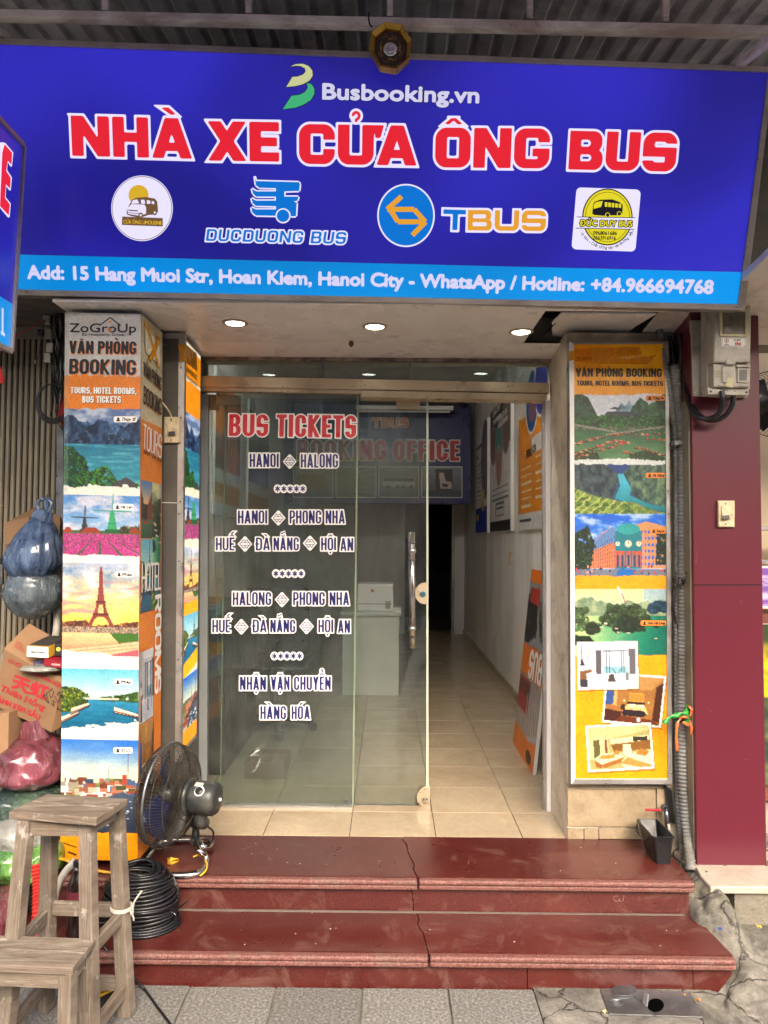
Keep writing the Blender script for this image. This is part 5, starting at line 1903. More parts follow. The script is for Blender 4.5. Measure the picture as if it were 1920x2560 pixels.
for w, L in zip(words, lens):
    a1 = a - math.radians(125) * L / tot
    e = math.radians(125) * 0.75 / tot
    q = lambda t: (1516 + 76 * math.cos(t), 541 + 83 * math.sin(t))
    p0, p1 = q(a), q(a1 + e)
    d = (p1[1] - p0[1], -(p1[0] - p0[0]))
    nrm = math.hypot(*d)
    lettering(PS, w, p0, p1, 8.5, (SBLK,), sign, .015, lift=.0046, res=7, capvec=(d[0] / nrm, d[1] / nrm))
    a = a1

# ------------------------------------------------------------------ eight-sided mirror on top of the sign
bz = vplane(2.70)
bag = thing('octagonal_mirror', 'gilt eight-sided feng shui mirror on top of the blue sign', 'mirror', P(976, 125, 2.70))
z8 = lambda p: [(880 + x / 8.295, 50 + y / 8.295) for x, y in p]
oo = z8([(670, 140), (1040, 190), (1228, 500), (1190, 880), (920, 1112), (575, 1050), (362, 722), (402, 360)])
ii = z8([(700, 225), (985, 265), (1140, 525), (1115, 850), (900, 1000), (610, 965), (462, 700), (485, 395)])
for k in range(8):
    k2 = (k + 1) % 8
    MB().hexa([bz.at(*oo[k], .028), bz.at(*oo[k2], .028), bz.at(*ii[k2], .012), bz.at(*ii[k], .012)], [bz.at(*oo[k], -.01), bz.at(*oo[k2], -.01), bz.at(*ii[k2], -.01), bz.at(*ii[k], -.01)]).build('frame_side', GOLD, bag, bevel=0.002)
shape(bz, ii, pm('dark_red_felt', rgb(120, 20, 40), 0.7), bag, 'backing', .002)
cx, cy = 880 + 795 / 8.295, 50 + 620 / 8.295
shape(bz, ring_pts(cx, cy, 38.5, 43, 40), pm('dark_brass_plate', rgb(78, 66, 58), 0.5, 0.3, 0.35, 60, 0.5, 120), bag, 'compass_plate', .004)
BR2 = pm('worn_brass', rgb(168, 130, 80), 0.45, 0.4)
mb = MB()
for k in range(8):
    a0 = math.radians(45 * k + 8)
    for (r0, r1, w) in ((25, 27, 29), (29.5, 31, 24)):
        if (k + (r0 > 27)) % 3 == 2:
            continue
        pts = ring_pts(cx, cy, r1, r1 * 1.12, 4, a0, a0 + math.radians(w)) + ring_pts(cx, cy, r0, r0 * 1.12, 4, a0 + math.radians(w), a0)
        mb.face([bz.at(x, y, .0052) for x, y in pts])
for k in range(0, 8, 2):
    a0 = math.radians(45 * k - 14)
    pts = ring_pts(cx, cy, 25.5, 28, 5, a0, a0 + .5) + ring_pts(cx, cy, 20.5, 23, 5, a0 + .5, a0)
    mb.face([bz.at(x, y, .0056) for x, y in pts])
mb.build('trigram_marks', BR2, bag)
MIR = pm('mirror_silver', rgb(226, 226, 232), 0.05, 1.0, 0.02, bump=0, rvar=0.02)
c = bz.at(cx, cy, .004)
R_ = 19 / F * 2.70
MB().lathe([(R_ * math.cos(t), R_ * 0.32 * math.sin(t)) for t in [i * math.pi / 20 for i in range(10)]] + [(0.0005, R_ * .32)], c, bz.n, 36).build('convex_mirror', MIR, bag, smooth=True)

# ------------------------------------------------------------------ neighbour's projecting sign at the left edge
A0 = P(56, 364, 2.70)
B0 = P(25, 878, 2.70)
mx = (A0.x + B0.x) / 2
PL2 = Plane(A0, B0, A0 + Vector((0, -1, 0)))
if PL2.n.x < 0:
    PL2.n = -PL2.n
nsign = thing('projecting_sign', 'backlit blue projecting sign with a red letter E cut off by the left edge', 'sign', B0)
dn = Vector((0, -0.9, 0))
nb2 = -PL2.n * 0.09
MB().prism([A0, A0 + dn, B0 + dn, B0], nb2).build('box_body', ALU, nsign)
t = 0.80


def lerp(a, b, t):
    return a + (b - a) * t


C0 = XP(24, 762, lerp(A0, B0, .8).x)
fr = (C0 - A0).dot((B0 - A0)) / (B0 - A0).length_squared
fr = 0.775
L0 = lerp(A0, B0, fr)
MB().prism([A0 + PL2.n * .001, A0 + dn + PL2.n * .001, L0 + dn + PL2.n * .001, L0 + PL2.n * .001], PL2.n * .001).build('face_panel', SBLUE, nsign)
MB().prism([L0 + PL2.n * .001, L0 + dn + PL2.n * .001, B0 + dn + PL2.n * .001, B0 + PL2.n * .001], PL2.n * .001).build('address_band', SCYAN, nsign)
MB().beam(A0 + PL2.n * .006, B0 + PL2.n * .006, 0.014, 0.012, (0, 1, 0)).build('frame_bar', FRM, nsign)
MB().beam(A0 + PL2.n * .006, A0 + dn + PL2.n * .006, 0.012, 0.018).build('frame_bar', FRM, nsign)
MB().beam(B0 + PL2.n * .006, B0 + dn + PL2.n * .006, 0.012, 0.018).build('frame_bar', FRM, nsign)
zz = lambda p: [(x / 3.454, 280 + y / 3.454) for x, y in p]
E1 = zz([(20, 262), (40, 268), (108, 350), (96, 470), (84, 472), (60, 432), (54, 500), (96, 565), (86, 675), (74, 678), (46, 640), (42, 735), (86, 790), (76, 908), (62, 910), (-30, 800), (-10, 262)])
E2 = zz([(30, 278), (96, 352), (90, 455), (58, 420), (44, 508), (84, 570), (78, 662), (42, 625), (34, 742), (76, 798), (66, 892), (-10, 812), (10, 350)])
shape(PL2, E1, SWHT, nsign, 'lettering_outline', .003)
shape(PL2, E2, SRED, nsign, 'lettering', .004)
shape(PL2, zz([(8, 1688), (24, 1700), (22, 1900), (38, 1915), (34, 1940), (0, 1915), (4, 1885), (8, 1885)]), SLAV, nsign, 'lettering', .003)

# ------------------------------------------------------------------ poster box on the left pillar
PRINTG = attrmat('printed_sheet', 0.4, 0.0)
LIT = attrmat('backlit_print', 0.4, 0.8)
LITW = attrmat('faintly_backlit_print', 0.4, 0.10)
D1, D2 = 3.05, 3.33
ft, fb = [P(163, 781, D1), P(353, 785, D1)], [P(151, 2148, D1), P(344, 2152, D1)]
bxT, bxB = P(405, 845, D2), P(400, 2085, D2)
bxB.z = fb[1].z
bxT.z = ft[1].z
boxa = thing('pillar_poster_box', 'tall white poster box on the left pillar with lake windmill and tower pictures', 'poster box', ((fb[0] + fb[1]) / 2))
bl = [Vector((ft[0].x, D2 + .2, ft[0].z)), Vector((fb[0].x, D2 + .2, fb[0].z))]
br_ = [Vector((bxT.x, D2, bxT.z)), Vector((bxB.x, D2, bxB.z))]
MB().add([ft[0], ft[1], fb[1], fb[0], bl[0], br_[0], br_[1], bl[1]], [(0, 1, 2, 3), (1, 5, 6, 2), (5, 4, 7, 6), (4, 0, 3, 7), (0, 4, 5, 1), (3, 2, 6, 7)]).build('box_body', ALU, boxa)
OR = (222, 140, 62)
A = Art(190, 1370, 1.9, (214, 212, 208), 1)
lake_scene(A, 235, 455, seed=3)
A.torn(160, 245, OR, 3, 7)
A.torn(443, 475, (226, 224, 214), 5, 10)
tulip_scene(A, 465, 622, 5)
A.torn(616, 640, (228, 226, 216), 8, 6)
paris_scene(A, 635, 868, 7)
A.torn(862, 902, (228, 228, 218), 11, 6, slope=.08)
seine_scene(A, 900, 1050, 9)
A.torn(1040, 1085, (232, 230, 214), 13, 10, slope=-.12)
berlin_scene(A, 1075, 1306, 11)
A.torn(1302, 1400, (224, 150, 34), 15, 4)
A.put(A.rect(0, 0, 10, 470), (170, 172, 172), .35)
A.put(A.seg(8, 1330, 40, 1340, 3) + A.seg(20, 1352, 38, 1358, 5), (60, 40, 20))
lf = Vector((0, -.0015, 0))
A.sheet('print', PRINTG, [ft[0] + lf, ft[1] + lf, fb[1] + lf, fb[0] + lf], boxa)
pa_ = vplane(D1 - .0015)
BK = (.22, .17, .06)


def text_sh(pl, t, p0, p1, cap, par, w=.09, res=14, sh=ORANGE, slant=0.0):
    lettering(pl, t, p0, p1, cap, (INK,), par, shadow=(sh, .05, .07), res=res + 4, slant=slant, block=BK)


text_sh(pa_, 'VĂN PHÒNG', (173, 884), (341, 886), 32, boxa, .085)
text_sh(pa_, 'BOOKING', (173, 935), (340, 938), 38, boxa, .085)
lettering(pa_, 'TOURS, HOTEL ROOMS,', (177, 984), (341, 986), 16.5, (PAPER,), boxa, .06, res=13, shadow=(INK, .05, .06), block=BK)
lettering(pa_, 'BUS TICKETS', (206, 1007), (303, 1008), 17, (PAPER,), boxa, .06, res=13, shadow=(INK, .05, .06), block=BK)
lettering(pa_, 'ZoGroUp', (174, 831), (341, 832), 24, (INK,), boxa, .02, res=14)
lettering(pa_, 'Zo Hospitality Group', (204, 839.5), (312, 840), 7, (INK,), boxa, .02, res=8)
stroke2(pa_, [(250, 814), (276, 794), (303, 815)], 3, INK, boxa, 'logo_roof', .003)
shape(pa_, ring_pts(276, 805, 3, 3, 12), ORANGE, boxa, 'logo_dot', .003)
for q in ((272, 821), (277, 821), (272, 826), (277, 826)):
    shape(pa_, [q, (q[0] + 4, q[1]), (q[0] + 4, q[1] + 4), (q[0], q[1] + 4)], ORANGE, boxa, 'logo_dot', .0046)
for x0, y0, x1, y1, t in ((285, 1041, 343, 1056, 'Thụy Sĩ'), (283, 1260, 335, 1275, 'Hà Lan'), (288, 1429, 335, 1443, 'Pháp'), (284, 1697, 332, 1712, 'Pháp'), (284, 1868, 332, 1883, 'Đức')):
    pin_chip(pa_, x0, y0, x1, y1, t, (PAPER, INK), boxa)
# right-hand face of the same box
sn = [ft[1], br_[0], br_[1], fb[1]]
psd = Plane(fb[1], br_[1], ft[1])
ln = psd.n * .0015
A = Art(80, 1370, 2.0, (212, 204, 178), 21)
A.torn(268, 420, OR, 4, 8)
A.put(A.rect(0, 420, 80, 1400), OR)


class Sub:
    """a window of a picture: paint a scene into a part of a canvas"""
    def __init__(s, A, x0, y0, x1, y1, fn, seed, **kw):
        B = Art(x1 - x0, y1 - y0, A.step, (0, 0, 0), seed)
        fn(B, **kw)
        i0, j0 = int(round(x0 / A.w * (A.nx - 1))), int(round(y0 / A.h * (A.ny - 1)))
        h, w = B.I.shape[:2]
        h, w = min(h, A.ny - j0), min(w, A.nx - i0)
        A.I[j0:j0 + h, i0:i0 + w] = B.I[:h, :w]


def canal(B):
    B.grad(B.band(0, 60), (96, 140, 190), (240, 200, 150), 0, 60)
    B.clumps([(0, 30), (B.w * .3, 70), (B.w * .2, 110), (0, 120)], 4, 7, [(60, 66, 50)], 30, 1)
    B.put(B.poly([(B.w, 20), (B.w * .55, 60), (B.w * .5, 100), (B.w, 130)]), (120, 66, 46))
    B.grad(B.band(100, B.h), (90, 110, 90), (36, 80, 50), 100, B.h, n=B.fbm(8, 3), na=.6)
    B.put(B.disc(B.w * .4, 106, 8, 4), (170, 50, 40))


Sub(A, 3, 424, 42, 570, canal, 31)
Sub(A, 45, 424, 78, 640, lambda B: bay_scene(B, 0, 216, 4), 32)
Sub(A, 3, 574, 42, 760, lambda B: seine_scene(B, 0, 186, 4, tower=True), 33)
Sub(A, 45, 644, 78, 760, lambda B: river_scene(B, 0, 116, 4), 34)
Sub(A, 3, 860, 50, 1040, lambda B: room_scene(B, [(0, 0), (47, 0), (47, 180), (0, 180)], 0), 35)
Sub(A, 3, 1046, 50, 1230, lambda B: room_scene(B, [(0, 0), (47, 0), (47, 184), (0, 184)], 1), 36)
Sub(A, 3, 1236, 78, 1330, lambda B: room_scene(B, [(0, 0), (75, 0), (75, 94), (0, 94)], 2), 37)
A.sheet('side_print', PRINTG, [sn[0] + ln, sn[1] + ln, sn[2] + ln, sn[3] + ln], boxa)
psd.a = psd.a + ln
# lettering on the receding face, placed along it
lettering(psd, 'VĂN PHÒNG', (357, 938), (402, 977), 36, (INK,), boxa, res=26, shadow=(ORANGE, .05, .05), block=(.12, .12, .04))
lettering(psd, 'BOOKING', (357, 1008), (402, 1040), 46, (INK,), boxa, res=26, shadow=(ORANGE, .05, .05), block=(.115, .12, .035))
lettering(psd, 'TOURS', (355, 1122), (402, 1148), 66, (PAPER,), boxa, .05, res=26, block=(.095, .09, .03))
lettering(psd, 'Vietnam - China - Europe', (355, 1133), (403, 1156), 14, (INK,), boxa, .015, lift=.004, res=9, slant=.2)
lettering(psd, 'HOTEL', (352, 1482), (401, 1474), 74, (PAPER,), boxa, .05, res=26, block=(.095, .09, .03))
lettering(psd, 'Comfortable', (356, 1489), (380, 1484), 14, (INK,), boxa, .015, lift=.004, res=9, slant=.2)
lettering(psd, 'ROOMS', (386, 1488), (385, 1738), 16, (PAPER,), boxa, .04, res=10, capvec=(1, 0), block=BK)
lettering(psd, 'TICKETS', (352, 1950), (400, 1905), 34, (PAPER,), boxa, .04, res=26, block=(.095, .09, .03))
WM = pm('crinkled_plastic', rgb(216, 212, 196), 0.25, bump=0.8, bscale=18, dist=0.01)
shape(psd, [(360, 818), (399, 862), (399, 915), (362, 880)], WM, boxa, 'plastic_patch', .004)
for pts in ([(357, 800), (366, 808), (399, 926), (392, 916)], [(392, 838), (398, 845), (377, 905), (369, 896)]):
    shape(psd, pts, TAPE, boxa, 'tape_strip', .0055 + .0008 * (pts[0][0] > 380))
# granite stub below the box
MB().lathe([(.13, 0), (.135, .03), (.13, fb[0].z - FL - .002)], (-1.16, 3.28, FL), n=24).build('stub', pm('pinkish_stone', rgb(150, 118, 104), 0.7, dirt=rgb(90, 74, 64)[:3], dirt_amt=.3), boxa, smooth=False)

# ------------------------------------------------------------------ backlit strip in the door reveal
XR = P(462, 848, 3.41).x
rb = thing('reveal_light_box', 'narrow backlit poster strip in the left door reveal with amber tape on top', 'poster box', (XR, 3.6, .62))
r_t0, r_b0 = P(462, 850, 3.41), P(452, 1878, 3.41)
r_t1, r_b1 = P(501, 884, 3.72), P(489.5, 1885, 3.72)
r_t1.z = r_t0.z
r_b1.z = r_b0.z
MB().add([r_t0 + Vector((-.07, -.0, .015)), r_t0 + Vector((-.0, 0, .015)), r_b0 + Vector((0, 0, -.02)), r_b0 + Vector((-.07, 0, -.02)), r_t1 + Vector((-.07, 0, .015)), r_t1 + Vector((0, 0, .015)), r_b1 + Vector((0, 0, -.02)), r_b1 + Vector((-.07, 0, -.02))], [(0, 1, 2, 3), (1, 5, 6, 2), (5, 4, 7, 6), (4, 0, 3, 7), (0, 4, 5, 1), (3, 2, 6, 7)]).build('box_body', ALU, rb)
MB().prism([P(447, 838, 3.378), P(462, 838, 3.378), P(452, 1905, 3.378), P(437, 1905, 3.378)], (0, .03, 0)).build('frame_bar', ALU, rb)
MB().prism([P(400, 833, 3.372), P(462, 833, 3.372), P(462, 846, 3.372), P(400, 846, 3.372)], (0, .03, 0)).build('frame_bar', ALU, rb)
for x, y in ((453, 919), (452, 1044), (450, 1254), (447, 1403), (446, 1648), (446, 1862)):
    MB().lathe([(0.005, 0), (0.004, .003), (.001, .004)], P(x, y, 3.377), (0, -1, 0), 10).build('screw', DSTEEL, rb)
A = Art(70, 1030, 2.2, (230, 224, 206), 41)
A.put(A.band(10, 90), (214, 140, 30))
A.torn(96, 190, (240, 150, 50), 3, 6)
B = None
Sub(A, 0, 180, 70, 380, lambda B: lake_scene(B, 0, 200, seed=8), 42)
A.torn(372, 400, (236, 230, 206), 5, 8)
Sub(A, 0, 395, 70, 510, lambda B: tulip_scene(B, 0, 115, 8), 43)
A.torn(505, 530, (236, 230, 206), 5, 5)
Sub(A, 0, 525, 70, 680, lambda B: paris_scene(B, 0, 155, 8), 44)
A.torn(668, 705, (250, 170, 40), 6, 5)
Sub(A, 0, 700, 70, 820, lambda B: seine_scene(B, 0, 120, 8, tower=True), 45)
A.torn(812, 850, (250, 176, 44), 7, 8, slope=-.4)
Sub(A, 0, 856, 70, 1000, lambda B: berlin_scene(B, 0, 150, 8), 46)
A.torn(990, 1050, (250, 150, 40), 8, 6)
prp = Plane(r_b0, r_b1, r_t0)
lr = prp.n * .002
A.sheet('print', LIT, [r_t0 + lr, r_t1 + lr, r_b1 + lr, r_b0 + lr], rb)
prp.a = prp.a + lr
lettering(prp, 'VĂN PHÒNG BOOKING', (464, 930), (499, 958), 16, (INK,), rb, .05, res=9)
lettering(prp, 'TOURS, HOTEL ROOMS, BUS TICKETS', (464, 945), (499, 975), 10, (INK,), rb, .04, res=8)
shape(prp, [(462.5, 860), (500, 892), (500, 936), (462.5, 906)], TAPE, rb, 'tape_strip', .003)
MB().prism([P(444, 862, 3.374), P(464, 860, 3.374), P(464, 903, 3.374), P(449, 904, 3.374), (P(452, 885, 3.374))], (0, .001, 0)).build('tape_strip', TAPE, rb)

# ------------------------------------------------------------------ poster box on the right wall
DR = 3.385
rbx = thing('wall_poster_box', 'tall orange poster box right of the door with bay pictures and three hotel room snapshots', 'poster box', P(1550, 1960, 3.42))
RO = [(1424, 853), (1672, 853), (1681, 1961), (1428, 1961)]
RI = [(1435, 860), (1663, 860), (1669.5, 1947), (1438.5, 1947)]
MB().prism([P(x, y, DR + .003) for x, y in RO], (0, .058, 0)).build('box_body', ALU, rbx)
for k in range(4):
    k2 = (k + 1) % 4
    MB().prism([P(*RO[k], DR - .006), P(*RO[k2], DR - .006), P(*RI[k2], DR - .006), P(*RI[k], DR - .006)], (0, .0085, 0)).build('frame_bar', ALU if k != 3 else VWHITE, rbx, bevel=.001)
A = Art(229, 1087, 1.9, (226, 160, 40), 51)
A.two(A.band(0, 1100), (216, 146, 34), (232, 168, 48), A.fbm(60, 3))
trangan_scene(A, 118, 300, 5)
n1 = A.fbm(20, 4, 1, 2, 77)
A.put((A.Y < 124 + 10 * n1) * (A.Y > 100), (228, 158, 44))
river_scene(A, 300, 434, 6)
A.torn(294, 306, (226, 230, 226), 9, 5)
hotel_scene(A, 430, 590, 7)
A.torn(586, 622, (232, 160, 40), 12, 4)
bay_scene(A, 618, 786, 8)
A.torn(782, 830, (230, 160, 36), 13, 5)
A.put(A.band(800, 1100), (228, 156, 34))
off = (1435, 860)
S = lambda ps: [(x - off[0], y - off[1]) for x, y in ps]


def snapshot(ps, kind, b=5):
    cx, cy = sum(p[0] for p in ps) / 4, sum(p[1] for p in ps) / 4
    sh = [(x + 2, y + 4) for x, y in ps]
    A.put(A.poly(sh), (120, 76, 20), .6)
    A.put(A.poly(ps), (232, 230, 222))
    inn = []
    for x, y in ps:
        inn.append((x + (b if x < cx else -b), y + (b if y < cy else -b)))
    room_scene(A, inn, kind)


snapshot(S([(1512, 1685), (1662, 1695), (1648, 1822), (1501, 1808)]), 1)
snapshot(S([(1440, 1610), (1591, 1608), (1593, 1726), (1442, 1729)]), 0, 3.5)
snapshot(S([(1460, 1817), (1623, 1809), (1631, 1922), (1467, 1931)]), 2)
A.put(A.seg(*S([(1543, 1474)])[0], *S([(1558, 1508)])[0], 5), (236, 230, 220))
A.put(A.seg(*S([(1552, 1490)])[0], *S([(1562, 1516)])[0], 3), (120, 70, 80), .7)
A.sheet('print', LITW, [P(1435, 860, DR), P(1663, 860, DR), P(1669.5, 1947, DR), P(1438.5, 1947, DR)], rbx)
pr_ = vplane(DR)
lettering(pr_, 'VĂN PHÒNG BOOKING', (1439, 942), (1654, 943), 21.5, (INK,), rbx, .085, res=18, block=BK)
lettering(pr_, 'TOURS, HOTEL ROOMS, BUS TICKETS', (1442, 964), (1657, 965.5), 12.5, (INK,), rbx, .07, res=14, block=BK)
lettering(pr_, 'ZoGroUp', (1478, 903), (1616, 902), 18, (SBRN,), rbx, .02, res=12)
stroke2(pr_, [(1543, 884), (1562, 868), (1582, 884)], 2.2, INK, rbx, 'logo_roof', .003)
TAPEC = glass_mat('clear_amber_tape', (0.95, 0.66, 0.22, 1), 0.35, (0.75, 0.4, 0.06, 1))
for i, pts in enumerate(([(1436, 872), (1598, 868), (1604, 888), (1437, 903)], [(1440, 892), (1570, 898), (1640, 888), (1618, 912), (1500, 910), (1438, 905)])):
    shape(pr_, pts, TAPEC, rbx, 'tape_strip', .0045 + .001 * i)
MB().prism([P(1424, 878, DR - .0075), P(1436, 876, DR - .0075), P(1436, 899, DR - .0075), P(1420, 903, DR - .0075)], (0, .001, 0)).build('tape_strip', TAPE, rbx)
for x0, y0, x1, y1, t in ((1614, 989, 1662, 1002, 'Tràng An'), (1614, 1182, 1664, 1195, 'Hà Giang'), (1624, 1321, 1664, 1334, 'Sapa'), (1601, 1551, 1665, 1564, 'Vịnh Hạ Long')):
    pin_chip(pr_, x0, y0, x1, y1, t, (ORANGE, INK), rbx)


# ------------------------------------------------------------------ glass front
GY = 3.80
dfr = thing('door_frame', 'champagne aluminium door beam and transom with three panes over the glass door', 'door frame', (-.06, 3.80, 2.4))
MB().prism([P(502, 939, 3.76), P(1374, 957, 3.76), P(1374, 983, 3.76), P(502, 966, 3.76)], (0, .10, 0)).build('beam', ALUW, dfr, bevel=.003)
MB().prism([P(502, 966.5, 3.772), P(902, 974.5, 3.772), P(902, 984, 3.772), P(502, 977, 3.772)], (0, .05, 0)).build('beam_lip', ALUW, dfr, bevel=.002)
MB().prism([P(902, 975, 3.745), P(1367, 984.5, 3.745), P(1367, 1001, 3.745), P(902, 993, 3.745)], (0, .10, 0)).build('track_cover', ALUW, dfr, bevel=.004)
MB().prism([P(1366, 1001, 3.775), P(1377, 1001, 3.775), P(1378, 2035, 3.775), P(1368, 2035, 3.775)], (0, .05, 0)).build('jamb', VWHITE, dfr, bevel=.002)
MB().prism([P(1356, 1004, 3.80), P(1365.5, 1004, 3.80), P(1367.5, 2033, 3.80), P(1359, 2033, 3.80)], (0, .03, 0)).build('jamb', ALU, dfr)
MB().prism([P(502, 985, 3.79), P(520, 986, 3.79), P(517, 2022, 3.79), P(492, 2022, 3.79)], (0, .03, 0)).build('jamb', pm('grey_frame', rgb(120, 124, 124), .4), dfr)
for x in (806, 1025):
    MB().prism([P(x - 3, 895, 3.795), P(x + 3, 895, 3.795), P(x + 3, 953, 3.795), P(x - 3, 953, 3.795)], (0, .02, 0)).build('mullion', DSTEEL, dfr)
for a, b, tx_ in ((502, 803, .03), (809, 1022, .05), (1028, 1374, .07)):
    q4 = [P(a, 893, 3.806), P(b, 893, 3.806), P(b, 958, 3.806), P(a, 958, 3.806)]
    mx_, mz_ = sum(v.x for v in q4) / 4, sum(v.z for v in q4) / 4
    for v in q4:
        v.y += tx_ * (v.x - mx_) - .025 * (v.z - mz_)
    MB().prism(q4, (0, .006, 0)).build('transom_pane', TGLASS, dfr)
for x in (1378, 1378):
    pass
fp = thing('fixed_glass_pane', 'fixed glass pane with the BUS TICKETS lettering and list of routes', 'glass panel', P(700, 2022, GY))
FPX = [P(503, 980, GY), P(894.5, 985, GY), P(882, 2017, GY), P(500, 2010, GY)]
MB().prism(FPX, (0, .010, 0)).build('pane', GLASS, fp)
MB().hexa([P(892.5, 985, GY - .001), P(897, 985, GY - .001), P(884.5, 2017, GY - .001), P(880, 2017, GY - .001)], [P(892.5, 985, GY) + Vector((0, .011, 0)), P(897, 985, GY) + Vector((0, .011, 0)), P(884.5, 2017, GY) + Vector((0, .011, 0)), P(880, 2017, GY) + Vector((0, .011, 0))]).build('pane_edge', GEDGE, fp)
MB().prism([P(538, 2012, GY - .01), P(882, 2017, GY - .01), P(882, 2023, GY - .01), P(538, 2018, GY - .01)], (0, .03, 0)).build('floor_rail', ALU, fp)
MB().prism([P(865, 2000, GY - .006), P(877, 2000, GY - .006), P(877, 2010, GY - .006), P(865, 2010, GY - .006)], (0, .02, 0)).build('floor_clip', DSTEEL, fp)
SY = 3.845
sp = thing('glass_door', 'sliding glass door with a long steel pull handle and round lock', 'door', P(800, 2018, SY))
MB().prism([P(524, 995, SY), P(1066, 1000, SY), P(1066, 2014, SY), P(556, 2012, SY)], (0, .010, 0)).build('pane', GLASS, sp)
MB().prism([P(1066, 999, SY - .001), P(1071, 999, SY - .001), P(1071, 2014, SY - .001), P(1066, 2014, SY - .001)], (0, .013, 0)).build('pane_edge', pm('pale_glass_edge', rgb(196, 204, 186), 0.15, bump=0), sp)
MB().prism([P(562, 985, SY - .001), P(565, 985, SY - .001), P(552, 2010, SY - .001), P(549, 2010, SY - .001)], (0, .012, 0)).build('pane_edge', GEDGE, sp)
MB().prism([P(885, 2012, SY - .004), P(1045, 2014, SY - .004), P(1045, 2018, SY - .004), P(885, 2016, SY - .004)], (0, .02, 0)).build('seal_strip', DSTEEL, sp)
for q in ([(540, 987), (600, 989), (600, 1012), (540, 1011)], [(991, 999), (1049, 1001), (1049, 1023), (991, 1021)]):
    MB().prism([P(x, y, SY - .014) for x, y in q], (0, .038, 0)).build('patch_fitting', ALUW, sp, bevel=.002)
MB().prism([P(521, 986, SY - .010), P(548, 987, SY - .010), P(548, 1026, SY - .010), P(521, 1025, SY - .010)], (0, .004, 0)).build('taped_patch', CARD, sp)


def half_round(cx, cy, rx, ry, x_edge, Y, th, name, m, par):
    pts = []
    a0 = math.acos(max(-1, min(1, (x_edge - cx) / rx)))
    for i in range(25):
        a = a0 + (2 * math.pi - 2 * a0) * i / 24
        pts.append(P(cx + rx * math.cos(a), cy + ry * math.sin(a), Y))
    return MB().prism(pts, (0, th, 0)).build(name, m, par, bevel=.002)


half_round(1064, 1484, 27, 27, 1068, SY - .012, .036, 'lock_plate', ALUW, sp)
MB().lathe([(.016, 0), (.015, .006), (.012, .007)], P(1057, 1485, SY - .012), (0, -1, 0), 24).build('lock_cylinder', pm('blue_grey_metal', rgb(70, 110, 126), .3, .5), sp)
MB().box((-.002, 0, -.006), (.002, .002, .006), o=P(1057, 1485, SY - .021)).build('keyhole', BLACKM, sp)
half_round(1069, 1994, 27, 27, 1075, SY - .016, .05, 'floor_lock', ALUW, sp)
MB().lathe([(.016, 0), (.014, .01), (.008, .012)], P(1063, 2000, SY - .016), (0, -1, 0), 24).build('lock_cylinder', STEEL, sp)
for x, y in ((1052, 1981), (1062, 1973), (1066, 2018), (1049, 2008)):
    MB().lathe([(.003, 0), (.002, .001)], P(x, y, SY - .0165), (0, -1, 0), 8).build('screw', BLACKM, sp)
h0, h1 = P(1030, 1330, SY - .07), P(1032, 1620, SY - .07)
MB().tube([h0, lerp(h0, h1, .5), h1], .0145, 20).build('handle_bar', STEEL, sp, smooth=True)
h2, h3 = h0 + Vector((0, .16, 0)), h1 + Vector((0, .16, 0))
MB().tube([h2, h3], .0145, 16).build('handle_bar', STEEL, sp, smooth=True)
for y in (1378, 1572):
    c = P(1031, y, SY - .07)
    MB().tube([c, c + Vector((0, .16, 0))], .009, 12).build('handle_post', STEEL, sp, smooth=True)
    MB().lathe([(.0005, -.02), (.012, -.017), (.019, -.008), (.02, 0), (.019, .008), (.012, .017), (.0005, .02)], c, (0, 0, 1), 20, False).build('handle_knob', STEEL, sp, smooth=True)
    for dy in (-22, 22):
        MB().lathe([(.0165, -.004), (.0165, .004)], P(1031, y + dy, SY - .07), (0, 0, 1), 20).build('handle_ring', DSTEEL, sp)
# vinyl lettering on the fixed pane
pg = vplane(GY - .0005)


def dec(t, x0, x1, yb, cap, col=NAVY, w=.035, rim=.075, res=13, dy=0.0):
    lettering(pg, t, (x0, yb), (x1, yb + dy), cap, (col, VWHITE), fp, rim=rim, res=res + 5, lift=.001, block=(.145, .12, .075) if col is NAVY else (.20, .15, .09))


def arrow(x0, x1, yc):
    cx, w, h = (x0 + x1) / 2, (x1 - x0) / 2, (x1 - x0) / 2 * 1.02
    shape(pg, [(cx - w, yc), (cx - 2, yc - h), (cx + 2, yc - h), (cx + w, yc), (cx + 2, yc + h), (cx - 2, yc + h)], VWHITE, fp, 'arrow_sticker', .0016)
    for sx in (-1, 1):
        stroke2(pg, [(cx + sx * w * .16, yc - h * .60), (cx + sx * w * .72, yc), (cx + sx * w * .16, yc + h * .60)], 1.6, NAVY, fp, 'arrow_line', .0022)
        stroke2(pg, [(cx + sx * w * .40, yc - h * .52), (cx + sx * w * .08, yc - h * .52), (cx + sx * w * .08, yc - h * .17)], 1.2, NAVY, fp, 'arrow_line', .0024)
        stroke2(pg, [(cx + sx * w * .08, yc + h * .17), (cx + sx * w * .08, yc + h * .52), (cx + sx * w * .40, yc + h * .52)], 1.2, NAVY, fp, 'arrow_line', .0024)
    stroke2(pg, [(cx - w * .5, yc - 3), (cx + w * .5, yc - 3)], 1.3, NAVY, fp, 'arrow_line', .0027)
    stroke2(pg, [(cx - w * .5, yc + 3), (cx + w * .5, yc + 3)], 1.3, NAVY, fp, 'arrow_line', .0027)


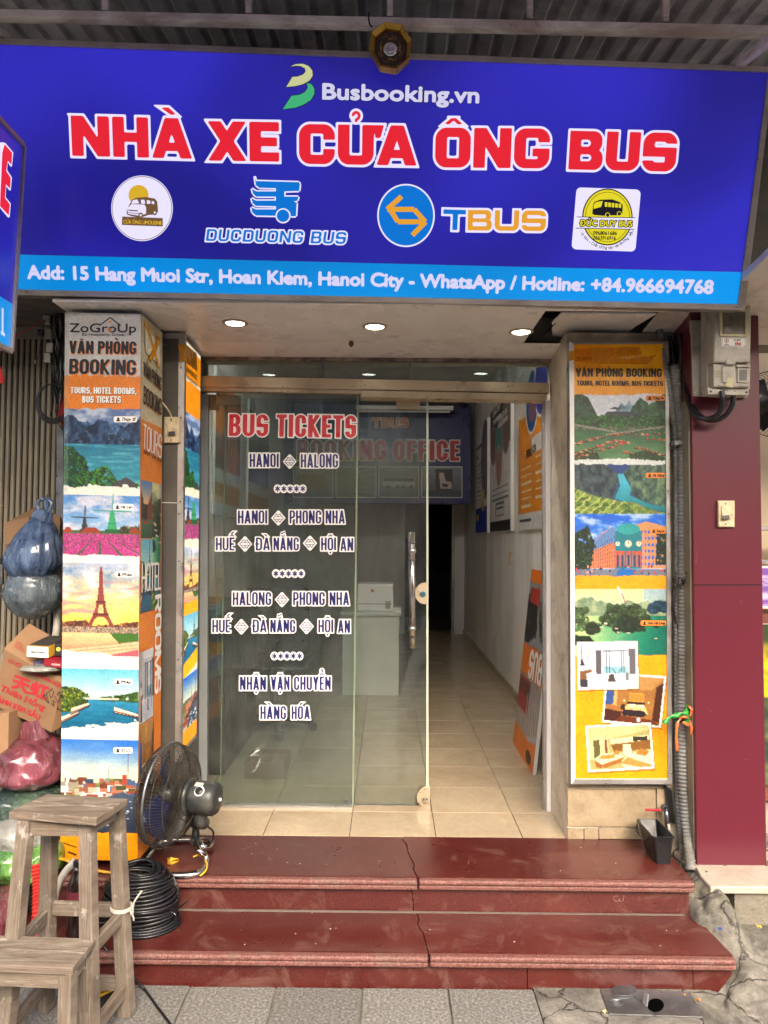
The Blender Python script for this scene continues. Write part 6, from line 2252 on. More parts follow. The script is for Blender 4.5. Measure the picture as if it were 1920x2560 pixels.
dec('BUS', 569, 673, 1093, 61, VRED, .065, .05, 20, 1.5)
dec('TICKETS', 688, 893, 1095, 62, VRED, .065, .05, 20, 3)
dec('HANOI', 621, 700, 1171, 40)
arrow(707, 742, 1154)
dec('HALONG', 749, 848, 1172, 40)
dec('HANOI', 592, 671, 1312, 39)
arrow(678, 714, 1295)
dec('PHONG', 721, 806, 1312, 39)
dec('NHA', 811, 865, 1312, 39)
dec('HUẾ', 537, 589, 1379, 38)
arrow(594, 631, 1360)
dec('ĐÀ', 637, 678, 1379, 38)
dec('NẴNG', 681, 750, 1379, 38)
arrow(757, 793, 1358)
dec('HỘI', 800, 843, 1379, 38)
dec('AN', 848, 886, 1380, 38)
dec('HALONG', 579, 681, 1516, 39)
arrow(687, 723, 1499)
dec('PHONG', 730, 815, 1516, 39)
dec('NHA', 821, 876, 1516, 39)
dec('HUẾ', 528, 579, 1584, 38)
arrow(585, 622, 1567)
dec('ĐÀ', 629, 670, 1584, 38)
dec('NẴNG', 673, 741, 1584, 38)
arrow(748, 785, 1566)
dec('HỘI', 793, 836, 1584, 38)
dec('AN', 842, 878, 1585, 38)
dec('NHẬN', 597, 668, 1728, 40)
dec('VẬN', 674, 727, 1728, 40)
dec('CHUYỂN', 732, 830, 1728, 40)
dec('HÀNG', 648, 718, 1801, 39)
dec('HÓA', 726, 778, 1801, 39)


def star_row(x0, x1, yc):
    n = 5
    s_ = (x1 - x0) / n
    blob = []
    for i in range(n):
        cx = x0 + s_ * (i + .5)
        shape(pg, ring_pts(cx, yc, s_ * .62, s_ * .70, 14), VWHITE, fp, 'star_backing', .0014 + .0001 * i)
        mb = MB()
        for k in range(3):
            a = math.radians(90 + 60 * k)
            dx, dy = math.cos(a) * s_ * .40, math.sin(a) * s_ * .46
            nx, ny = -dy / math.hypot(dx, dy) * s_ * .10, dx / math.hypot(dx, dy) * s_ * .10
            lf = .0022 + .0002 * k
            mb.face([pg.at(cx + dx + nx, yc + dy + ny, lf), pg.at(cx - dx + nx, yc - dy + ny, lf), pg.at(cx - dx - nx, yc - dy - ny, lf), pg.at(cx + dx - nx, yc + dy - ny, lf)])
        mb.build('star', NAVY, fp)


star_row(686, 765, 1222)
star_row(682, 761, 1434)
star_row(678, 757, 1640)

# ------------------------------------------------------------------ inside the office
OY = 9.2
obs = thing('booking_office_sign', 'dark navy BOOKING OFFICE wall sign with bus photographs at the back of the room', 'sign', P(950, 1260, OY))
DNAVY = pm('deep_navy_board', rgb(34, 36, 92), 0.35, bump=0)
DRED = pm('dull_red_print', rgb(176, 44, 50), 0.4, bump=0)
c4 = [P(655, 1004, OY), P(1178, 1014, OY), P(1178, 1261, OY), P(655, 1258, OY)]
MB().prism(c4, (0, .1, 0)).build('board', DNAVY, obs, bevel=.01)
po = vplane(OY - .001)
lettering(po, 'BOOKING', (740, 1153), (968, 1154), 56, (DRED, PAPER), obs, rim=.05, res=20, lift=.003, step=.002, block=(.22, .17, .12))
lettering(po, 'OFFICE', (981, 1154), (1151, 1155), 56, (DRED, PAPER), obs, rim=.05, res=20, lift=.003, step=.002, block=(.22, .17, .12))
lettering(po, 'TBUS', (930, 1071), (1022, 1071), 28, (ORANGE, PAPER), obs, rim=.05, res=14, lift=.003, step=.002, block=(.24, .2, .12))
for i, (a, b) in enumerate(((734, 831), (841, 939), (948, 1046), (1055, 1154))):
    B = Art(98, 74, 1.8, (120, 120, 126), 60 + i)
    B.grad(B.band(0, 74), (150, 156, 164), (96, 96, 100), 0, 74)
    if i == 3:
        B.put(B.rect(34, 4, 76, 60), (60, 44, 40))
        B.put(B.poly([(42, 14), (54, 14), (58, 34), (72, 36), (74, 54), (46, 54)]), (214, 206, 196))
        B.put(B.poly([(48, 40), (66, 42), (64, 50), (50, 50)]), (70, 60, 56))
        B.put(B.rect(0, 58, 98, 74), (70, 74, 82))
    elif i == 2:
        B.put(B.rect(8, 24, 90, 48), (190, 194, 198))
        B.put(B.rect(10, 27, 88, 36), (50, 60, 70))
        for x in (22, 46, 60, 80):
            B.put(B.disc(x, 49, 5), (30, 30, 34))
    elif i == 1:
        for k in range(9):
            B.put(B.seg(-10, 20 + k * 6, 98, -20 + k * 14, 3), (70 + 12 * k, 80 + 10 * k, 60))
    else:
        B.clumps([(10, 20), (80, 20), (90, 60), (5, 60)], 5, 9, [(70, 80, 50), (120, 70, 60)], 50, 3)
    cc = [P(a, 1168, OY - .012), P(b, 1168.5, OY - .012), P(b, 1243, OY - .012), P(a, 1242, OY - .012)]
    ph = MB().prism([P(a - 2, 1166, OY - .010), P(b + 2, 1166, OY - .010), P(b + 2, 1245, OY - .010), P(a - 2, 1244, OY - .010)], (0, .008, 0)).build('photo_mount', PAPER, obs)
    B.sheet('photo', PRINTG, cc, ph)
# out-of-view tube, guessed from a glow on the glass, added to brighten the office
tb = thing('added_tube_lamp', 'white tube lamp added on the office ceiling inside the door to brighten the room', 'lamp', (-.35, 4.3, CZ))
MB().box((-.95, 4.27, CZ - .05), (.25, 4.33, CZ - .001)).build('housing', VWHITE, tb, bevel=.004)
TL, _n, _b = newmat('tube_glow')
_b.inputs['Emission Color'].default_value = (1, .98, .95, 1)
_b.inputs['Emission Strength'].default_value = 190 * K
MB().tube([(-.93, 4.30, CZ - .07), (.23, 4.30, CZ - .07)], .014, 12).build('tube', TL, tb, smooth=True)
# wall posters on the right interior wall
PXW = RX - .03
wp = Plane(Vector((PXW, 5, 2)), Vector((PXW, 6, 2)), Vector((PXW, 5, 3)))
for nm, lb, dn_, df, kind in (('visa_poster', 'orange visa poster with round photos, nearest on the right wall', 4.85, 6.15, 0), ('visa_poster', 'black and grey visa poster between the orange and the white one', 6.55, 7.85, 1), ('visa_poster', 'white and blue poster farthest along the right wall', 8.1, 9.15, 2)):
    t = thing(nm, lb, 'poster', (PXW, (dn_ + df) / 2, 1.71), 'visa posters on the right office wall')
    MB().box((PXW, dn_, 1.71), (RX - .001, df, 2.98)).build('board', PAPER, t)
    B = Art(120, 170, 1.5, (228, 226, 224), 70 + kind)
    if kind == 0:
        B.put(B.band(0, 152), (216, 146, 50))
        B.put(B.disc(18, 16, 44, 34), (226, 220, 210))
        B.put(B.disc(52, 40, 24, 34), (240, 236, 230))
        B.put(B.disc(52, 40, 21, 31), (40, 90, 130))
        B.put(B.disc(84, 30, 24, 34), (240, 236, 230))
        B.put(B.disc(84, 30, 21, 31), (70, 70, 150))
        B.put(B.disc(54, 50, 14, 12), (120, 90, 110))
        B.put(B.rect(52, 78, 96, 94), (236, 232, 226))
        for r_ in range(6):
            B.put(B.rect(12, 104 + 8 * r_, 50, 106 + 8 * r_), (236, 220, 190))
            B.put(B.rect(66, 98 + 8 * r_, 112, 100 + 8 * r_), (236, 220, 190))
        B.put(B.rect(6, 158, 50, 161), (60, 60, 60))
        B.put(B.rect(90, 156, 116, 160), (60, 60, 60))
    elif kind == 1:
        B.put(B.band(0, 62), (36, 36, 38))
        for x, y, rx, ry, c in ((20, 52, 18, 26, (110, 70, 66)), (56, 62, 22, 34, (70, 140, 130)), (96, 40, 22, 34, (120, 100, 90)), (56, 84, 16, 26, (170, 120, 100))):
            B.put(B.disc(x, y, rx + 2, ry + 2), (200, 200, 196))
            B.put(B.disc(x, y, rx, ry), c)
        B.put(B.rect(20, 16, 66, 22), (220, 220, 216))
        B.put(B.rect(52, 28, 106, 34), (220, 220, 216))
        for r_ in range(3):
            B.put(B.rect(12, 112 + 7 * r_, 108, 114 + 7 * r_), (110, 110, 110))
        B.put(B.rect(36, 132, 86, 150) * 1.0 - B.rect(38, 134, 84, 148) * 1.0, (80, 90, 80))
        B.put(B.rect(42, 137, 80, 140), (60, 80, 70))
        B.put(B.band(156, 170), (30, 30, 32))
    else:
        B.put(B.band(130, 170), (40, 66, 160))
        B.put(B.disc(100, 60, 40, 60), (90, 80, 90))
        B.put(B.rect(8, 30, 66, 36), (50, 60, 120))
        B.put(B.rect(8, 44, 30, 50), (50, 60, 120))
        for r_ in range(9):
            B.put(B.rect(8, 60 + 7 * r_, 60, 62 + 7 * r_), (120, 130, 150))
        B.put(B.rect(70, 104, 92, 136), (220, 190, 40))
        B.put(B.rect(10, 140, 36, 150), (220, 190, 40))
    B.sheet('print', PRINTG, [(PXW - .001, df, 2.98), (PXW - .001, dn_, 2.98), (PXW - .001, dn_, 1.71), (PXW - .001, df, 1.71)], t)
    if kind == 0:
        lettering(wp, 'EVISA | VOA', (1317, 1148), (1342, 1128), 22, (INK,), t, .03, res=10, lift=.004)
    elif kind == 1:
        lettering(wp, 'LONG-TERM', (1233, 1046), (1252, 1022), 17, (PAPER,), t, .03, res=9, lift=.004)
        lettering(wp, 'TOURIST VISA', (1247, 1060), (1270, 1032), 17, (PAPER,), t, .03, res=9, lift=.004)
t = MB().box((PXW + .015, 6.66, 1.41), (RX - .001, 6.74, 1.53)).build('wall_switch', BEIGEP, bevel=.004)
tag(t, 'small white switch low on the wall under the black visa poster', 'switch')
# board leaning against the right wall
bf, bn = G(1283, 1855, FL), G(1332, 1937, FL)
tf = XP(1330, 1422, 1.0)
d_ = bn - bf
tn = tf + d_
brd = thing('leaning_board', 'orange BUS board leaning upside down against the right office wall', 'board', (bf + bn) / 2)
pbz = Plane(bf, bn, tf)
bk = -pbz.n * .02
MB().prism([tf, tn, bn, bf], bk).build('panel', PAPER, brd)
B = Art(110, 180, 1.6, (222, 128, 40), 81)
B.put(B.band(14, 80), (150, 152, 156))
B.clumps([(0, 30), (50, 20), (60, 60), (20, 76), (0, 70)], 5, 9, [(30, 30, 32), (50, 50, 50)], 60, 2)
B.put(B.rect(10, 18, 60, 34), (170, 70, 60))
B.clumps([(60, 30), (110, 26), (110, 70), (80, 66)], 4, 8, [(36, 40, 36), (70, 76, 66)], 40, 3)
B.torn(76, 112, (222, 128, 40), 4, 6)
B.put(B.band(106, 164), (160, 150, 144))
B.put(B.rect(0, 108, 60, 140), (150, 60, 52))
for k in range(6):
    B.put(B.rect(4 + k * 10, 112, 10 + k * 10, 124), (40, 40, 44))
    B.put(B.rect(50 + k * 10, 120, 53 + k * 10, 156), (190, 188, 186))
B.put(B.seg(30, 168, 110, 150, 4), (190, 190, 190))
B.torn(158, 220, (222, 128, 40), 5, 6)
B.put(B.disc(84, 172, 14, 6), (60, 44, 30))
lb_ = pbz.n * .002
B.sheet('print', PRINTG, [tf + lb_, tn + lb_, bn + lb_, bf + lb_], brd)
pbz.a = pbz.a + lb_
lettering(pbz, 'BUS', (1361, 1640), (1328, 1622), 84, (PAPER,), brd, .03, res=16, lift=.002, block=BK, capvec=(0, 1))
# floor grille by the door
gr = thing('louvre_grille', 'small louvred metal grille standing at the wall foot behind the right jamb', 'grille', (RX - .1, 4.5, FL))
for k in range(8):
    z = FL + .04 + k * .045
    MB().box((RX - .06, 4.05, z), (RX - .02, 4.9, z + .012), Matrix.Identity(3)).build('louvre', DSTEEL, gr)
MB().box((RX - .055, 4.9, FL), (RX - .02, 4.93, FL + .44)).build('side_frame', ALU, gr)
MB().box((RX - .015, 4.05, FL), (RX - .002, 4.9, FL + .44)).build('backing', BLACKM, gr)
# counter with printer
cn = thing('reception_counter', 'pale grey counter in the middle of the office', 'counter', (-.16, 6.9, FL))
x0, x1 = G(855, 1738, FL).x, G(996, 1738, FL).x
yc_ = G(930, 1738, FL).y
CW = pm('pale_laminate', rgb(206, 208, 200), .45, var=.04)
zt = P(930, 1530, yc_).z
MB().box((x0, yc_, FL), (x1, yc_ + .02, zt - .03)).build('front_panel', CW, cn)
MB().box((x0, yc_ + .02, FL), (x0 + .02, yc_ + .6, zt - .03)).box((x1 - .02, yc_ + .02, FL), (x1, yc_ + .6, zt - .03)).build('side_panel', CW, cn)
MB().box((x0 - .02, yc_ - .02, zt - .03), (x1 + .02, yc_ + .62, zt)).build('top', CW, cn, bevel=.003)
pt = thing('printer', 'white boxy printer on the counter', 'printer', (0, yc_ + .3, zt))
p0, p1 = P(893, 1516, yc_ + .1), P(983, 1461, yc_ + .1)
MB().box((p0.x, yc_ + .1, zt), (p1.x, yc_ + .45, p1.z)).build('body', VWHITE, pt, bevel=.01)
MB().box((p1.x - .07, yc_ + .098, zt + .02), (p1.x - .02, yc_ + .101, zt + .09)).build('vent', METERG, pt)
MB().box((p0.x + .12, yc_ + .097, p1.z - .07), (p0.x + .15, yc_ + .101, p1.z - .045)).build('sticker', TAPE, pt)
MB().box((p0.x + .01, yc_ + .097, zt + .06), (p1.x - .01, yc_ + .1005, zt + .064)).build('tray_slot', BLACKM, pt)
o = MB().box((-.03, -.02, 0), (.04, .05, .03)).build('card_box', PAPER)
o.location = P(992, 1512, yc_ + .1)
o.location.z = zt
tag(o, 'small crumpled white paper packet on the right end of the counter', 'packet')
# cardboard box on the floor
q0, q1 = G(611, 1948, FL), G(712, 1948, FL)
ob = thing('floor_carton', 'flat brown cardboard box on the office floor behind the glass', 'box', (q0 + q1) / 2)
zz1 = P(611, 1905, q0.y).z
MB().box((q0.x, q0.y, FL), (q1.x, q0.y + .26, zz1)).build('body', CARD, ob, bevel=.004)
MB().box((q0.x + .01, q0.y + .12, zz1), (q1.x - .01, q0.y + .15, zz1 + .001)).build('packing_tape', CARDL, ob)
# cabinet, folding screen, chair seen dimly through the glass
DWOOD = pm('dark_brown_cabinet', rgb(66, 54, 46), .5, dirt=rgb(40, 34, 30)[:3], dirt_amt=.3)
cb = thing('dark_cabinet', 'dark brown low cabinet at the left wall inside the glass', 'cabinet', (-1.1, 4.6, FL))
q = G(600, 1960, FL)
cx1 = -.93
MB().box((LX + .01, 4.3, FL), (cx1, 5.2, FL + .92)).build('body', DWOOD, cb, bevel=.004)
MB().box((LX + .01, 4.28, FL + .92), (cx1 + .02, 5.22, FL + .95)).build('top', DWOOD, cb, bevel=.004)
for y in (4.45, 4.9):
    MB().box((cx1, y, FL + .08), (cx1 + .008, y + .38, FL + .86)).build('door', DWOOD, cb, bevel=.003)
oc = thing('office_chair', 'black office chair behind the left glass pane', 'chair', (-.80, 5.3, FL))
MB().box((-.24, -.03, 0), (.24, .03, .5)).build('backrest', BLACKM, None, bevel=.03, seg=4)
o = bpy.data.objects['backrest']
o.parent = oc
o.location = (0, .2, .5)
o.rotation_euler = (-.15, 0, .3)
o = MB().box((-.25, -.24, 0), (.25, .24, .07)).build('seat', BLACKM, None, bevel=.025, seg=3)
o.parent = oc
o.location = (0, 0, .42)
o = MB().tube([(0, 0, .08), (0, 0, .42)], .03, 12).build('column', DSTEEL, None)
o.parent = oc
for k in range(5):
    a = 2 * math.pi * k / 5
    o = MB().beam((0, 0, .1), (.28 * math.cos(a), .28 * math.sin(a), .06), .05, .03).build('foot', BLACKM, None)
    o.parent = oc
    o = MB().lathe([(.028, -.015), (.028, .015)], (.28 * math.cos(a), .28 * math.sin(a), .029), (0, 1, 0), 12).build('caster', BLACKM, None)
    o.parent = oc
# posters on the left interior wall, glass partition
for i, (y0, y1, c) in enumerate(((4.2, 5.1, (60, 110, 140)), (5.4, 6.3, (150, 100, 60)), (6.7, 7.8, (70, 90, 70)))):
    B = Art(90, 130, 3, (220, 220, 216), 90 + i)
    B.two(B.band(10, 90), np.array(c) * .6, np.array(c) * 1.4, B.fbm(24, 4))
    B.put(B.band(100, 120), (190, 140, 70))
    t = thing('left_wall_poster', ['blue picture poster nearest on the left office wall', 'brown picture poster in the middle of the left office wall', 'green picture poster farthest on the left office wall'][i], 'poster', (LX + .01, (y0 + y1) / 2, 1.8), 'posters on the left office wall')
    MB().box((LX + .001, y0, 1.8), (LX + .02, y1, 2.9)).build('board', PAPER, t)
    B.sheet('print', PRINTG, [(LX + .0215, y0, 2.9), (LX + .0215, y1, 2.9), (LX + .0215, y1, 1.8), (LX + .0215, y0, 1.8)], t)
cc = MB().lathe([(.02, 0), (.045, .01), (.05, .04), (.0005, .05)], P(1158, 1007, 9.1), (0, 0, -1), 20).build('security_camera', BLACKM, smooth=True)
tag(cc, 'small dark dome camera above the right end of the office sign', 'camera')
tl = thing('ceiling_tube_light', 'unlit white tube lamp above the office sign', 'lamp', P(1110, 1020, 8.9))
p0 = P(1075, 1022, 8.9)
MB().box((p0.x - .9, 8.85, p0.z - .02), (p0.x + .28, 8.93, p0.z + .03)).build('housing', VWHITE, tl, bevel=.01)
MB().tube([(p0.x - .86, 8.87, p0.z - .04), (p0.x + .24, 8.87, p0.z - .04)], .014, 12).build('tube', PAPER, tl)


# ------------------------------------------------------------------ conduits, cables and meter on the right
def rib_tube(path, r, name, m, par, pitch=0.0165, n=14, amp=0.10):
    pts = smoothpath(path, 8)
    # resample evenly
    L = [0]
    for a, b in zip(pts, pts[1:]):
        L.append(L[-1] + (b - a).length)
    tot = L[-1]
    k = int(tot / pitch)
    out, rr = [], []
    j = 0
    for i in range(k * 2 + 1):
        s_ = tot * i / (k * 2)
        while j < len(L) - 2 and L[j + 1] < s_:
            j += 1
        t = (s_ - L[j]) / max(1e-9, L[j + 1] - L[j])
        out.append(pts[j].lerp(pts[j + 1], t))
        rr.append(r * (1 + (amp if i % 2 else -amp)))
    return MB().tube(out, rr, n).build(name, m, par)


c1 = [P(1648, 822, 3.42), P(1656, 870, 3.40), P(1668, 940, 3.39), P(1682, 1033, 3.39), P(1691, 1110, 3.39), P(1694, 1340, 3.39), P(1694, 1700, 3.39), P(1697, 1960, 3.39), P(1704, 2080, 3.38), P(1712, 2150, 3.33)]
o = rib_tube(c1, .0165, 'corrugated_conduit', CONDUIT, None)
tag(o, 'grey corrugated conduit curving down from the broken ceiling, left of the pair', 'pipe', 'corrugated conduits beside the maroon pillar')
c2 = [P(1688, 912, 3.37), P(1696, 1000, 3.37), P(1706, 1080, 3.36), P(1708, 1200, 3.36), P(1708, 1450, 3.36), P(1707, 1750, 3.36), P(1709, 1950, 3.35), P(1718, 2070, 3.33), P(1727, 2176, 3.24)]
o = rib_tube(c2, .0215, 'corrugated_conduit', CONDUIT, None)
tag(o, 'grey corrugated conduit starting lower under the meter, right of the pair', 'pipe', 'corrugated conduits beside the maroon pillar')
for i, (pts, r, lb) in enumerate((([(1700, 835, 3.36), (1704, 880, 3.36), (1700, 930, 3.37)], .012, 'dark cable running into the top of the right conduit'),
                                  ([(1722, 835, 3.33), (1716, 900, 3.33), (1713, 960, 3.32), (1722, 1010, 3.25), (1742, 1040, 3.20), (1775, 1047, 3.17), (1800, 1030, 3.14), (1806, 1000, 3.12), (1804, 978, 3.12)], .0115, 'thick black cable looping up into the left socket of the meter'),
                                  ([(1735, 835, 3.34), (1727, 900, 3.34), (1726, 980, 3.3), (1738, 1025, 3.24), (1770, 1050, 3.2), (1808, 1043, 3.17), (1830, 1015, 3.15), (1835, 978, 3.14)], .011, 'thick black cable looping up into the right socket of the meter'),
                                  ([(1675, 840, 3.40), (1684, 900, 3.40), (1692, 1000, 3.41)], .010, 'dark cable hanging between the conduits under the broken ceiling'))):
    o = MB().tube(smoothpath([P(*q) for q in pts], 8), r, 12).build('power_cable', RUBBER, smooth=True)
    tag(o, lb, 'cable', 'power cables at the meter')
for i, (x0, x1, y, lb) in enumerate(((1687, 1724, 1106, 'metal pipe strap highest on the conduits'), (1694, 1728, 1453, 'pipe strap tangled with black string'), (1700, 1733, 1802, 'pipe strap tied with orange and green ribbon'), (1710, 1737, 2140, 'grey pipe clip lowest on the conduits'))):
    MBb = MB().prism([P(x0, y - 5, 3.325), P(x1, y - 6, 3.325), P(x1, y + 5, 3.325), P(x0, y + 6, 3.325)], (0, .004, 0))
    MBb.prism([P(x0, y - 5, 3.329), P(x0 + 1.5, y - 5, 3.329), P(x0 + 1.5, y + 6, 3.329), P(x0, y + 6, 3.329)], (0, .06, 0))
    o = MBb.build('pipe_strap', DSTEEL if i != 3 else METERG, bevel=.001)
    tag(o, lb, 'clip', 'straps round the conduits')
mt = thing('electric_meter_box', 'grey plastic electric meter box with a red and white name label', 'meter box', P(1822, 988, 3.2))
MB().prism([P(1727, 800, 3.245), P(1800, 800, 3.245), P(1800, 994, 3.245), P(1733, 990, 3.245)], (0, .02, 0)).build('back_plate', METERG, mt, bevel=.002)
MB().prism([P(1756, 812, 3.225), P(1868, 770, 3.225), P(1868, 994, 3.225), P(1758, 985, 3.225)], (0, .02, 0)).build('back_plate', METERG, mt, bevel=.002)
MB().prism([P(1768, 768, 3.16), P(1878, 762, 3.16), P(1876, 974, 3.16), P(1768, 975, 3.16)], (0, .07, 0)).build('housing', METERG, mt, bevel=.005)
MB().prism([P(1788, 765, 3.09), P(1879, 762, 3.09), P(1877, 906, 3.09), P(1784, 905, 3.09)], (0, .075, 0)).build('upper_cover', METERG, mt, bevel=.008, seg=3)
MB().prism([P(1783, 908, 3.11), P(1877, 909, 3.11), P(1876, 968, 3.11), P(1784, 967, 3.11)], (0, .055, 0)).build('lower_cover', METERG, mt, bevel=.006, seg=3)
MB().prism([P(1768, 968, 3.13), P(1873, 971, 3.13), P(1872, 989, 3.13), P(1770, 986, 3.13)], (0, .06, 0)).build('flange', METERG, mt, bevel=.004)
WINF = pm('yellowed_frame', rgb(190, 180, 140), .5, bump=.1)
wq = [(1799, 773), (1869, 774), (1868, 842), (1800, 840)]
wi = [(1806, 778), (1864, 779), (1863, 836), (1806, 835)]
for k in range(4):
    k2 = (k + 1) % 4
    MB().prism([P(*wq[k], 3.083), P(*wq[k2], 3.083), P(*wi[k2], 3.083), P(*wi[k], 3.083)], (0, .012, 0)).build('window_frame', WINF, mt, bevel=.001)
MB().prism([P(x, y, 3.0905) for x, y in wi], (0, -.001, 0)).build('window', pm('dim_meter_glass', rgb(96, 92, 76), .12, bump=0, var=.3), mt)
MB().prism([P(1824, 788, 3.0885), P(1853, 789, 3.0885), P(1853, 803, 3.0885), P(1824, 802, 3.0885)], (0, .0006, 0)).build('display', pm('dim_display', rgb(66, 68, 58), .3), mt)
MB().prism([P(1810, 811, 3.0885), P(1860, 812, 3.0885), P(1860, 833, 3.0885), P(1810, 832, 3.0885)], (0, .0006, 0)).build('lower_plate', pm('dim_plate', rgb(88, 80, 66), .3), mt)
pm9 = vplane(3.0895)
shape(pm9, [(1804, 844), (1864, 845), (1865, 862), (1858, 867), (1803, 866)], PAPER, mt, 'label', .0006)
stroke2(pm9, [(1806, 845.5), (1862, 846.5), (1862, 865), (1805, 864), (1806, 845.5)], .7, NAVY, mt, 'label_border', .0012)
lettering(pm9, 'VÂN', (1836, 863.5), (1852, 864), 8.5, (REDP,), mt, .05, res=9, lift=.0008)
lettering(pm9, 'ÔngBà', (1834, 852), (1851, 852), 4, (INK,), mt, .03, res=7, lift=.0008)
lettering(pm9, 'EVN', (1811, 863.5), (1821, 863.5), 3.6, (INK,), mt, .04, res=7, lift=.0008)
pts = ring_pts(1816, 852, 5.4, 5.6, 20)
stroke2(pm9, pts + [pts[0]], .8, INK, mt, 'label_emblem', .0014)
shape(pm9, [(1816, 847), (1817, 851), (1821, 852), (1817, 853), (1816, 857), (1815, 853), (1811, 852), (1815, 851)], REDP, mt, 'label_emblem', .0018)
stroke2(pm9, [(1804, 880), (1804, 889)], .8, METERG, mt, 'embossed_cross', .0008)
pm8 = vplane(3.1095)
MB().prism([P(1806, 912, 3.104), P(1838, 913, 3.104), P(1838, 957, 3.104), P(1806, 956, 3.104)], (0, .006, 0)).build('hatch', METERG, mt, bevel=.002)
MB().prism([P(1842, 911, 3.098), P(1877, 911, 3.098), P(1876, 918, 3.098), P(1842, 918, 3.098)], (0, .012, 0)).build('breaker_hood', METERG, mt, bevel=.002)
MB().prism([P(1844, 920, 3.102), P(1873, 920, 3.102), P(1872, 957, 3.102), P(1844, 956, 3.102)], (0, .008, 0)).build('breaker_window', METERG, mt, bevel=.002)
MB().prism([P(1849, 925, 3.1), P(1868, 925, 3.1), P(1867, 950, 3.1), P(1849, 950, 3.1)], (0, .002, 0)).build('breaker', pm('dim_breaker', rgb(84, 84, 80), .3), mt)
MB().prism([P(1816, 896, 3.086), P(1839, 897, 3.086), P(1839, 911, 3.086), P(1816, 910, 3.086)], (0, .03, 0)).build('latch', METERG, mt, bevel=.002)
shape(pm8, [(1817, 944), (1833, 947), (1830, 970), (1812, 966)], pm('yellowed_paper', rgb(196, 188, 150), .7), mt, 'seal_paper', .007)
shape(pm8, [(1787, 926), (1803, 926), (1803, 945), (1787, 944)], pm('faded_label', rgb(170, 160, 140), .6), mt, 'small_label', .0008)
for k in range(4):
    stroke2(pm8, [(1789, 929 + k * 4), (1801, 929 + k * 4)], .6, INK, mt, 'label_line', .0012)
for x, y in ((1777, 979), (1866, 981)):
    MB().lathe([(.005, 0), (.004, .003), (.001, .003)], P(x, y, 3.13), (0, -1, 0), 12).build('bolt', BLACKM, mt)
for x, y in ((1797, 963), (1852, 966), (1867, 966)):
    MB().lathe([(.003, 0), (.002, .002)], P(x, y, 3.1095), (0, -1, 0), 8).build('rivet', DSTEEL, mt)


def switch_box(cx, cy, w, h, Y, lb, nm, ink):
    t = thing(nm, lb, 'switch', P(cx, cy, Y))
    q = lambda x, y, yy: P(cx + x * w, cy + y * h, yy)
    MB().prism([q(-.5, -.5, Y - .012), q(.5, -.5, Y - .012), q(.5, .5, Y - .012), q(-.5, .5, Y - .012)], (0, .012, 0)).build('back_box', BEIGEP, t, bevel=.002)
    MB().prism([q(-.46, -.48, Y - .02), q(.46, -.48, Y - .02), q(.46, .48, Y - .02), q(-.46, .48, Y - .02)], (0, .01, 0)).build('cover', BEIGEP, t, bevel=.003, seg=3)
    MB().prism([q(-.28, -.26, Y - .026), q(.26, -.26, Y - .026), q(.24, .2, Y - .03), q(-.26, .2, Y - .03)], (0, .01, 0)).build('rocker_housing', BEIGEP, t, bevel=.002)
    MB().prism([q(-.2, .06, Y - .034), q(.2, .04, Y - .034), q(.2, .19, Y - .036), q(-.22, .2, Y - .036)], (0, .01, 0)).build('rocker', ink, t, bevel=.001)
    for s_ in (-.38, .38):
        c = q(-.04, s_, Y - .0202)
        MB().lathe([(.0035, 0), (.002, .001)], c, (0, -1, 0), 10).build('screw', BLACKM, t)


switch_box(1816, 1285, 42, 67, 3.25, 'beige switch box on the maroon pillar', 'switch_box', GREYLAM)
switch_box(429, 1075, 40, 66, 3.38, 'dirty cream switch box on the dark left pillar with a cable entering on top', 'switch_box', BLACKM)
o = MB().tube(smoothpath([P(404, 1005, 3.34), P(415, 1018, 3.33), P(425, 1033, 3.345), P(429, 1046, 3.355)]), .0035, 8).build('switch_wire', BEIGEP, smooth=True)
tag(o, 'short cream wire running into the switch box on the left pillar', 'wire')
o = MB().prism([P(403, 1255.5, 3.3785), P(442, 1256.5, 3.3785), P(442, 1258, 3.3785), P(403, 1257, 3.3785)], (0, -.0006, 0)).build('white_joint', PAPER, pil)
o = MB().lathe([(.008, -.01), (.008, .02)], P(412, 864, 3.37), (0, -1, 0), 12).build('wall_bolt', DSTEEL)
tag(o, 'small steel bolt near the top of the dark left pillar', 'bolt')
# strings and ribbons
sg = thing('black_string', 'black plastic string tangled on the middle strap of the conduits', 'string', P(1700, 1450, 3.30))
for pts in ([(1722, 1420), (1712, 1440), (1698, 1452), (1690, 1470), (1684, 1500), (1686, 1530), (1692, 1560), (1695, 1572)], [(1690, 1430), (1688, 1460), (1692, 1480), (1686, 1500), (1685, 1540), (1688, 1558)], [(1696, 1446), (1708, 1452), (1702, 1468), (1690, 1462)]):
    MB().tube(smoothpath([P(x, y, 3.31 - .012 * math.sin(x)) for x, y in pts]), .0028, 6).build('strand', RUBBER, sg)
rbn = thing('tied_ribbons', 'green and orange plastic ribbons tied round the conduit', 'ribbon', P(1715, 1800, 3.3))
GRN = pm('green_plastic_ribbon', rgb(50, 140, 60), .3, bump=.4, bscale=50)
ORP = pm('orange_plastic_ribbon', rgb(206, 104, 56), .3, bump=.4, bscale=50)


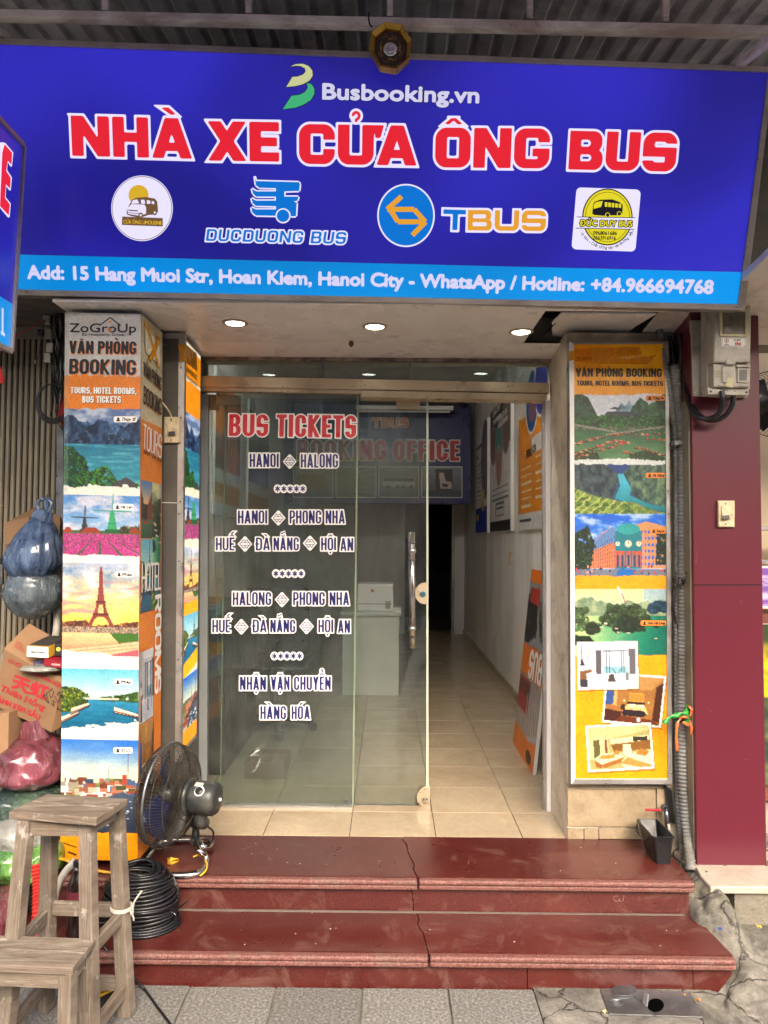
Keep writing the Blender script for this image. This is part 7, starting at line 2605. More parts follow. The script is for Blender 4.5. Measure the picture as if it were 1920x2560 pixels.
def ribbon(pts, w, Y, m, nm, par):
    mb = MB()
    q = smoothpath([P(x, y, Y + dy) for x, y, dy in pts], 5)
    vs = []
    for i, c in enumerate(q):
        t = (q[min(i + 1, len(q) - 1)] - q[max(i - 1, 0)]).normalized()
        s_ = t.cross(Vector((0, 1, 0))).normalized() * w / 2
        s_ += Vector((0, math.sin(i * .9) * w * .35, 0))
        vs += [c - s_, c + s_]
    mb.add(vs, [(2 * i, 2 * i + 1, 2 * i + 3, 2 * i + 2) for i in range(len(q) - 1)])
    o = mb.build(nm, m, par, smooth=True)
    s2 = o.modifiers.new('solid', 'SOLIDIFY')
    s2.thickness = .0012


ribbon([(1720, 1762, 0), (1716, 1780, -.02), (1700, 1786, -.03), (1680, 1792, -.03), (1658, 1808, -.04)], .018, 3.30, GRN, 'green_ribbon', rbn)
ribbon([(1726, 1768, 0), (1718, 1788, -.02), (1724, 1798, -.02), (1712, 1806, -.01)], .014, 3.30, GRN, 'green_ribbon', rbn)
ribbon([(1700, 1790, -.02), (1728, 1795, -.02), (1726, 1812, -.02), (1706, 1806, -.03)], .013, 3.30, ORP, 'orange_ribbon', rbn)
ribbon([(1702, 1796, -.02), (1693, 1812, -.03), (1691, 1845, -.03), (1693, 1878, -.03)], .011, 3.30, ORP, 'orange_ribbon', rbn)
ribbon([(1722, 1764, -.02), (1730, 1775, -.03), (1726, 1792, -.03)], .014, 3.30, ORP, 'orange_ribbon', rbn)
ribbon([(1726, 1800, -.02), (1729, 1820, -.03), (1728, 1838, -.03)], .010, 3.30, ORP, 'orange_ribbon', rbn)

# water tap, dark plate, bin
tp = thing('water_tap', 'pipe tap with a red lever low on the right wall', 'tap', P(1663, 2045, 3.40))
ty = 3.38
MB().tube([P(1668, 2072, ty), P(1667, 2045, ty), P(1664, 2020, ty)], .011, 14).build('pipe', DSTEEL, tp, smooth=True)
MB().lathe([(.015, -.016), (.015, .0), (.012, .004), (.011, .004), (.009, -.004)], P(1663, 2021, ty - .012), (0, -1, 0), 20, True).build('valve_body', DSTEEL, tp)
MB().lathe([(.006, 0), (.005, .003)], P(1663, 2021, ty - .02), (0, -1, 0), 12).build('spout_hole', BLACKM, tp)
MB().prism([P(1614, 2022, ty - .03), P(1655, 2023, ty - .03), P(1655, 2029, ty - .03), P(1614, 2028, ty - .03)], (0, .008, 0)).build('lever', pm('red_lever', rgb(150, 24, 36), .4), tp, bevel=.002)
MB().tube([P(1671, 2060, ty - .01), P(1674, 2085, ty - .01)], .007, 10).build('pipe', METERG, tp, smooth=True)
o = MB().prism([P(1665, 1966, 3.40), P(1680, 1976, 3.40), P(1688, 2062, 3.40), P(1672, 2054, 3.40)], (0, .03, 0)).build('dark_plate', BLACKM, bevel=.002)
tag(o, 'upright dark plate behind the water tap beside the conduits', 'plate')
bn_ = thing('black_bin', 'empty black plastic bin on the top step by the right wall', 'bin', G(1655, 2158, FL))
bfl, bfr = G(1640, 2161, FL), G(1678, 2162, FL)
w_ = (bfr.x - bfl.x)
zt_ = P(1632, 2092, bfl.y).z


def rect_pts(x0, x1, y0, y1, z, r=.012, n=3):
    out = []
    for cx, cy, a0 in ((x1 - r, y0 + r, -90), (x1 - r, y1 - r, 0), (x0 + r, y1 - r, 90), (x0 + r, y0 + r, 180)):
        for k in range(n + 1):
            a = math.radians(a0 + 90 * k / n)
            out.append((cx + r * math.cos(a), cy + r * math.sin(a), z))
    return out


yb0, yb1 = bfl.y, bfl.y + .13
tx0, tx1 = bfl.x - .016, bfr.x + .010
ty0, ty1 = yb0 - .012, yb1 + .06
rings = [rect_pts(bfl.x, bfr.x, yb0, yb1, FL + .001), rect_pts(tx0, tx1, ty0, ty1, zt_), rect_pts(tx0 - .004, tx1 + .004, ty0 - .004, ty1 + .004, zt_), rect_pts(tx0 - .004, tx1 + .004, ty0 - .004, ty1 + .004, zt_ + .004), rect_pts(tx0 + .003, tx1 - .003, ty0 + .003, ty1 - .003, zt_ + .004), rect_pts(bfl.x + .003, bfr.x - .003, yb0 + .003, yb1 - .003, FL + .005)]
mb = MB()
for r_ in rings:
    mb.v += r_
m_ = len(rings[0])
for i in range(len(rings) - 1):
    for k in range(m_):
        k2 = (k + 1) % m_
        mb.f.append((i * m_ + k, i * m_ + k2, (i + 1) * m_ + k2, (i + 1) * m_ + k))
mb.f.append(tuple(range(m_ - 1, -1, -1)))
mb.f.append(tuple(5 * m_ + k for k in range(m_)))
mb.build('tub', BLACKM, bn_)
hx = tx0 - .006
MB().tube(smoothpath([(hx, ty0 + .02, zt_), (hx - .012, ty0 + .05, zt_ - .03), (hx - .012, ty1 - .06, zt_ - .03), (hx, ty1 - .02, zt_)]), .003, 6).build('handle', BLACKM, bn_)

# drain cover
dc = thing('drain_cover', 'steel drain cover plate with its round lid swung open', 'drain cover', G(1630, 2505, .01))
HOLE, _n, _b = newmat('black_hole')
_b.inputs['Base Color'].default_value = (.002, .002, .002, 1)
_b.inputs['Roughness'].default_value = 1
_b.inputs['Specular IOR Level'].default_value = 0
PLATE = pm('worn_steel_plate', rgb(140, 142, 146), .38, .85, .2, 9, .3, 70, dirt=rgb(104, 98, 88)[:3], dirt_amt=.35)
zc = .0065
pq = [G(1500, 2471, zc), G(1724, 2478, zc), G(1758, 2542, zc), G(1522, 2534, zc)]
MB().prism(pq, (0, 0, -.02)).build('plate', PLATE, dc, bevel=.002)
rr_ = lambda cx, cy, rx, ry, z, n=32: [G(x, y, z) for x, y in ring_pts(cx, cy, rx, ry, n)]
MB().face(rr_(1639, 2513, 21, 17, zc + .0012)).build('hole', HOLE, dc)  # flat black disc, its colour stands for the shade inside the opening
MB().prism(rr_(1560, 2479, 34, 18, zc + .001), (0, 0, .002)).build('lid_rim', PLATE, dc, bevel=.001)
MB().prism(rr_(1560, 2476, 31, 15, zc + .003), (0, 0, .003))  .build('lid', DSTEEL, dc, bevel=.002)
MB().prism([G(1583, 2490, zc + .001), G(1592, 2480, zc + .001), G(1622, 2494, zc + .001), G(1608, 2508, zc + .001)], (0, 0, .003)).build('hinge_plate', PLATE, dc)
hh = [G(1608, 2511, zc + .002), G(1617, 2517, zc + .002)]
MB().prism([G(1606, 2508, zc + .002), G(1616, 2516, zc + .002), G(1616, 2516, zc + .002) + Vector((.010, .012, .035)), G(1606, 2508, zc + .002) + Vector((.010, .012, .035))], (.003, -.003, 0)).build('hinge_leaf', ALU, dc)
for rr2 in (1.0, .55):
    pts = ring_pts(1541, 2506, 17 * rr2, 8 * rr2, 24)
    mb = MB()
    for i in range(24):
        (xa, ya), (xb, yb2) = pts[i], pts[(i + 1) % 24]
        mb.tube([G(xa, ya, zc + .001), G(xb, yb2, zc + .001)], .0012, 5)
    mb.build('cast_ring', PLATE, dc)
mb = MB()
mb.tube([G(1543 + 8, 2507, zc + .001), G(1543 - 8, 2507, zc + .001)], .0012, 5)
mb.build('cast_line', PLATE, dc)
# litter
lit = [((1728, 2458), (188, 140, 40), 'leaf', 'fallen yellow leaf on the cement near the step corner'), ((1710, 2488), (176, 120, 50), 'leaf', 'fallen ochre leaf right of the drain cover'), ((1780, 2455), (206, 190, 130), 'leaf', 'pale dry leaf under the curved end of the lower step'), ((1898, 2316), (220, 170, 50), 'leaf', 'bright yellow leaf on the cement at the right edge'), ((1800, 2322), (40, 60, 140), 'scrap', 'small blue plastic scrap on the cement'), ((1745, 2500), (160, 110, 50), 'leaf', 'brown leaf by the lower right corner of the drain cover'), ((1512, 2528), (196, 180, 120), 'leaf', 'tiny pale leaf left of the drain cover')]
for (x, y), c, nm, lb in lit:
    g_ = G(x, y, 0)
    h_ = cement_z(g_.x, g_.y) if g_.x > .54 else 0
    g_ = G(x, y, h_ + .004)
    mb = MB()
    s_ = .012
    r3 = random.Random(x)
    pts = [(math.cos(a) * s_ * (1 if k % 3 else .6), math.sin(a) * s_ * .6, .004 * math.sin(3 * a)) for k, a in enumerate([i * math.pi / 4 for i in range(8)])]
    mb.add([(0, 0, .005)] + pts, [(0, i + 1, (i + 1) % 8 + 1) for i in range(8)])
    o = mb.build('fallen_' + nm if nm == 'leaf' else 'plastic_scrap', pm('litter_%d' % x, rgb(*c), .6), None)
    o.location = g_
    o.rotation_euler = (0, 0, r3.random() * 6)
    tag(o, lb, 'leaf' if nm == 'leaf' else 'litter')


# ------------------------------------------------------------------ wooden stools
def grain(o, axis, seed):
    me = o.data
    uv = me.uv_layers.new(name='grain')
    ax = Vector(axis).normalized()
    s1 = ax.orthogonal().normalized()
    s2 = ax.cross(s1)
    for p_ in me.polygons:
        for li in p_.loop_indices:
            c = me.vertices[me.loops[li].vertex_index].co
            w = c.dot(s1) + 1.7 * c.dot(s2)
            uv.data[li].uv = (c.dot(ax) + seed, w + seed * .37)


wseed = [0]


def wbeam(a, b, w, h, name, par, upv=(0, 1, 0), w2=None, h2=None):
    wseed[0] += 1.31
    o = MB().beam(a, b, w, h, upv, w2, h2).build(name, WOOD, par, bevel=.003)
    grain(o, Vector(b) - Vector(a), wseed[0])
    return o


def plank(pts, th, name, par, axis):
    wseed[0] += 1.31
    o = MB().prism(pts, (0, 0, -th)).build(name, WOOD, par, bevel=.004, seg=3)
    grain(o, axis, wseed[0])
    return o


# tall stool
H1 = .74
st = thing('wooden_stool', 'tall weathered wooden stool with a plastic tie round one leg', 'stool', (-1.08, 2.48, 0))
fl_, fr_, brr, bll = G(21, 2028, H1), G(241, 2045, H1), G(320, 1996, H1), G(119, 1984, H1)
m1, m2 = lerp(fl_, bll, .56), lerp(fr_, brr, .50)
plank([fl_, fr_, m2 + Vector((0, -.0015, 0)), m1 + Vector((0, -.0015, 0))], .026, 'seat_plank', st, (1, .1, 0))
plank([m1 + Vector((0, .0015, 0)), m2 + Vector((0, .0015, 0)), brr, bll], .025, 'seat_plank', st, (1, .1, 0))
zt = H1 - .027
TA, TB, TC, TD = P(66, 2062, 2.42), P(219, 2066, 2.42), P(126, 2030, 2.57), P(290, 2030, 2.575)
for q in (TA, TB, TC, TD):
    q.z = zt
FA, FB, FC, FD = G(6, 2655, 0), G(226, 2655, 0), G(112, 2524, 0), G(316, 2538, 0)
for a, b in ((TA, FA), (TB, FB), (TC, FC), (TD, FD)):
    wbeam(a, b + Vector((0, 0, .002)), .046, .036, 'leg', st, (0.25, 1, 0), .050, .040)


def on_leg(T, Fo, z):
    t = (T.z - z) / T.z
    return T.lerp(Fo, t)


def rail(T1, F1, T2_, F2, z1, z2, h, name, par, th=.022):
    a, b = on_leg(T1, F1, z1), on_leg(T2_, F2, z2)
    d = (b - a).normalized()
    wbeam(a + d * .015, b - d * .015, th, h, name, par, (0, 0, 1))


rail(TA, FA, TB, FB, zt - .026, zt - .026, .052, 'apron', st)
rail(TB, FB, TD, FD, zt - .026, zt - .026, .052, 'apron', st)
rail(TA, FA, TC, FC, zt - .026, zt - .026, .052, 'apron', st)
rail(TC, FC, TD, FD, zt - .026, zt - .026, .052, 'apron', st)
rail(TC, FC, TD, FD, .35, .35, .044, 'stretcher', st)
rail(TB, FB, TD, FD, .32, .33, .044, 'stretcher', st)
rail(TA, FA, TC, FC, .32, .33, .044, 'stretcher', st)
rail(TC, FC, TD, FD, .105, .105, .044, 'stretcher', st)
rail(TB, FB, TD, FD, .08, .09, .044, 'stretcher', st)
rail(TA, FA, TC, FC, .08, .09, .044, 'stretcher', st)
STR = pm('dirty_white_string', rgb(176, 170, 158), .6)
c = on_leg(TD, FD, .355)
mb = MB()
for k in range(3):
    mb.tube([c + Vector((.034 * math.cos(a) * 1.05, .028 * math.sin(a), .004 * k + .004 * math.sin(a))) for a in [i * math.pi / 8 for i in range(16)]], .0028, 6, True)
mb.tube(smoothpath([c + Vector((.034, -.01, 0)), c + Vector((.045, -.02, -.012)), c + Vector((.05, -.02, .03)), c + Vector((.075, -.02, .068))]), .0032, 6)
mb.tube(smoothpath([c + Vector((.034, -.01, 0)), c + Vector((.048, -.02, -.018)), c + Vector((.05, -.02, -.03))]), .0028, 6)
mb.build('string_tie', STR, st)
# low stool
H2 = .36
lo = thing('wooden_stool', 'low weathered wooden stool tucked in front of the tall one at the left edge', 'stool', (-1.15, 2.25, 0))
a_, b_, c_, d_ = G(-95, 2408, H2), G(182, 2419, H2), G(240, 2346, H2), G(-20, 2336, H2)
m1, m2 = lerp(a_, d_, .5), lerp(b_, c_, .5)
plank([a_, b_, m2 + Vector((0, -.0015, 0)), m1 + Vector((0, -.0015, 0))], .024, 'seat_plank', lo, (1, 0, 0))
plank([m1 + Vector((0, .0015, 0)), m2 + Vector((0, .0015, 0)), c_, d_], .023, 'seat_plank', lo, (1, 0, 0))
zt2 = H2 - .0245
UA, UB, UC, UD = (Vector((a_.x + .04, a_.y + .02, zt2)), Vector((b_.x - .022, b_.y + .022, zt2)), Vector((c_.x - .03, c_.y - .022, zt2)), Vector((d_.x + .04, d_.y - .022, zt2)))
VA, VB, VC, VD = (UA + Vector((-.03, -.03, -zt2)), UB + Vector((.012, -.03, -zt2)), UC + Vector((.012, .02, -zt2)), UD + Vector((-.03, .02, -zt2)))
for a, b in ((UA, VA), (UB, VB), (UC, VC), (UD, VD)):
    wbeam(a, b + Vector((0, 0, .002)), .044, .034, 'leg', lo, (0.25, 1, 0))
for x in ((UA, VA, UB, VB), (UB, VB, UC, VC), (UA, VA, UD, VD), (UD, VD, UC, VC)):
    rail(*x, zt2 - .022, zt2 - .022, .044, 'apron', lo)
for x in ((UB, VB, UC, VC), (UA, VA, UD, VD), (UD, VD, UC, VC)):
    rail(*x, .07, .07, .036, 'stretcher', lo)

# ------------------------------------------------------------------ floor fan
fan = thing('floor_fan', 'black floor fan on a chrome tube base turned towards the left pillar', 'fan', G(420, 2160, FL))
hub = P(419, 1985, 3.12)
ax = Vector((.983, -.20, -.02)).normalized()
e1 = Vector((0, 0, 1))
e1 = (e1 - ax * e1.dot(ax)).normalized()
e2 = ax.cross(e1)
RR = .205
GREYM = pm('dark_grey_enamel', rgb(46, 49, 48), .4, .1, .1, 20, .1, 60, dirt=rgb(96, 92, 82)[:3], dirt_amt=.15, dscale=20)
WIRE = pm('dark_wire', rgb(44, 42, 40), .45, .3, dirt=rgb(90, 80, 66)[:3], dirt_amt=.3, dscale=30)


def cp_(r, a, h):
    return hub + (e1 * math.cos(a) + e2 * math.sin(a)) * r + ax * h


MB().tube([cp_(RR, a, 0) for a in [i * 2 * math.pi / 64 for i in range(64)]], .0062, 8, True).build('guard_rim', DSTEEL, fan, smooth=True)
mb = MB()
NW = 96
for k in range(NW):
    a = 2 * math.pi * k / NW
    mb.tube([cp_(r, a + tw, h) for r, h, tw in ((RR, .004, 0), (RR * .96, .035, 0), (RR * .84, .068, .02), (RR * .62, .088, .05), (RR * .32, .098, .09))], .0011, 4, caps=False)
for r, h in ((RR * .97, .03), (RR * .84, .069), (RR * .45, .095)):
    mb.tube([cp_(r, i * 2 * math.pi / 48, h) for i in range(48)], .0016, 5, True)
mb.build('rear_guard', WIRE, fan)
mb = MB()
for k in range(NW):
    a = 2 * math.pi * k / NW
    mb.tube([cp_(r, a + tw, h) for r, h, tw in ((RR, -.004, 0), (RR * .97, -.03, 0), (RR * .8, -.062, .03), (RR * .5, -.078, .08), (RR * .16, -.082, .2))], .0011, 4, caps=False)
for r, h in ((RR * .96, -.033), (RR * .7, -.068), (RR * .4, -.08)):
    mb.tube([cp_(r, i * 2 * math.pi / 48, h) for i in range(48)], .0016, 5, True)
mb.build('front_guard', WIRE, fan)
MB().lathe([(.034, -.082), (.034, -.088), (.0005, -.092)], hub, ax, 24).build('guard_cap', GREYM, fan)
BLD = pm('blue_black_blade', rgb(26, 32, 62), .35)
for k in range(3):
    mb = MB()
    a0 = 2 * math.pi * k / 3
    vs = []
    for i in range(9):
        t = i / 8
        r = .03 + .145 * t
        for j in range(5):
            s_ = j / 4
            a = a0 + (s_ - .5) * (1.5 - .5 * t) + t * .25
            vs.append(cp_(r, a, (s_ - .5) * .055 * (1 - .25 * t)))
    mb.add(vs, [(i * 5 + j, i * 5 + j + 1, (i + 1) * 5 + j + 1, (i + 1) * 5 + j) for i in range(8) for j in range(4)])
    o = mb.build('blade', BLD, fan, smooth=True)
    s2 = o.modifiers.new('solid', 'SOLIDIFY')
    s2.thickness = .002
MB().lathe([(.0005, -.03), (.03, -.026), (.034, 0), (.034, .03)], hub, ax, 24).build('blade_hub', GREYM, fan, smooth=True)
MB().lathe([(.07, .092), (.075, .10), (.07, .108), (.055, .110)], hub, ax, 32).build('motor_ring', GREYM, fan, smooth=True)
MB().lathe([(.052, .108), (.062, .118), (.066, .132), (.067, .17), (.066, .208), (.058, .222), (.03, .229), (.0005, .230)], hub, ax, 36).build('motor_housing', GREYM, fan, smooth=True)
# control knob faces the viewer
side = (Vector((0, 0, CAMZ)) - (hub + ax * .17))
side = (side - ax * side.dot(ax)).normalized()
kc = hub + ax * .165 + (side * math.cos(.35) - ax.cross(side) * math.sin(.35)) * .064
kn = (kc - (hub + ax * .165)).normalized()
MB().lathe([(.021, 0), (.021, .004), (.020, .005)], kc, kn, 28).build('dial_ring', pm('silver_dial', rgb(214, 214, 210), .4, 0), fan)
MB().lathe([(.0165, .003), (.015, .012), (.010, .014)], kc, kn, 24).build('speed_knob', BLACKM, fan)
ku = kn.orthogonal().normalized()
MB().beam(kc + kn * .014 - ku * .013, kc + kn * .014 + ku * .013, .005, .01, tuple(kn)).build('knob_grip', BLACKM, fan)
for k in range(14):
    a = 2 * math.pi * k / 14
    x = hub + ax * .2275 + (e1 * math.cos(a) + e2 * math.sin(a)) * .02
    y = hub + ax * .222 + (e1 * math.cos(a) + e2 * math.sin(a)) * .048
    MB().beam(x + ax * .001, y + ax * .001, .004, .004, tuple(ax)).build('vent_slot', BLACKM, fan)
MB().box((-.008, -.0005, -.006), (.008, .0005, .006), o=hub + ax * .2315).build('maker_badge', PAPER, fan)
tpv = hub + ax * .15 + (e1 * math.cos(.5) - e2 * math.sin(.5) * 0 + side * .5).normalized() * .0675
MB().beam(tpv - ax * .015, tpv + ax * .02, .022, .002, tuple((tpv - hub - ax * .15).normalized())).build('rating_sticker', METERG, fan)
# bracket and base
jb = P(489, 2102, 3.22)
mdn = hub + ax * .15 - Vector((0, 0, .062))
MB().tube(smoothpath([mdn, mdn + Vector((0, 0, -.035)), lerp(mdn, jb, .35) + Vector((.02, 0, -.0)), Vector((jb.x, jb.y, jb.z + .075))], 5), [.026] * 16, 12).build('tilt_bracket', GREYM, fan, smooth=True)
MB().tube([Vector((jb.x, jb.y, jb.z + .09)), Vector((jb.x, jb.y, jb.z - .005))], .016, 16).build('neck_tube', GREYM, fan, smooth=True)
MB().lathe([(.018, -.012), (.024, -.006), (.024, .006), (.018, .012)], jb, (0, 0, 1), 20).build('neck_clamp', DSTEEL, fan)
r_ = .0125
gz = FL + r_
loop = [jb, G(497, 2125, gz + .06), G(513, 2140, gz + .03), G(516, 2158, gz + .008), G(508, 2176, gz), G(480, 2187, gz), G(430, 2189, gz), G(375, 2187, gz), G(352, 2178, gz), G(356, 2160, gz), G(378, 2130, gz), G(398, 2108, gz), G(420, 2102, gz), G(480, 2100, gz), G(520, 2103, gz), G(529, 2112, gz + .004), G(520, 2120, gz + .03), G(505, 2115, gz + .05), jb]
MB().tube(smoothpath(loop, 8), r_, 14).build('base_tube', STEEL, fan, smooth=True)
o = MB().tube(smoothpath([hub + ax * .19 - Vector((0, 0, .06)), P(507, 2050, 3.1), P(518, 2065, 3.1), P(533, 2080, 3.12), P(531, 2100, 3.15), P(522, 2115, 3.18), P(512, 2122, 3.18)], 8), .0042, 8).build('fan_cord', RUBBER, fan, smooth=True)
YEL = pm('yellow_cord', rgb(206, 160, 40), .45, dirt=rgb(130, 100, 50)[:3], dirt_amt=.2)
o = MB().tube(smoothpath([G(483, 2142, FL + .03), G(500, 2138, FL + .03), G(516, 2156, FL + .03), G(515, 2175, FL + .02), G(500, 2190, FL + .01)]), .004, 8).build('yellow_wire', YEL, smooth=True)
tag(o, 'yellow wire looped round the right side of the fan base', 'wire')
o = MB().tube(smoothpath([P(140, 2144, 3.02), P(170, 2152, 2.98), P(192, 2168, 2.98), P(250, 2178, 2.98), P(300, 2186, 2.98), P(345, 2194, 3.0)]), .006, 8).build('yellow_hose', YEL, smooth=True)
tag(o, 'thin yellow hose running behind the tall stool towards the fan', 'hose')
mb = MB()
mb.add([G(419, 2145, FL + .004), G(428, 2143, FL + .03), G(447, 2146, FL + .03), G(448, 2152, FL + .012), G(430, 2160, FL + .004), G(420, 2160, FL + .002), G(424, 2152, FL + .02)], [(0, 1, 6), (1, 2, 3, 6), (6, 3, 4), (6, 4, 5), (0, 6, 5)])
o = mb.build('yellow_peel', YEL)
o.modifiers.new('solid', 'SOLIDIFY').thickness = .003
tag(o, 'curled yellow peel on the top step inside the fan base', 'peel')

# ------------------------------------------------------------------ coil of black cable
cc = Vector((G(330, 2390, T2).x, 0, T2))
yc = 2.90
cxr = P(448, 2350, yc).x
cl = cxr - .140
coil = thing('cable_coil', 'heavy coil of shiny black cable on the lower step by the stool', 'cable coil', (cl, yc + .03, T2))
mb = MB()
r4 = random.Random(3)
zs = T2 + .008
k = 0
while zs < T2 + .215:
    t = (zs - T2) / .215
    Rc = .138 - .014 * t - .007 * math.sin(t * 9.0) - .050 * (max(0, t - .8) / .2) ** 2
    tx, ty = r4.uniform(-.02, .02), r4.uniform(-.03, .03)
    dz = .012
    for layer in range(2):
        pts = []
        for i in range(56):
            a = i * 2 * math.pi / 56
            r = Rc - layer * .016 + .003 * math.sin(a * 3 + k) + r4.uniform(-.0004, .0004)
            lean = -.05 * t
            z = zs + (tx * math.cos(a) + ty * math.sin(a)) * .3 + .012 * math.sin(a * 2 + k * .7) * .35 + layer * .004
            pts.append((cl + lean * .6 + r * math.cos(a), yc + .02 + r * .8 * math.sin(a), max(T2 + .007, z)))
        mb.tube(pts, .0068, 7, True)
    zs += dz
    k += 1
mb.build('cable_windings', RUBBER, coil, smooth=True, kind='stuff')
o = MB().tube(smoothpath([P(425, 2275, 2.80), P(445, 2270, 2.78), P(460, 2260, 2.76), P(475, 2250, 2.76)]), .0026, 6).build('cable_tail', RUBBER, coil, smooth=True)
MB().tube(smoothpath([P(428, 2280, 2.77), P(436, 2284, 2.765), P(440, 2290, 2.765), P(437, 2296, 2.77)]), .0016, 6).build('wire_tie', DSTEEL, coil)
o = MB().tube(smoothpath([P(256, 2362, 2.74), P(290, 2400, 2.72), P(330, 2440, 2.70), G(362, 2475, .006), G(395, 2520, .006), G(440, 2580, .006), G(480, 2640, .006)]), .0045, 8).build('trailing_cable', RUBBER, smooth=True)
tag(o, 'thin black cord trailing down the steps onto the pavement', 'cord')

# ------------------------------------------------------------------ folding shutter and clutter on the left
SHY = 3.62
fs = thing('folding_shutter', 'beige folding metal shutter with rows of rivets behind the clutter', 'shutter', (-1.8, SHY, 0.1))
x = P(2, 1000, SHY).x
sw = .0285
i = 0
xs_ = x - sw * 8
riv = None
while xs_ < -1.375:
    for nm in ('slat',):
        mb = MB()
        mb.prism([(xs_ + .002, SHY, .1), (xs_ + .006, SHY - .006, .1), (xs_ + .019, SHY - .006, .1), (xs_ + .024, SHY, .1)], (0, 0, 2.52))
        mb.build('slat', SLAT, fs)
    for y in (797, 997, 1198, 1610):
        c = P(20, y, SHY)
        if riv is None:
            riv = MB().lathe([(.0045, 0), (.0035, .002), (.001, .003)], (0, 0, 0), (0, -1, 0), 8).build('rivet', STEEL, fs)
            o = riv
        else:
            o = riv.copy()
            COL.objects.link(o)
        o.location = Vector((xs_ + .0125, SHY - .0062, c.z)) - fs.location
    xs_ += sw
    i += 1
MB().box((-2.6, SHY + .004, .1), (-1.36, SHY + .01, 2.66)).build('gap_backing', BLACKM, fs)
q = P(60, 784, SHY - .03)
MB().box((-2.6, SHY - .03, q.z - .012), (-1.40, SHY - .012, q.z + .012)).build('top_rail', pm('red_brown_rail', rgb(104, 74, 60), .6), fs)
# steel plate and pipe next to the box
o = MB().prism([P(142, 1055, 3.5), P(158, 1080, 3.5), P(158, 1300, 3.5), P(140, 1280, 3.5)], (0, .02, 0)).build('steel_plate', DSTEEL)
tag(o, 'narrow dull steel plate left of the pillar poster box', 'plate')
o = MB().tube(smoothpath([P(143, 1500, 3.40), P(142, 1560, 3.40), P(138, 1590, 3.36), P(128, 1610, 3.30)]), .016, 12).build('drain_pipe', METERG, smooth=True)
tag(o, 'bent pale grey pipe above the cigarette cartons', 'pipe')
wb = thing('wire_bundle', 'tangle of black and red wires hanging beside the left poster box', 'wires', P(140, 900, 3.3))
r5 = random.Random(11)
for k in range(16):
    x0 = r5.uniform(118, 158)
    pts = []
    yy = 770
    xx = x0
    while yy < r5.uniform(980, 1100):
        pts.append(P(xx, yy, 3.42 + r5.uniform(-.06, .04)))
        yy += r5.uniform(30, 60)
        xx = max(112, min(160, xx + r5.uniform(-10, 12)))
    if len(pts) > 2:
        MB().tube(smoothpath(pts, 5), r5.uniform(.0022, .0045), 6).build('wire', RUBBER if k % 5 else DSTEEL, wb, smooth=True)
for k in range(4):
    pts = [P(140 + (38 + 2 * k) * math.cos(a) - 6, 1003 + (44 + k * 2) * math.sin(a) + 2 * k, 3.36 + .004 * k) for a in [i * 2 * math.pi / 20 for i in range(20)]]
    MB().tube(pts, .0034, 6, True).build('wire_loop', RUBBER, wb, smooth=True)
MB().tube(smoothpath([P(30, 846, 3.40), P(60, 828, 3.38), P(90, 812, 3.38), P(112, 800, 3.38)]), .0022, 6).build('red_wire', REDP, wb)
MB().tube([P(112, 800, 3.36), P(104, 840, 3.36), P(96, 890, 3.36), P(90, 912, 3.36)], .0022, 6).build('wire', RUBBER, wb)
MB().box((-.014, -.01, -.016), (.014, .01, .016), o=P(102, 832, 3.36)).build('splice_block', BLACKM, wb, bevel=.004)
MB().box((-.006, -.005, -.012), (.006, .005, .012), o=P(89, 905, 3.36)).build('plug', GREYM, wb, bevel=.002)
for (x, y) in ((118, 800), (122, 835), (126, 870), (120, 895)):
    MB().box((-.016, -.01, -.022), (.016, .01, .022), o=P(x, y, 3.40)).build('junction_piece', METERG, wb, bevel=.003)
o = MB().prism([P(150, 1000, 3.40), P(159, 985, 3.40), P(160, 1070, 3.40), P(144, 1045, 3.40)], (0, .004, 0)).build('red_rag', pm('red_cloth', rgb(150, 26, 30), .8))
tag(o, 'red rag stuck between the wires and the poster box', 'rag')
o = MB().prism([P(0, 915, 2.9), P(10, 945, 2.9), P(8, 958, 2.9), P(-30, 958, 2.9), P(-30, 915, 2.9)], (0, .004, 0)).build('red_flag', pm('red_flag_cloth', rgb(190, 20, 30), .7))
tag(o, 'corner of a red flag at the left edge below the projecting sign', 'flag')


def bagmat(name, c, c2, rough=.16, alpha=.75):
    m, nt, bs = newmat(name)
    v = coords(nt)
    n = noise_tex(nt, v, 7, 4, .5, .6)
    nt.links.new(ramp(nt, n, [(.4, rgb(*c)), (.62, rgb(*c2))]), bs.inputs['Base Color'])
    bs.inputs['Roughness'].default_value = rough
    bs.inputs['Specular IOR Level'].default_value = .7
    bs.inputs['Coat Weight'].default_value = .7
    bs.inputs['Coat Roughness'].default_value = .08
    mp = nt.nodes.new('ShaderNodeMapping')
    mp.inputs['Rotation'].default_value = (.3, .5, .6)
    mp.inputs['Scale'].default_value = (1, 1, .28)
    nt.links.new(v, mp.inputs[0])
    w = noise_tex(nt, mp.outputs[0], 38, 6, .65, 2.2)
    bumpit(nt, bs, w, 1.0, .016)
    return m


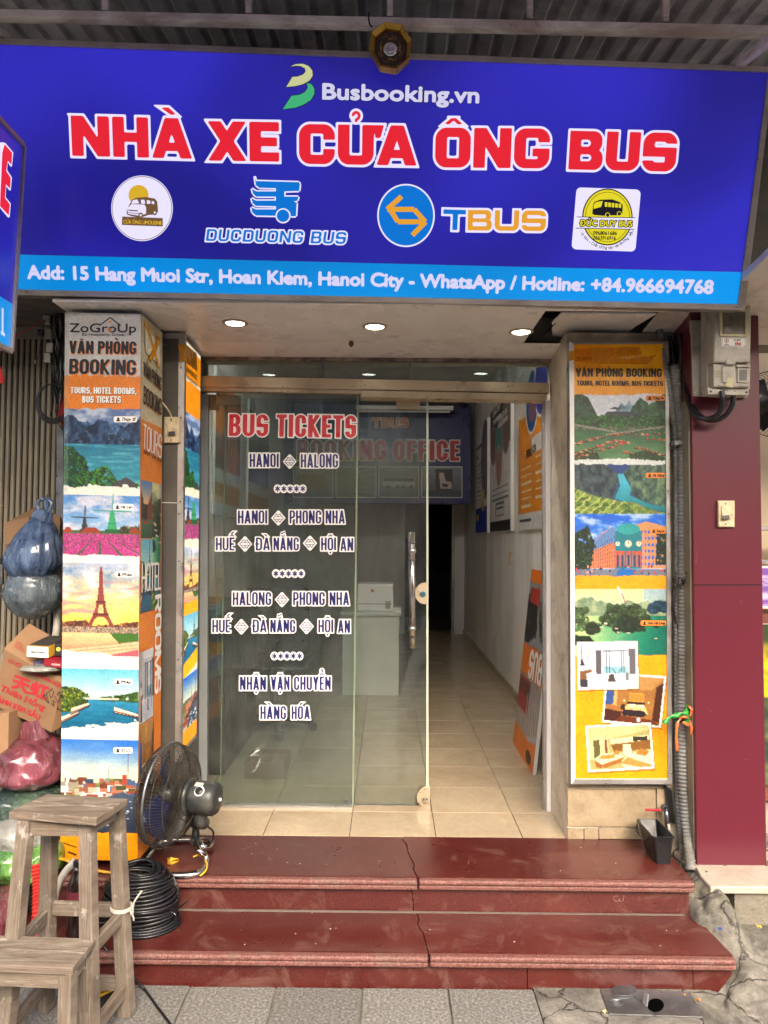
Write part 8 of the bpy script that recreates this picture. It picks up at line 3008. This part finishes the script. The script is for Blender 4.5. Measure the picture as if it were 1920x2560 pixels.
def sack(name, lb, cat, px, py, rx, ry, Y, depth, m, seed, neck=None, sag=.15, group=None, tilt=0, drop=False):
    """a soft full plastic bag: rounded, sagging, creased towards its knot"""
    c = P(px, py, Y)
    sx, sz = rx * Y / F, ry * Y / F
    t = thing(name, lb, cat, c - Vector((0, 0, sz)), group)
    mb = MB()
    nu, nv = 72, 44
    for j in range(nv + 1):
        ph = math.pi * j / nv
        for i in range(nu):
            a = 2 * math.pi * i / nu
            d = Vector((math.sin(ph) * math.cos(a), math.sin(ph) * math.sin(a), math.cos(ph)))
            ex = .85
            d2 = Vector((math.copysign(abs(d.x) ** ex, d.x), math.copysign(abs(d.y) ** ex, d.y), math.copysign(abs(d.z) ** ex, d.z)))
            r = 1 + .10 * noise.fractal(d * 1.6 + Vector((seed, 0, 0)), 1, 2, 4)
            fold = abs(noise.noise(Vector((a * 2.6, ph * 1.1, seed)))) * 1.6
            r += .06 * (fold - .4) + .022 * noise.noise(Vector((a * 7, ph * 3, seed + 4)))
            wz = d2.z
            pull = 1 - (.25 if sag > -.5 else 0) * max(0, wz) ** 2 + sag * max(0, -wz) * .4
            if drop:
                tt = (wz + 1) / 2
                pull = (1 - .62 * tt ** 1.6) * 1.12
                r = 1 + (r - 1) * .6 + .10 * tt * math.sin(a * 9 + 3 * noise.noise(Vector((a, 2, seed)))) + .03 * math.sin(a * 17 + wz * 2)
            mb.v.append((c.x + d2.x * sx * r * pull + tilt * wz * sz, c.y + d2.y * depth * r * pull, c.z + wz * sz * (1 + .05 * (r - 1))))
    for j in range(nv):
        for i in range(nu):
            i2 = (i + 1) % nu
            mb.f.append((j * nu + i, j * nu + i2, (j + 1) * nu + i2, (j + 1) * nu + i))
    mb.build('bag_body', m, t, smooth=True)
    if neck:
        mb = MB()
        a, b = P(*neck[0], Y - depth * .2), P(*neck[1], Y - depth * .25)
        n = 9
        pts = [a.lerp(b, i / (n - 1)) for i in range(n)]
        w0, w1 = neck[2] * Y / F, neck[3] * Y / F
        vs = []
        for i, p_ in enumerate(pts):
            for k in range(20):
                an = 2 * math.pi * k / 20
                w = (w0 + (w1 - w0) * i / (n - 1)) * (1 + .22 * math.sin(an * 5 + seed) + .08 * noise.noise(Vector((i * .7, an * 2, seed))))
                dv = (b - a).normalized()
                s1 = dv.cross(Vector((0, 1, 0))).normalized()
                vs.append(p_ + s1 * math.cos(an) * w + Vector((0, 1, 0)) * math.sin(an) * w * .6)
        mb.add(vs, [(i * 20 + k, i * 20 + (k + 1) % 20, (i + 1) * 20 + (k + 1) % 20, (i + 1) * 20 + k) for i in range(n - 1) for k in range(20)])
        mb.build('bag_neck', m, t, smooth=True)
    return t


BLUEB = bagmat('blue_plastic_bag', (14, 48, 92), (92, 116, 150))
CLEARB = bagmat('clouded_plastic_bag', (66, 78, 88), (104, 116, 122), .2)
PINKB = bagmat('red_pink_bag', (84, 24, 36), (134, 62, 76))
GREENB = bagmat('dark_green_bag', (16, 40, 38), (62, 84, 60))
LIMEB = bagmat('lime_bag', (50, 100, 30), (118, 170, 74))
PALEB = bagmat('white_bag', (130, 130, 122), (170, 170, 162), .3)
HANG = 3.30
sack('hanging_bag', 'cloudy grey blue bag of rubbish under the blue one', 'bag', 85, 1482, 70, 66, HANG + .03, .13, CLEARB, 2.2, sag=-.6)
t = sack('hanging_bag', 'translucent blue plastic carrier bag hanging on the shutter', 'bag', 92, 1368, 66, 84, HANG, .12, BLUEB, 5.1, neck=((104, 1300), (112, 1276), 25, 19), drop=True, tilt=.14)
for dx_, lean in ((-12, -3), (10, 4)):
    pts = [P(112 + dx_ * .6, 1290, HANG - .03), P(112 + dx_ + lean * 2, 1262, HANG - .03), P(114 + dx_ * .7, 1247, HANG - .025), P(116 + dx_ * .2, 1258, HANG - .02), P(115, 1285, HANG - .02)]
    MB().tube(smoothpath(pts, 5), [.009] * 21, 8).build('bag_handle', BLUEB, t, smooth=True)
hk = MB().tube([P(114, 1250, HANG - .02), P(118, 1240, 3.45), P(118, 1236, 3.60)], .003, 6).build('wall_hook', DSTEEL)
tag(hk, 'small hook on the shutter holding the blue bag', 'hook')
cf = thing('flat_carton', 'flattened carton leaning behind the blue hanging bag', 'cardboard', P(60, 1440, 3.48))
MB().prism([P(12, 1308, 3.50), P(90, 1266, 3.52), P(150, 1290, 3.52), P(150, 1440, 3.48), P(20, 1440, 3.48), P(14, 1400, 3.48)], (0, .01, 0)).build('sheet', CARD, cf)
MB().prism([P(12, 1306, 3.485), P(72, 1292, 3.485), P(66, 1358, 3.48), P(13, 1361, 3.48)], (0, .006, 0)).build('flap', CARDL, cf)
# padlock at the left edge
o = MB().prism([P(-12, 1410, 3.45), P(6, 1412, 3.45), P(6, 1462, 3.45), P(-12, 1466, 3.45)], (0, .02, 0)).build('padlock', DSTEEL, bevel=.004)
MB().tube(smoothpath([P(-8, 1412, 3.46), P(-7, 1396, 3.46), P(1, 1394, 3.46), P(3, 1412, 3.46)]), .005, 8).build('shackle', STEEL, o)
tag(o, 'grey padlock at the left edge of the shutter', 'padlock')

# the tilted carton with red print
BX = 3.12
z4 = lambda p: [(x / 4.81, 1540 + y / 4.81) for x, y in p]
fq = z4([(50, 400), (757, 800), (620, 1402), (-90, 1070)])
cb_ = thing('printed_carton', 'tilted brown carton with red bakery print and handwriting', 'box', P(70, 1800, BX))
ba = Vector((.05, .24, .035))
F3 = [P(*p_, BX) for p_ in fq]
MB().hexa([F3[0], F3[1], F3[2], F3[3]], [p_ + ba for p_ in F3]).build('body', CARD, cb_, bevel=.003)
fl2 = [P(*p_, BX) for p_ in fq[:2]]
MB().hexa([fl2[0], fl2[1], fl2[1] + Vector((.02, .13, .10)), fl2[0] + Vector((.04, .13, .09))], [p_ + Vector((0, 0, .004)) for p_ in (fl2[0], fl2[1], fl2[1] + Vector((.02, .13, .10)), fl2[0] + Vector((.04, .13, .09)))]).build('flap', CARDL, cb_)
MB().hexa([F3[1], F3[2], F3[2] + Vector((.03, .02, .02)), F3[1] + Vector((.03, .02, .02))], [p_ + Vector((.002, .004, 0)) for p_ in (F3[1], F3[2], F3[2] + Vector((.03, .02, .02)), F3[1] + Vector((.03, .02, .02)))]).build('side_edge', CARD, cb_)
pb = vplane(BX)
CRED = pm('carton_red_print', rgb(150, 26, 36), .6, bump=0)
zq = lambda x, y: (x / 4.81, 1540 + y / 4.81)
lettering(pb, 'CƠ SỞ SẢN XUẤT BÁNH NGỌT', zq(98, 552), zq(760, 880), 11, (CRED,), cb_, .045, res=11, slant=-.2)
lettering(pb, '天虹', zq(130, 850), zq(560, 1010), 34, (CRED,), cb_, .06, res=20, slant=-.1)
lettering(pb, 'Thiên Hồng', zq(-5, 890), zq(530, 1140), 19, (CRED,), cb_, .035, res=14, slant=.05)
lettering(pb, 'BÁNH KEM GẤU', zq(-70, 1010), zq(478, 1250), 16, (CRED,), cb_, .055, res=13, slant=-.2)
for pts in ([(520, 960), (590, 1050), (560, 930), (640, 870)], [(500, 1000), (540, 940), (560, 1010)], [(600, 940), (610, 980), (640, 960), (650, 900)], [(620, 1050), (650, 1085), (640, 1010), (670, 1040)], [(660, 960), (700, 1040), (730, 960), (690, 940), (720, 910), (750, 980)], [(700, 1080), (690, 1120), (740, 1110)]):
    stroke2(pb, [zq(*p_) for p_ in pts], 1.5, INK, cb_, 'handwriting', .003)
for k in range(4):
    stroke2(Plane(fl2[0], fl2[1], fl2[0] + Vector((.04, .13, .09))), [zq(170 + 8 * k, 375 - 22 * k), zq(290 - 6 * k, 440 - 30 * k)], 1.6, CRED, cb_, 'flap_print', .006)
# cigarette cartons on top
CY2 = 3.08
t = thing('cigarette_carton', 'white and yellow cigarette carton lying upside down on the tilted box', 'carton', P(95, 1642, CY2))
w = [P(68, 1615, CY2), P(121, 1618, CY2), P(121, 1645, CY2), P(67, 1641, CY2)]
rr3 = Vector((.05, .10, .030))
MB().hexa(w, [p_ + rr3 for p_ in w]).build('body', pm('yellow_carton', rgb(168, 128, 36), .5), t)
MB().hexa([p_ + Vector((0, -.001, 0)) for p_ in w], w).build('front_face', PAPER, t)
tw = [w[0] + Vector((.004, .01, .004)), w[1] + Vector((-.004, .01, .004)), w[1] + rr3 + Vector((0, -.01, .003)), w[0] + rr3 + Vector((0, -.01, .003))]
MB().face(tw).build('top_print', pm('dark_carton_print', rgb(54, 50, 46), .4, var=.5, scale=60), t)
pcg = vplane(CY2 - .0015)
lettering(pcg, 'THANGLONG', (114, 1629), (77, 1627), 5.5, (INK,), t, .02, res=10, lift=.0008, capvec=(0, 1))
lettering(pcg, '20 BAO', (104, 1622), (88, 1621), 3, (INK,), t, .02, res=7, lift=.0008, capvec=(0, 1))
t = thing('cigarette_carton', 'dark carton with a yellow flower print next to the white one', 'carton', P(145, 1630, 3.12))
w = [P(137, 1608, 3.10), P(160, 1612, 3.10), P(160, 1641, 3.10), P(136, 1639, 3.10)]
MB().hexa(w, [p_ + Vector((.02, .12, .03)) for p_ in w]).build('body', pm('dark_carton', rgb(46, 44, 44), .4, var=.4, scale=60), t)
shape(vplane(3.0995), ring_pts(146, 1623, 5.5, 5.5, 14), pm('yellow_flower_print', rgb(196, 186, 70), .5), t, 'flower_print', .001)
t = thing('cigarette_carton', 'dark red cigarette carton lying below the white one', 'carton', P(133, 1665, 3.08))
w = [P(110, 1648, 3.075), P(157, 1655, 3.075), P(154, 1671, 3.075), P(109, 1663, 3.075)]
MB().hexa(w, [p_ + Vector((.02, .08, .02)) for p_ in w]).build('body', pm('dark_red_carton', rgb(132, 26, 40), .4), t)
lettering(vplane(3.0745), 'SAIGON', (151, 1660), (130, 1658), 5, (PAPER,), t, .02, res=9, lift=.001, capvec=(0, 1))
t = sack('plastic_wrap', 'white plastic wrap squeezed between the cartons and the tilted box', 'plastic', 104, 1670, 52, 9, 3.11, .05, PALEB, 3.3)
t = sack('purple_packet', 'crumpled dark purple packet under the red cigarette carton', 'packet', 122, 1658, 38, 14, 3.15, .04, bagmat('purple_film', (30, 24, 60), (70, 60, 110)), 7.7)
# lower heap
t = thing('lower_carton', 'plain brown carton at the left edge under the printed one', 'box', P(0, 1950, 3.1))
w = [P(-60, 1790, 3.06), P(22, 1781, 3.06), P(18, 1958, 3.06), P(-60, 1968, 3.06)]
MB().hexa(w, [p_ + Vector((.03, .3, 0)) for p_ in w]).build('body', CARDL, t, bevel=.003)
sack('tied_bag', 'knotted clear bag full of red and pink goods', 'bag', 86, 1898, 78, 66, 3.16, .16, PINKB, 17.7, neck=((84, 1850), (76, 1802), 34, 17), sag=.5)
sack('dark_green_sack', 'dark green sack under the red tied bag', 'bag', 82, 2000, 92, 62, 3.18, .18, GREENB, 21.2, sag=.4)
sack('white_print_bag', 'white printed bag above the lime green one behind the stool', 'bag', 60, 2075, 80, 42, 3.05, .13, PALEB, 24.4)
sack('lime_bag', 'lime green plastic bag behind the tall stool', 'bag', 70, 2135, 88, 58, 3.04, .14, LIMEB, 27.9, sag=.4)
pwb = vplane(2.905)
sack('pink_bag', 'pink plastic bag low at the left edge behind the stools', 'bag', 0, 2290, 44, 66, 2.85, .12, PINKB, 31.0)
rib_tube([P(93, 2160, 2.86), P(96, 2210, 2.84), P(95, 2280, 2.80), P(92, 2350, 2.78), P(88, 2420, 2.76)], .021, 'red_hose', pm('red_hose', rgb(176, 40, 30), .4), None, pitch=.013, n=14)
tag(bpy.data.objects['red_hose'], 'bright red corrugated hose standing behind the tall stool', 'hose')
o = MB().tube(smoothpath([P(190, 2150, 2.9), P(160, 2185, 2.88), P(140, 2230, 2.86), P(130, 2300, 2.84), P(128, 2360, 2.84)]), .014, 12).build('grey_hose', METERG, smooth=True)
tag(o, 'pale grey hose curving down behind the middle of the tall stool', 'hose')
bt = thing('dark_bottle', 'dark brown bottle with a red label standing behind the tall stool', 'bottle', P(188, 2330, 2.84))
q = P(188, 2332, 2.84)
MB().lathe([(.030, 0), (.032, .01), (.032, .19), (.02, .215), (.012, .235), (.012, .26)], (q.x, q.y, T2), n=24).build('bottle_body', pm('brown_glass', rgb(34, 22, 18), .12), bt, smooth=True)
MB().lathe([(.0325, .10), (.0325, .17)], (q.x, q.y, T2), n=24, close=False).build('bottle_label', pm('dark_red_label', rgb(96, 30, 44), .5), bt, smooth=True)
MB().lathe([(.013, .255), (.013, .275), (.0005, .276)], (q.x, q.y, T2), n=18).build('cap', BLACKM, bt)
dsk = MB().lathe([(.0005, .012), (.10, .012), (.125, .03), (.128, .028), (.10, .002), (.0005, .0)], G(262, 2285, T2 + .001), n=40).build('round_disc', BLACKM, smooth=True)
tag(dsk, 'shiny black round plate lying on the lower step behind the stool leg', 'plate')
br_o = thing('hand_brush', 'small yellow handled brush lying under the tall stool', 'brush', G(268, 2490, 0))
MB().prism([G(240, 2484, .03), G(285, 2468, .03), G(292, 2474, .03), G(246, 2496, .03)], (0, 0, .012)).build('handle', YEL, br_o, bevel=.003)
mb = MB()
for k in range(40):
    t = k / 39
    a = G(241, 2495, .03).lerp(G(291, 2474, .03), t)
    mb.beam(a, a + Vector((.004 * math.sin(k), -.03, -.024)), .0025, .0025)
mb.build('bristles', BLACKM, br_o, kind='stuff')
lettering(Plane(G(240, 2484, .042), G(285, 2468, .042), G(246, 2496, .042)), 'THANGLONG', (247, 2489), (284, 2475), 6, (INK,), br_o, .02, res=8)
MB().box((-1.9, 3.0, .03), (-1.40, 3.5, .27)).build('low_crate', DARK)
tag(bpy.data.objects['low_crate'], 'dark low crate that carries the heap of bags on the left', 'crate')

# ------------------------------------------------------------------ fan in the right-hand shop
wf = thing('wall_fan', 'dark wire wall fan in the cream shop at the right edge', 'fan', P(1930, 1010, 4.1))
hb = P(1932, 1010, 4.05)
mb = MB()
for k in range(60):
    a = 2 * math.pi * k / 60
    mb.tube([hb + Vector((r * math.cos(a + tw), y, r * math.sin(a + tw))) for r, y, tw in ((.04, -.09, 0), (.12, -.08, .05), (.165, -.05, .08), (.182, 0, .1))], .0014, 4, caps=False)
for r, y in ((.182, 0), (.12, -.08), (.06, -.088)):
    mb.tube([hb + Vector((r * math.cos(a), y, r * math.sin(a))) for a in [i * 2 * math.pi / 40 for i in range(40)]], .0024, 5, True)
mb.build('guard', WIRE, wf)
for k in range(3):
    a = 2 * math.pi * k / 3
    MB().prism([hb + Vector((.03 * math.cos(a), .0, .03 * math.sin(a))), hb + Vector((.15 * math.cos(a - .3), .02, .15 * math.sin(a - .3))), hb + Vector((.16 * math.cos(a + .2), .0, .16 * math.sin(a + .2))), hb + Vector((.10 * math.cos(a + .5), -.02, .10 * math.sin(a + .5)))], (0, .003, 0)).build('blade', BLACKM, wf)
MB().lathe([(.0005, -.095), (.04, -.09), (.04, .06), (.06, .07), (.06, .16), (.03, .18)], hb, (0, 1, 0), 24).build('motor', BLACKM, wf, smooth=True)
MB().beam(hb + Vector((0, .12, 0)), hb + Vector((0, .66, .1)), .03, .03).build('arm', BLACKM, wf)
o = MB().tube(smoothpath([P(1862, 560, 3.0), P(1872, 562, 3.02), P(1880, 555, 3.0)]), .004, 6).build('loose_wire', REDP)
wl = thing('loose_wires', 'loose red and black wires sticking out right of the sign', 'wires', P(1880, 690, 3.0))
o.parent = wl
o.location = -wl.location
for pts, m_ in (([(1864, 700), (1874, 690), (1886, 688), (1902, 686)], BLACKM), ([(1864, 694), (1872, 700), (1878, 712)], REDP), ([(1860, 712), (1872, 698), (1880, 692)], BLACKM)):
    MB().tube(smoothpath([P(x, y, 2.99) for x, y in pts]), .004, 6).build('wire', m_, wl)

# ------------------------------------------------------------------ the other side of the street, seen in the glass
r6 = random.Random(5)
cols = [(196, 184, 150), (150, 160, 150), (206, 196, 186), (120, 130, 140), (190, 150, 110)]
names = ['ochre narrow house facing the shop across the street', 'grey green narrow house across the street', 'off white house across the street', 'blue grey house across the street', 'tan house across the street']
for i in range(5):
    x0 = -11 + i * 4.4
    bd = thing('street_house', names[i], 'house', (x0 + 2.2, -9.4, 0), 'houses across the street')
    hgt = r6.uniform(5.4, 6.6)
    wm = pm('house_wall_%d' % i, rgb(*cols[i]), .85, dirt=rgb(100, 94, 84)[:3], dirt_amt=.3, dscale=.8, scale=1)
    MB().box((x0, -14, -.1), (x0 + 4.36, -9.4, hgt)).build('wall', wm, bd)
    for fl in range(1, 2):
        for k in range(2):
            wx = x0 + .6 + k * 1.8
            wz = fl * 3.3 + .6
            wn = MB().box((wx, -9.4, wz), (wx + 1.2, -9.34, wz + 1.6)).build('window', VWHITE, bd)
            MB().box((wx + .08, -9.34, wz + .08), (wx + 1.12, -9.335, wz + 1.52)).build('pane', pm('dark_window', rgb(50, 56, 62), .1) if 'dark_window' not in bpy.data.materials else bpy.data.materials['dark_window'], wn)
    MB().box((x0 + .3, -9.4, 0), (x0 + 4.0, -9.36, 2.7)).build('shopfront', pm('shopfront_%d' % i, rgb(70 + 20 * i, 66, 60), .5), bd)
    MB().box((x0 + .1, -9.4, 2.8), (x0 + 4.2, -9.2, 3.5)).build('sign_board', pm('board_%d' % i, [rgb(170, 40, 40), rgb(40, 70, 150), rgb(210, 170, 60), rgb(40, 120, 80), rgb(200, 200, 196)][i], .5), bd)
    MB().box((x0, -9.4, hgt - .12), (x0 + 4.3, -9.0, hgt)).build('cornice', wm, bd)

# parked motorbikes at the kerb, mirrored faintly in the door glass
BIKE = [pm('bike_paint_%d' % i, rgb(*q), .25, coat=.5) for i, q in enumerate(((150, 30, 34), (60, 64, 70), (190, 190, 194)))]
for i, (bx, lb) in enumerate(((-1.5, 'red motorbike parked at the kerb across from the door'), (-.75, 'dark grey motorbike parked at the kerb between the red and the silver one'), (.95, 'silver motorbike parked at the kerb on the right'))):
    t = thing('motorbike', lb, 'motorbike', (bx, -2.0, -.12), 'motorbikes at the kerb')
    o3 = Vector((bx, -2.0, -.12))
    for wy in (-.62, .62):
        w_ = MB().lathe([(.20, -.03), (.27, -.045), (.29, 0), (.27, .045), (.20, .03)], o3 + Vector((0, wy, .29)), (1, 0, 0), 28, False).build('wheel', RUBBER, t, smooth=True)
        MB().lathe([(.02, -.02), (.2, -.015), (.2, .015), (.02, .02)], o3 + Vector((0, wy, .29)), (1, 0, 0), 28, False).build('rim', STEEL, w_)
    q = lambda y, z, w: [o3 + Vector((-w, y, z)), o3 + Vector((w, y, z))]
    for nm, secs, m_ in (('body', [(-.70, .62, .06), (-.55, .72, .10), (-.1, .60, .11), (.12, .42, .10), (.34, .62, .12), (.46, .95, .10)], BIKE[i]),
                         ('seat', [(-.66, .76, .08), (-.4, .80, .12), (0, .76, .10)], BLACKM)):
        mb = MB()
        for (y, z, w) in secs:
            for a in range(12):
                an = 2 * math.pi * a / 12
                mb.v.append(tuple(o3 + Vector((w * math.cos(an), y, z + (.12 if nm == 'body' else .045) * math.sin(an)))))
        n_ = len(secs)
        for s_ in range(n_ - 1):
            for a in range(12):
                mb.f.append((s_ * 12 + a, s_ * 12 + (a + 1) % 12, (s_ + 1) * 12 + (a + 1) % 12, (s_ + 1) * 12 + a))
        mb.f += [tuple(range(11, -1, -1)), tuple((n_ - 1) * 12 + a for a in range(12))]
        mb.build(nm, m_, t, smooth=True)
    MB().tube(smoothpath([o3 + Vector((-.33, .40, 1.02)), o3 + Vector((-.15, .46, 1.0)), o3 + Vector((.15, .46, 1.0)), o3 + Vector((.33, .40, 1.02))]), .014, 8).build('handlebar', STEEL, t)
    MB().tube([o3 + Vector((0, .46, .98)), o3 + Vector((0, .62, .29))], .03, 8).build('fork', STEEL, t)
    MB().lathe([(.07, 0), (.065, .03), (.0005, .04)], o3 + Vector((0, .56, .92)), (0, 1, 0), 20).build('headlight', PAPER, t)
    MB().tube([o3 + Vector((-.05, .1, .3)), o3 + Vector((-.2, .1, 0))], .012, 6).build('kickstand', STEEL, t)
    for sx in (-1, 1):
        MB().tube([o3 + Vector((sx * .22, .44, 1.0)), o3 + Vector((sx * .28, .46, 1.16))], .006, 6).build('mirror_stalk', STEEL, t)
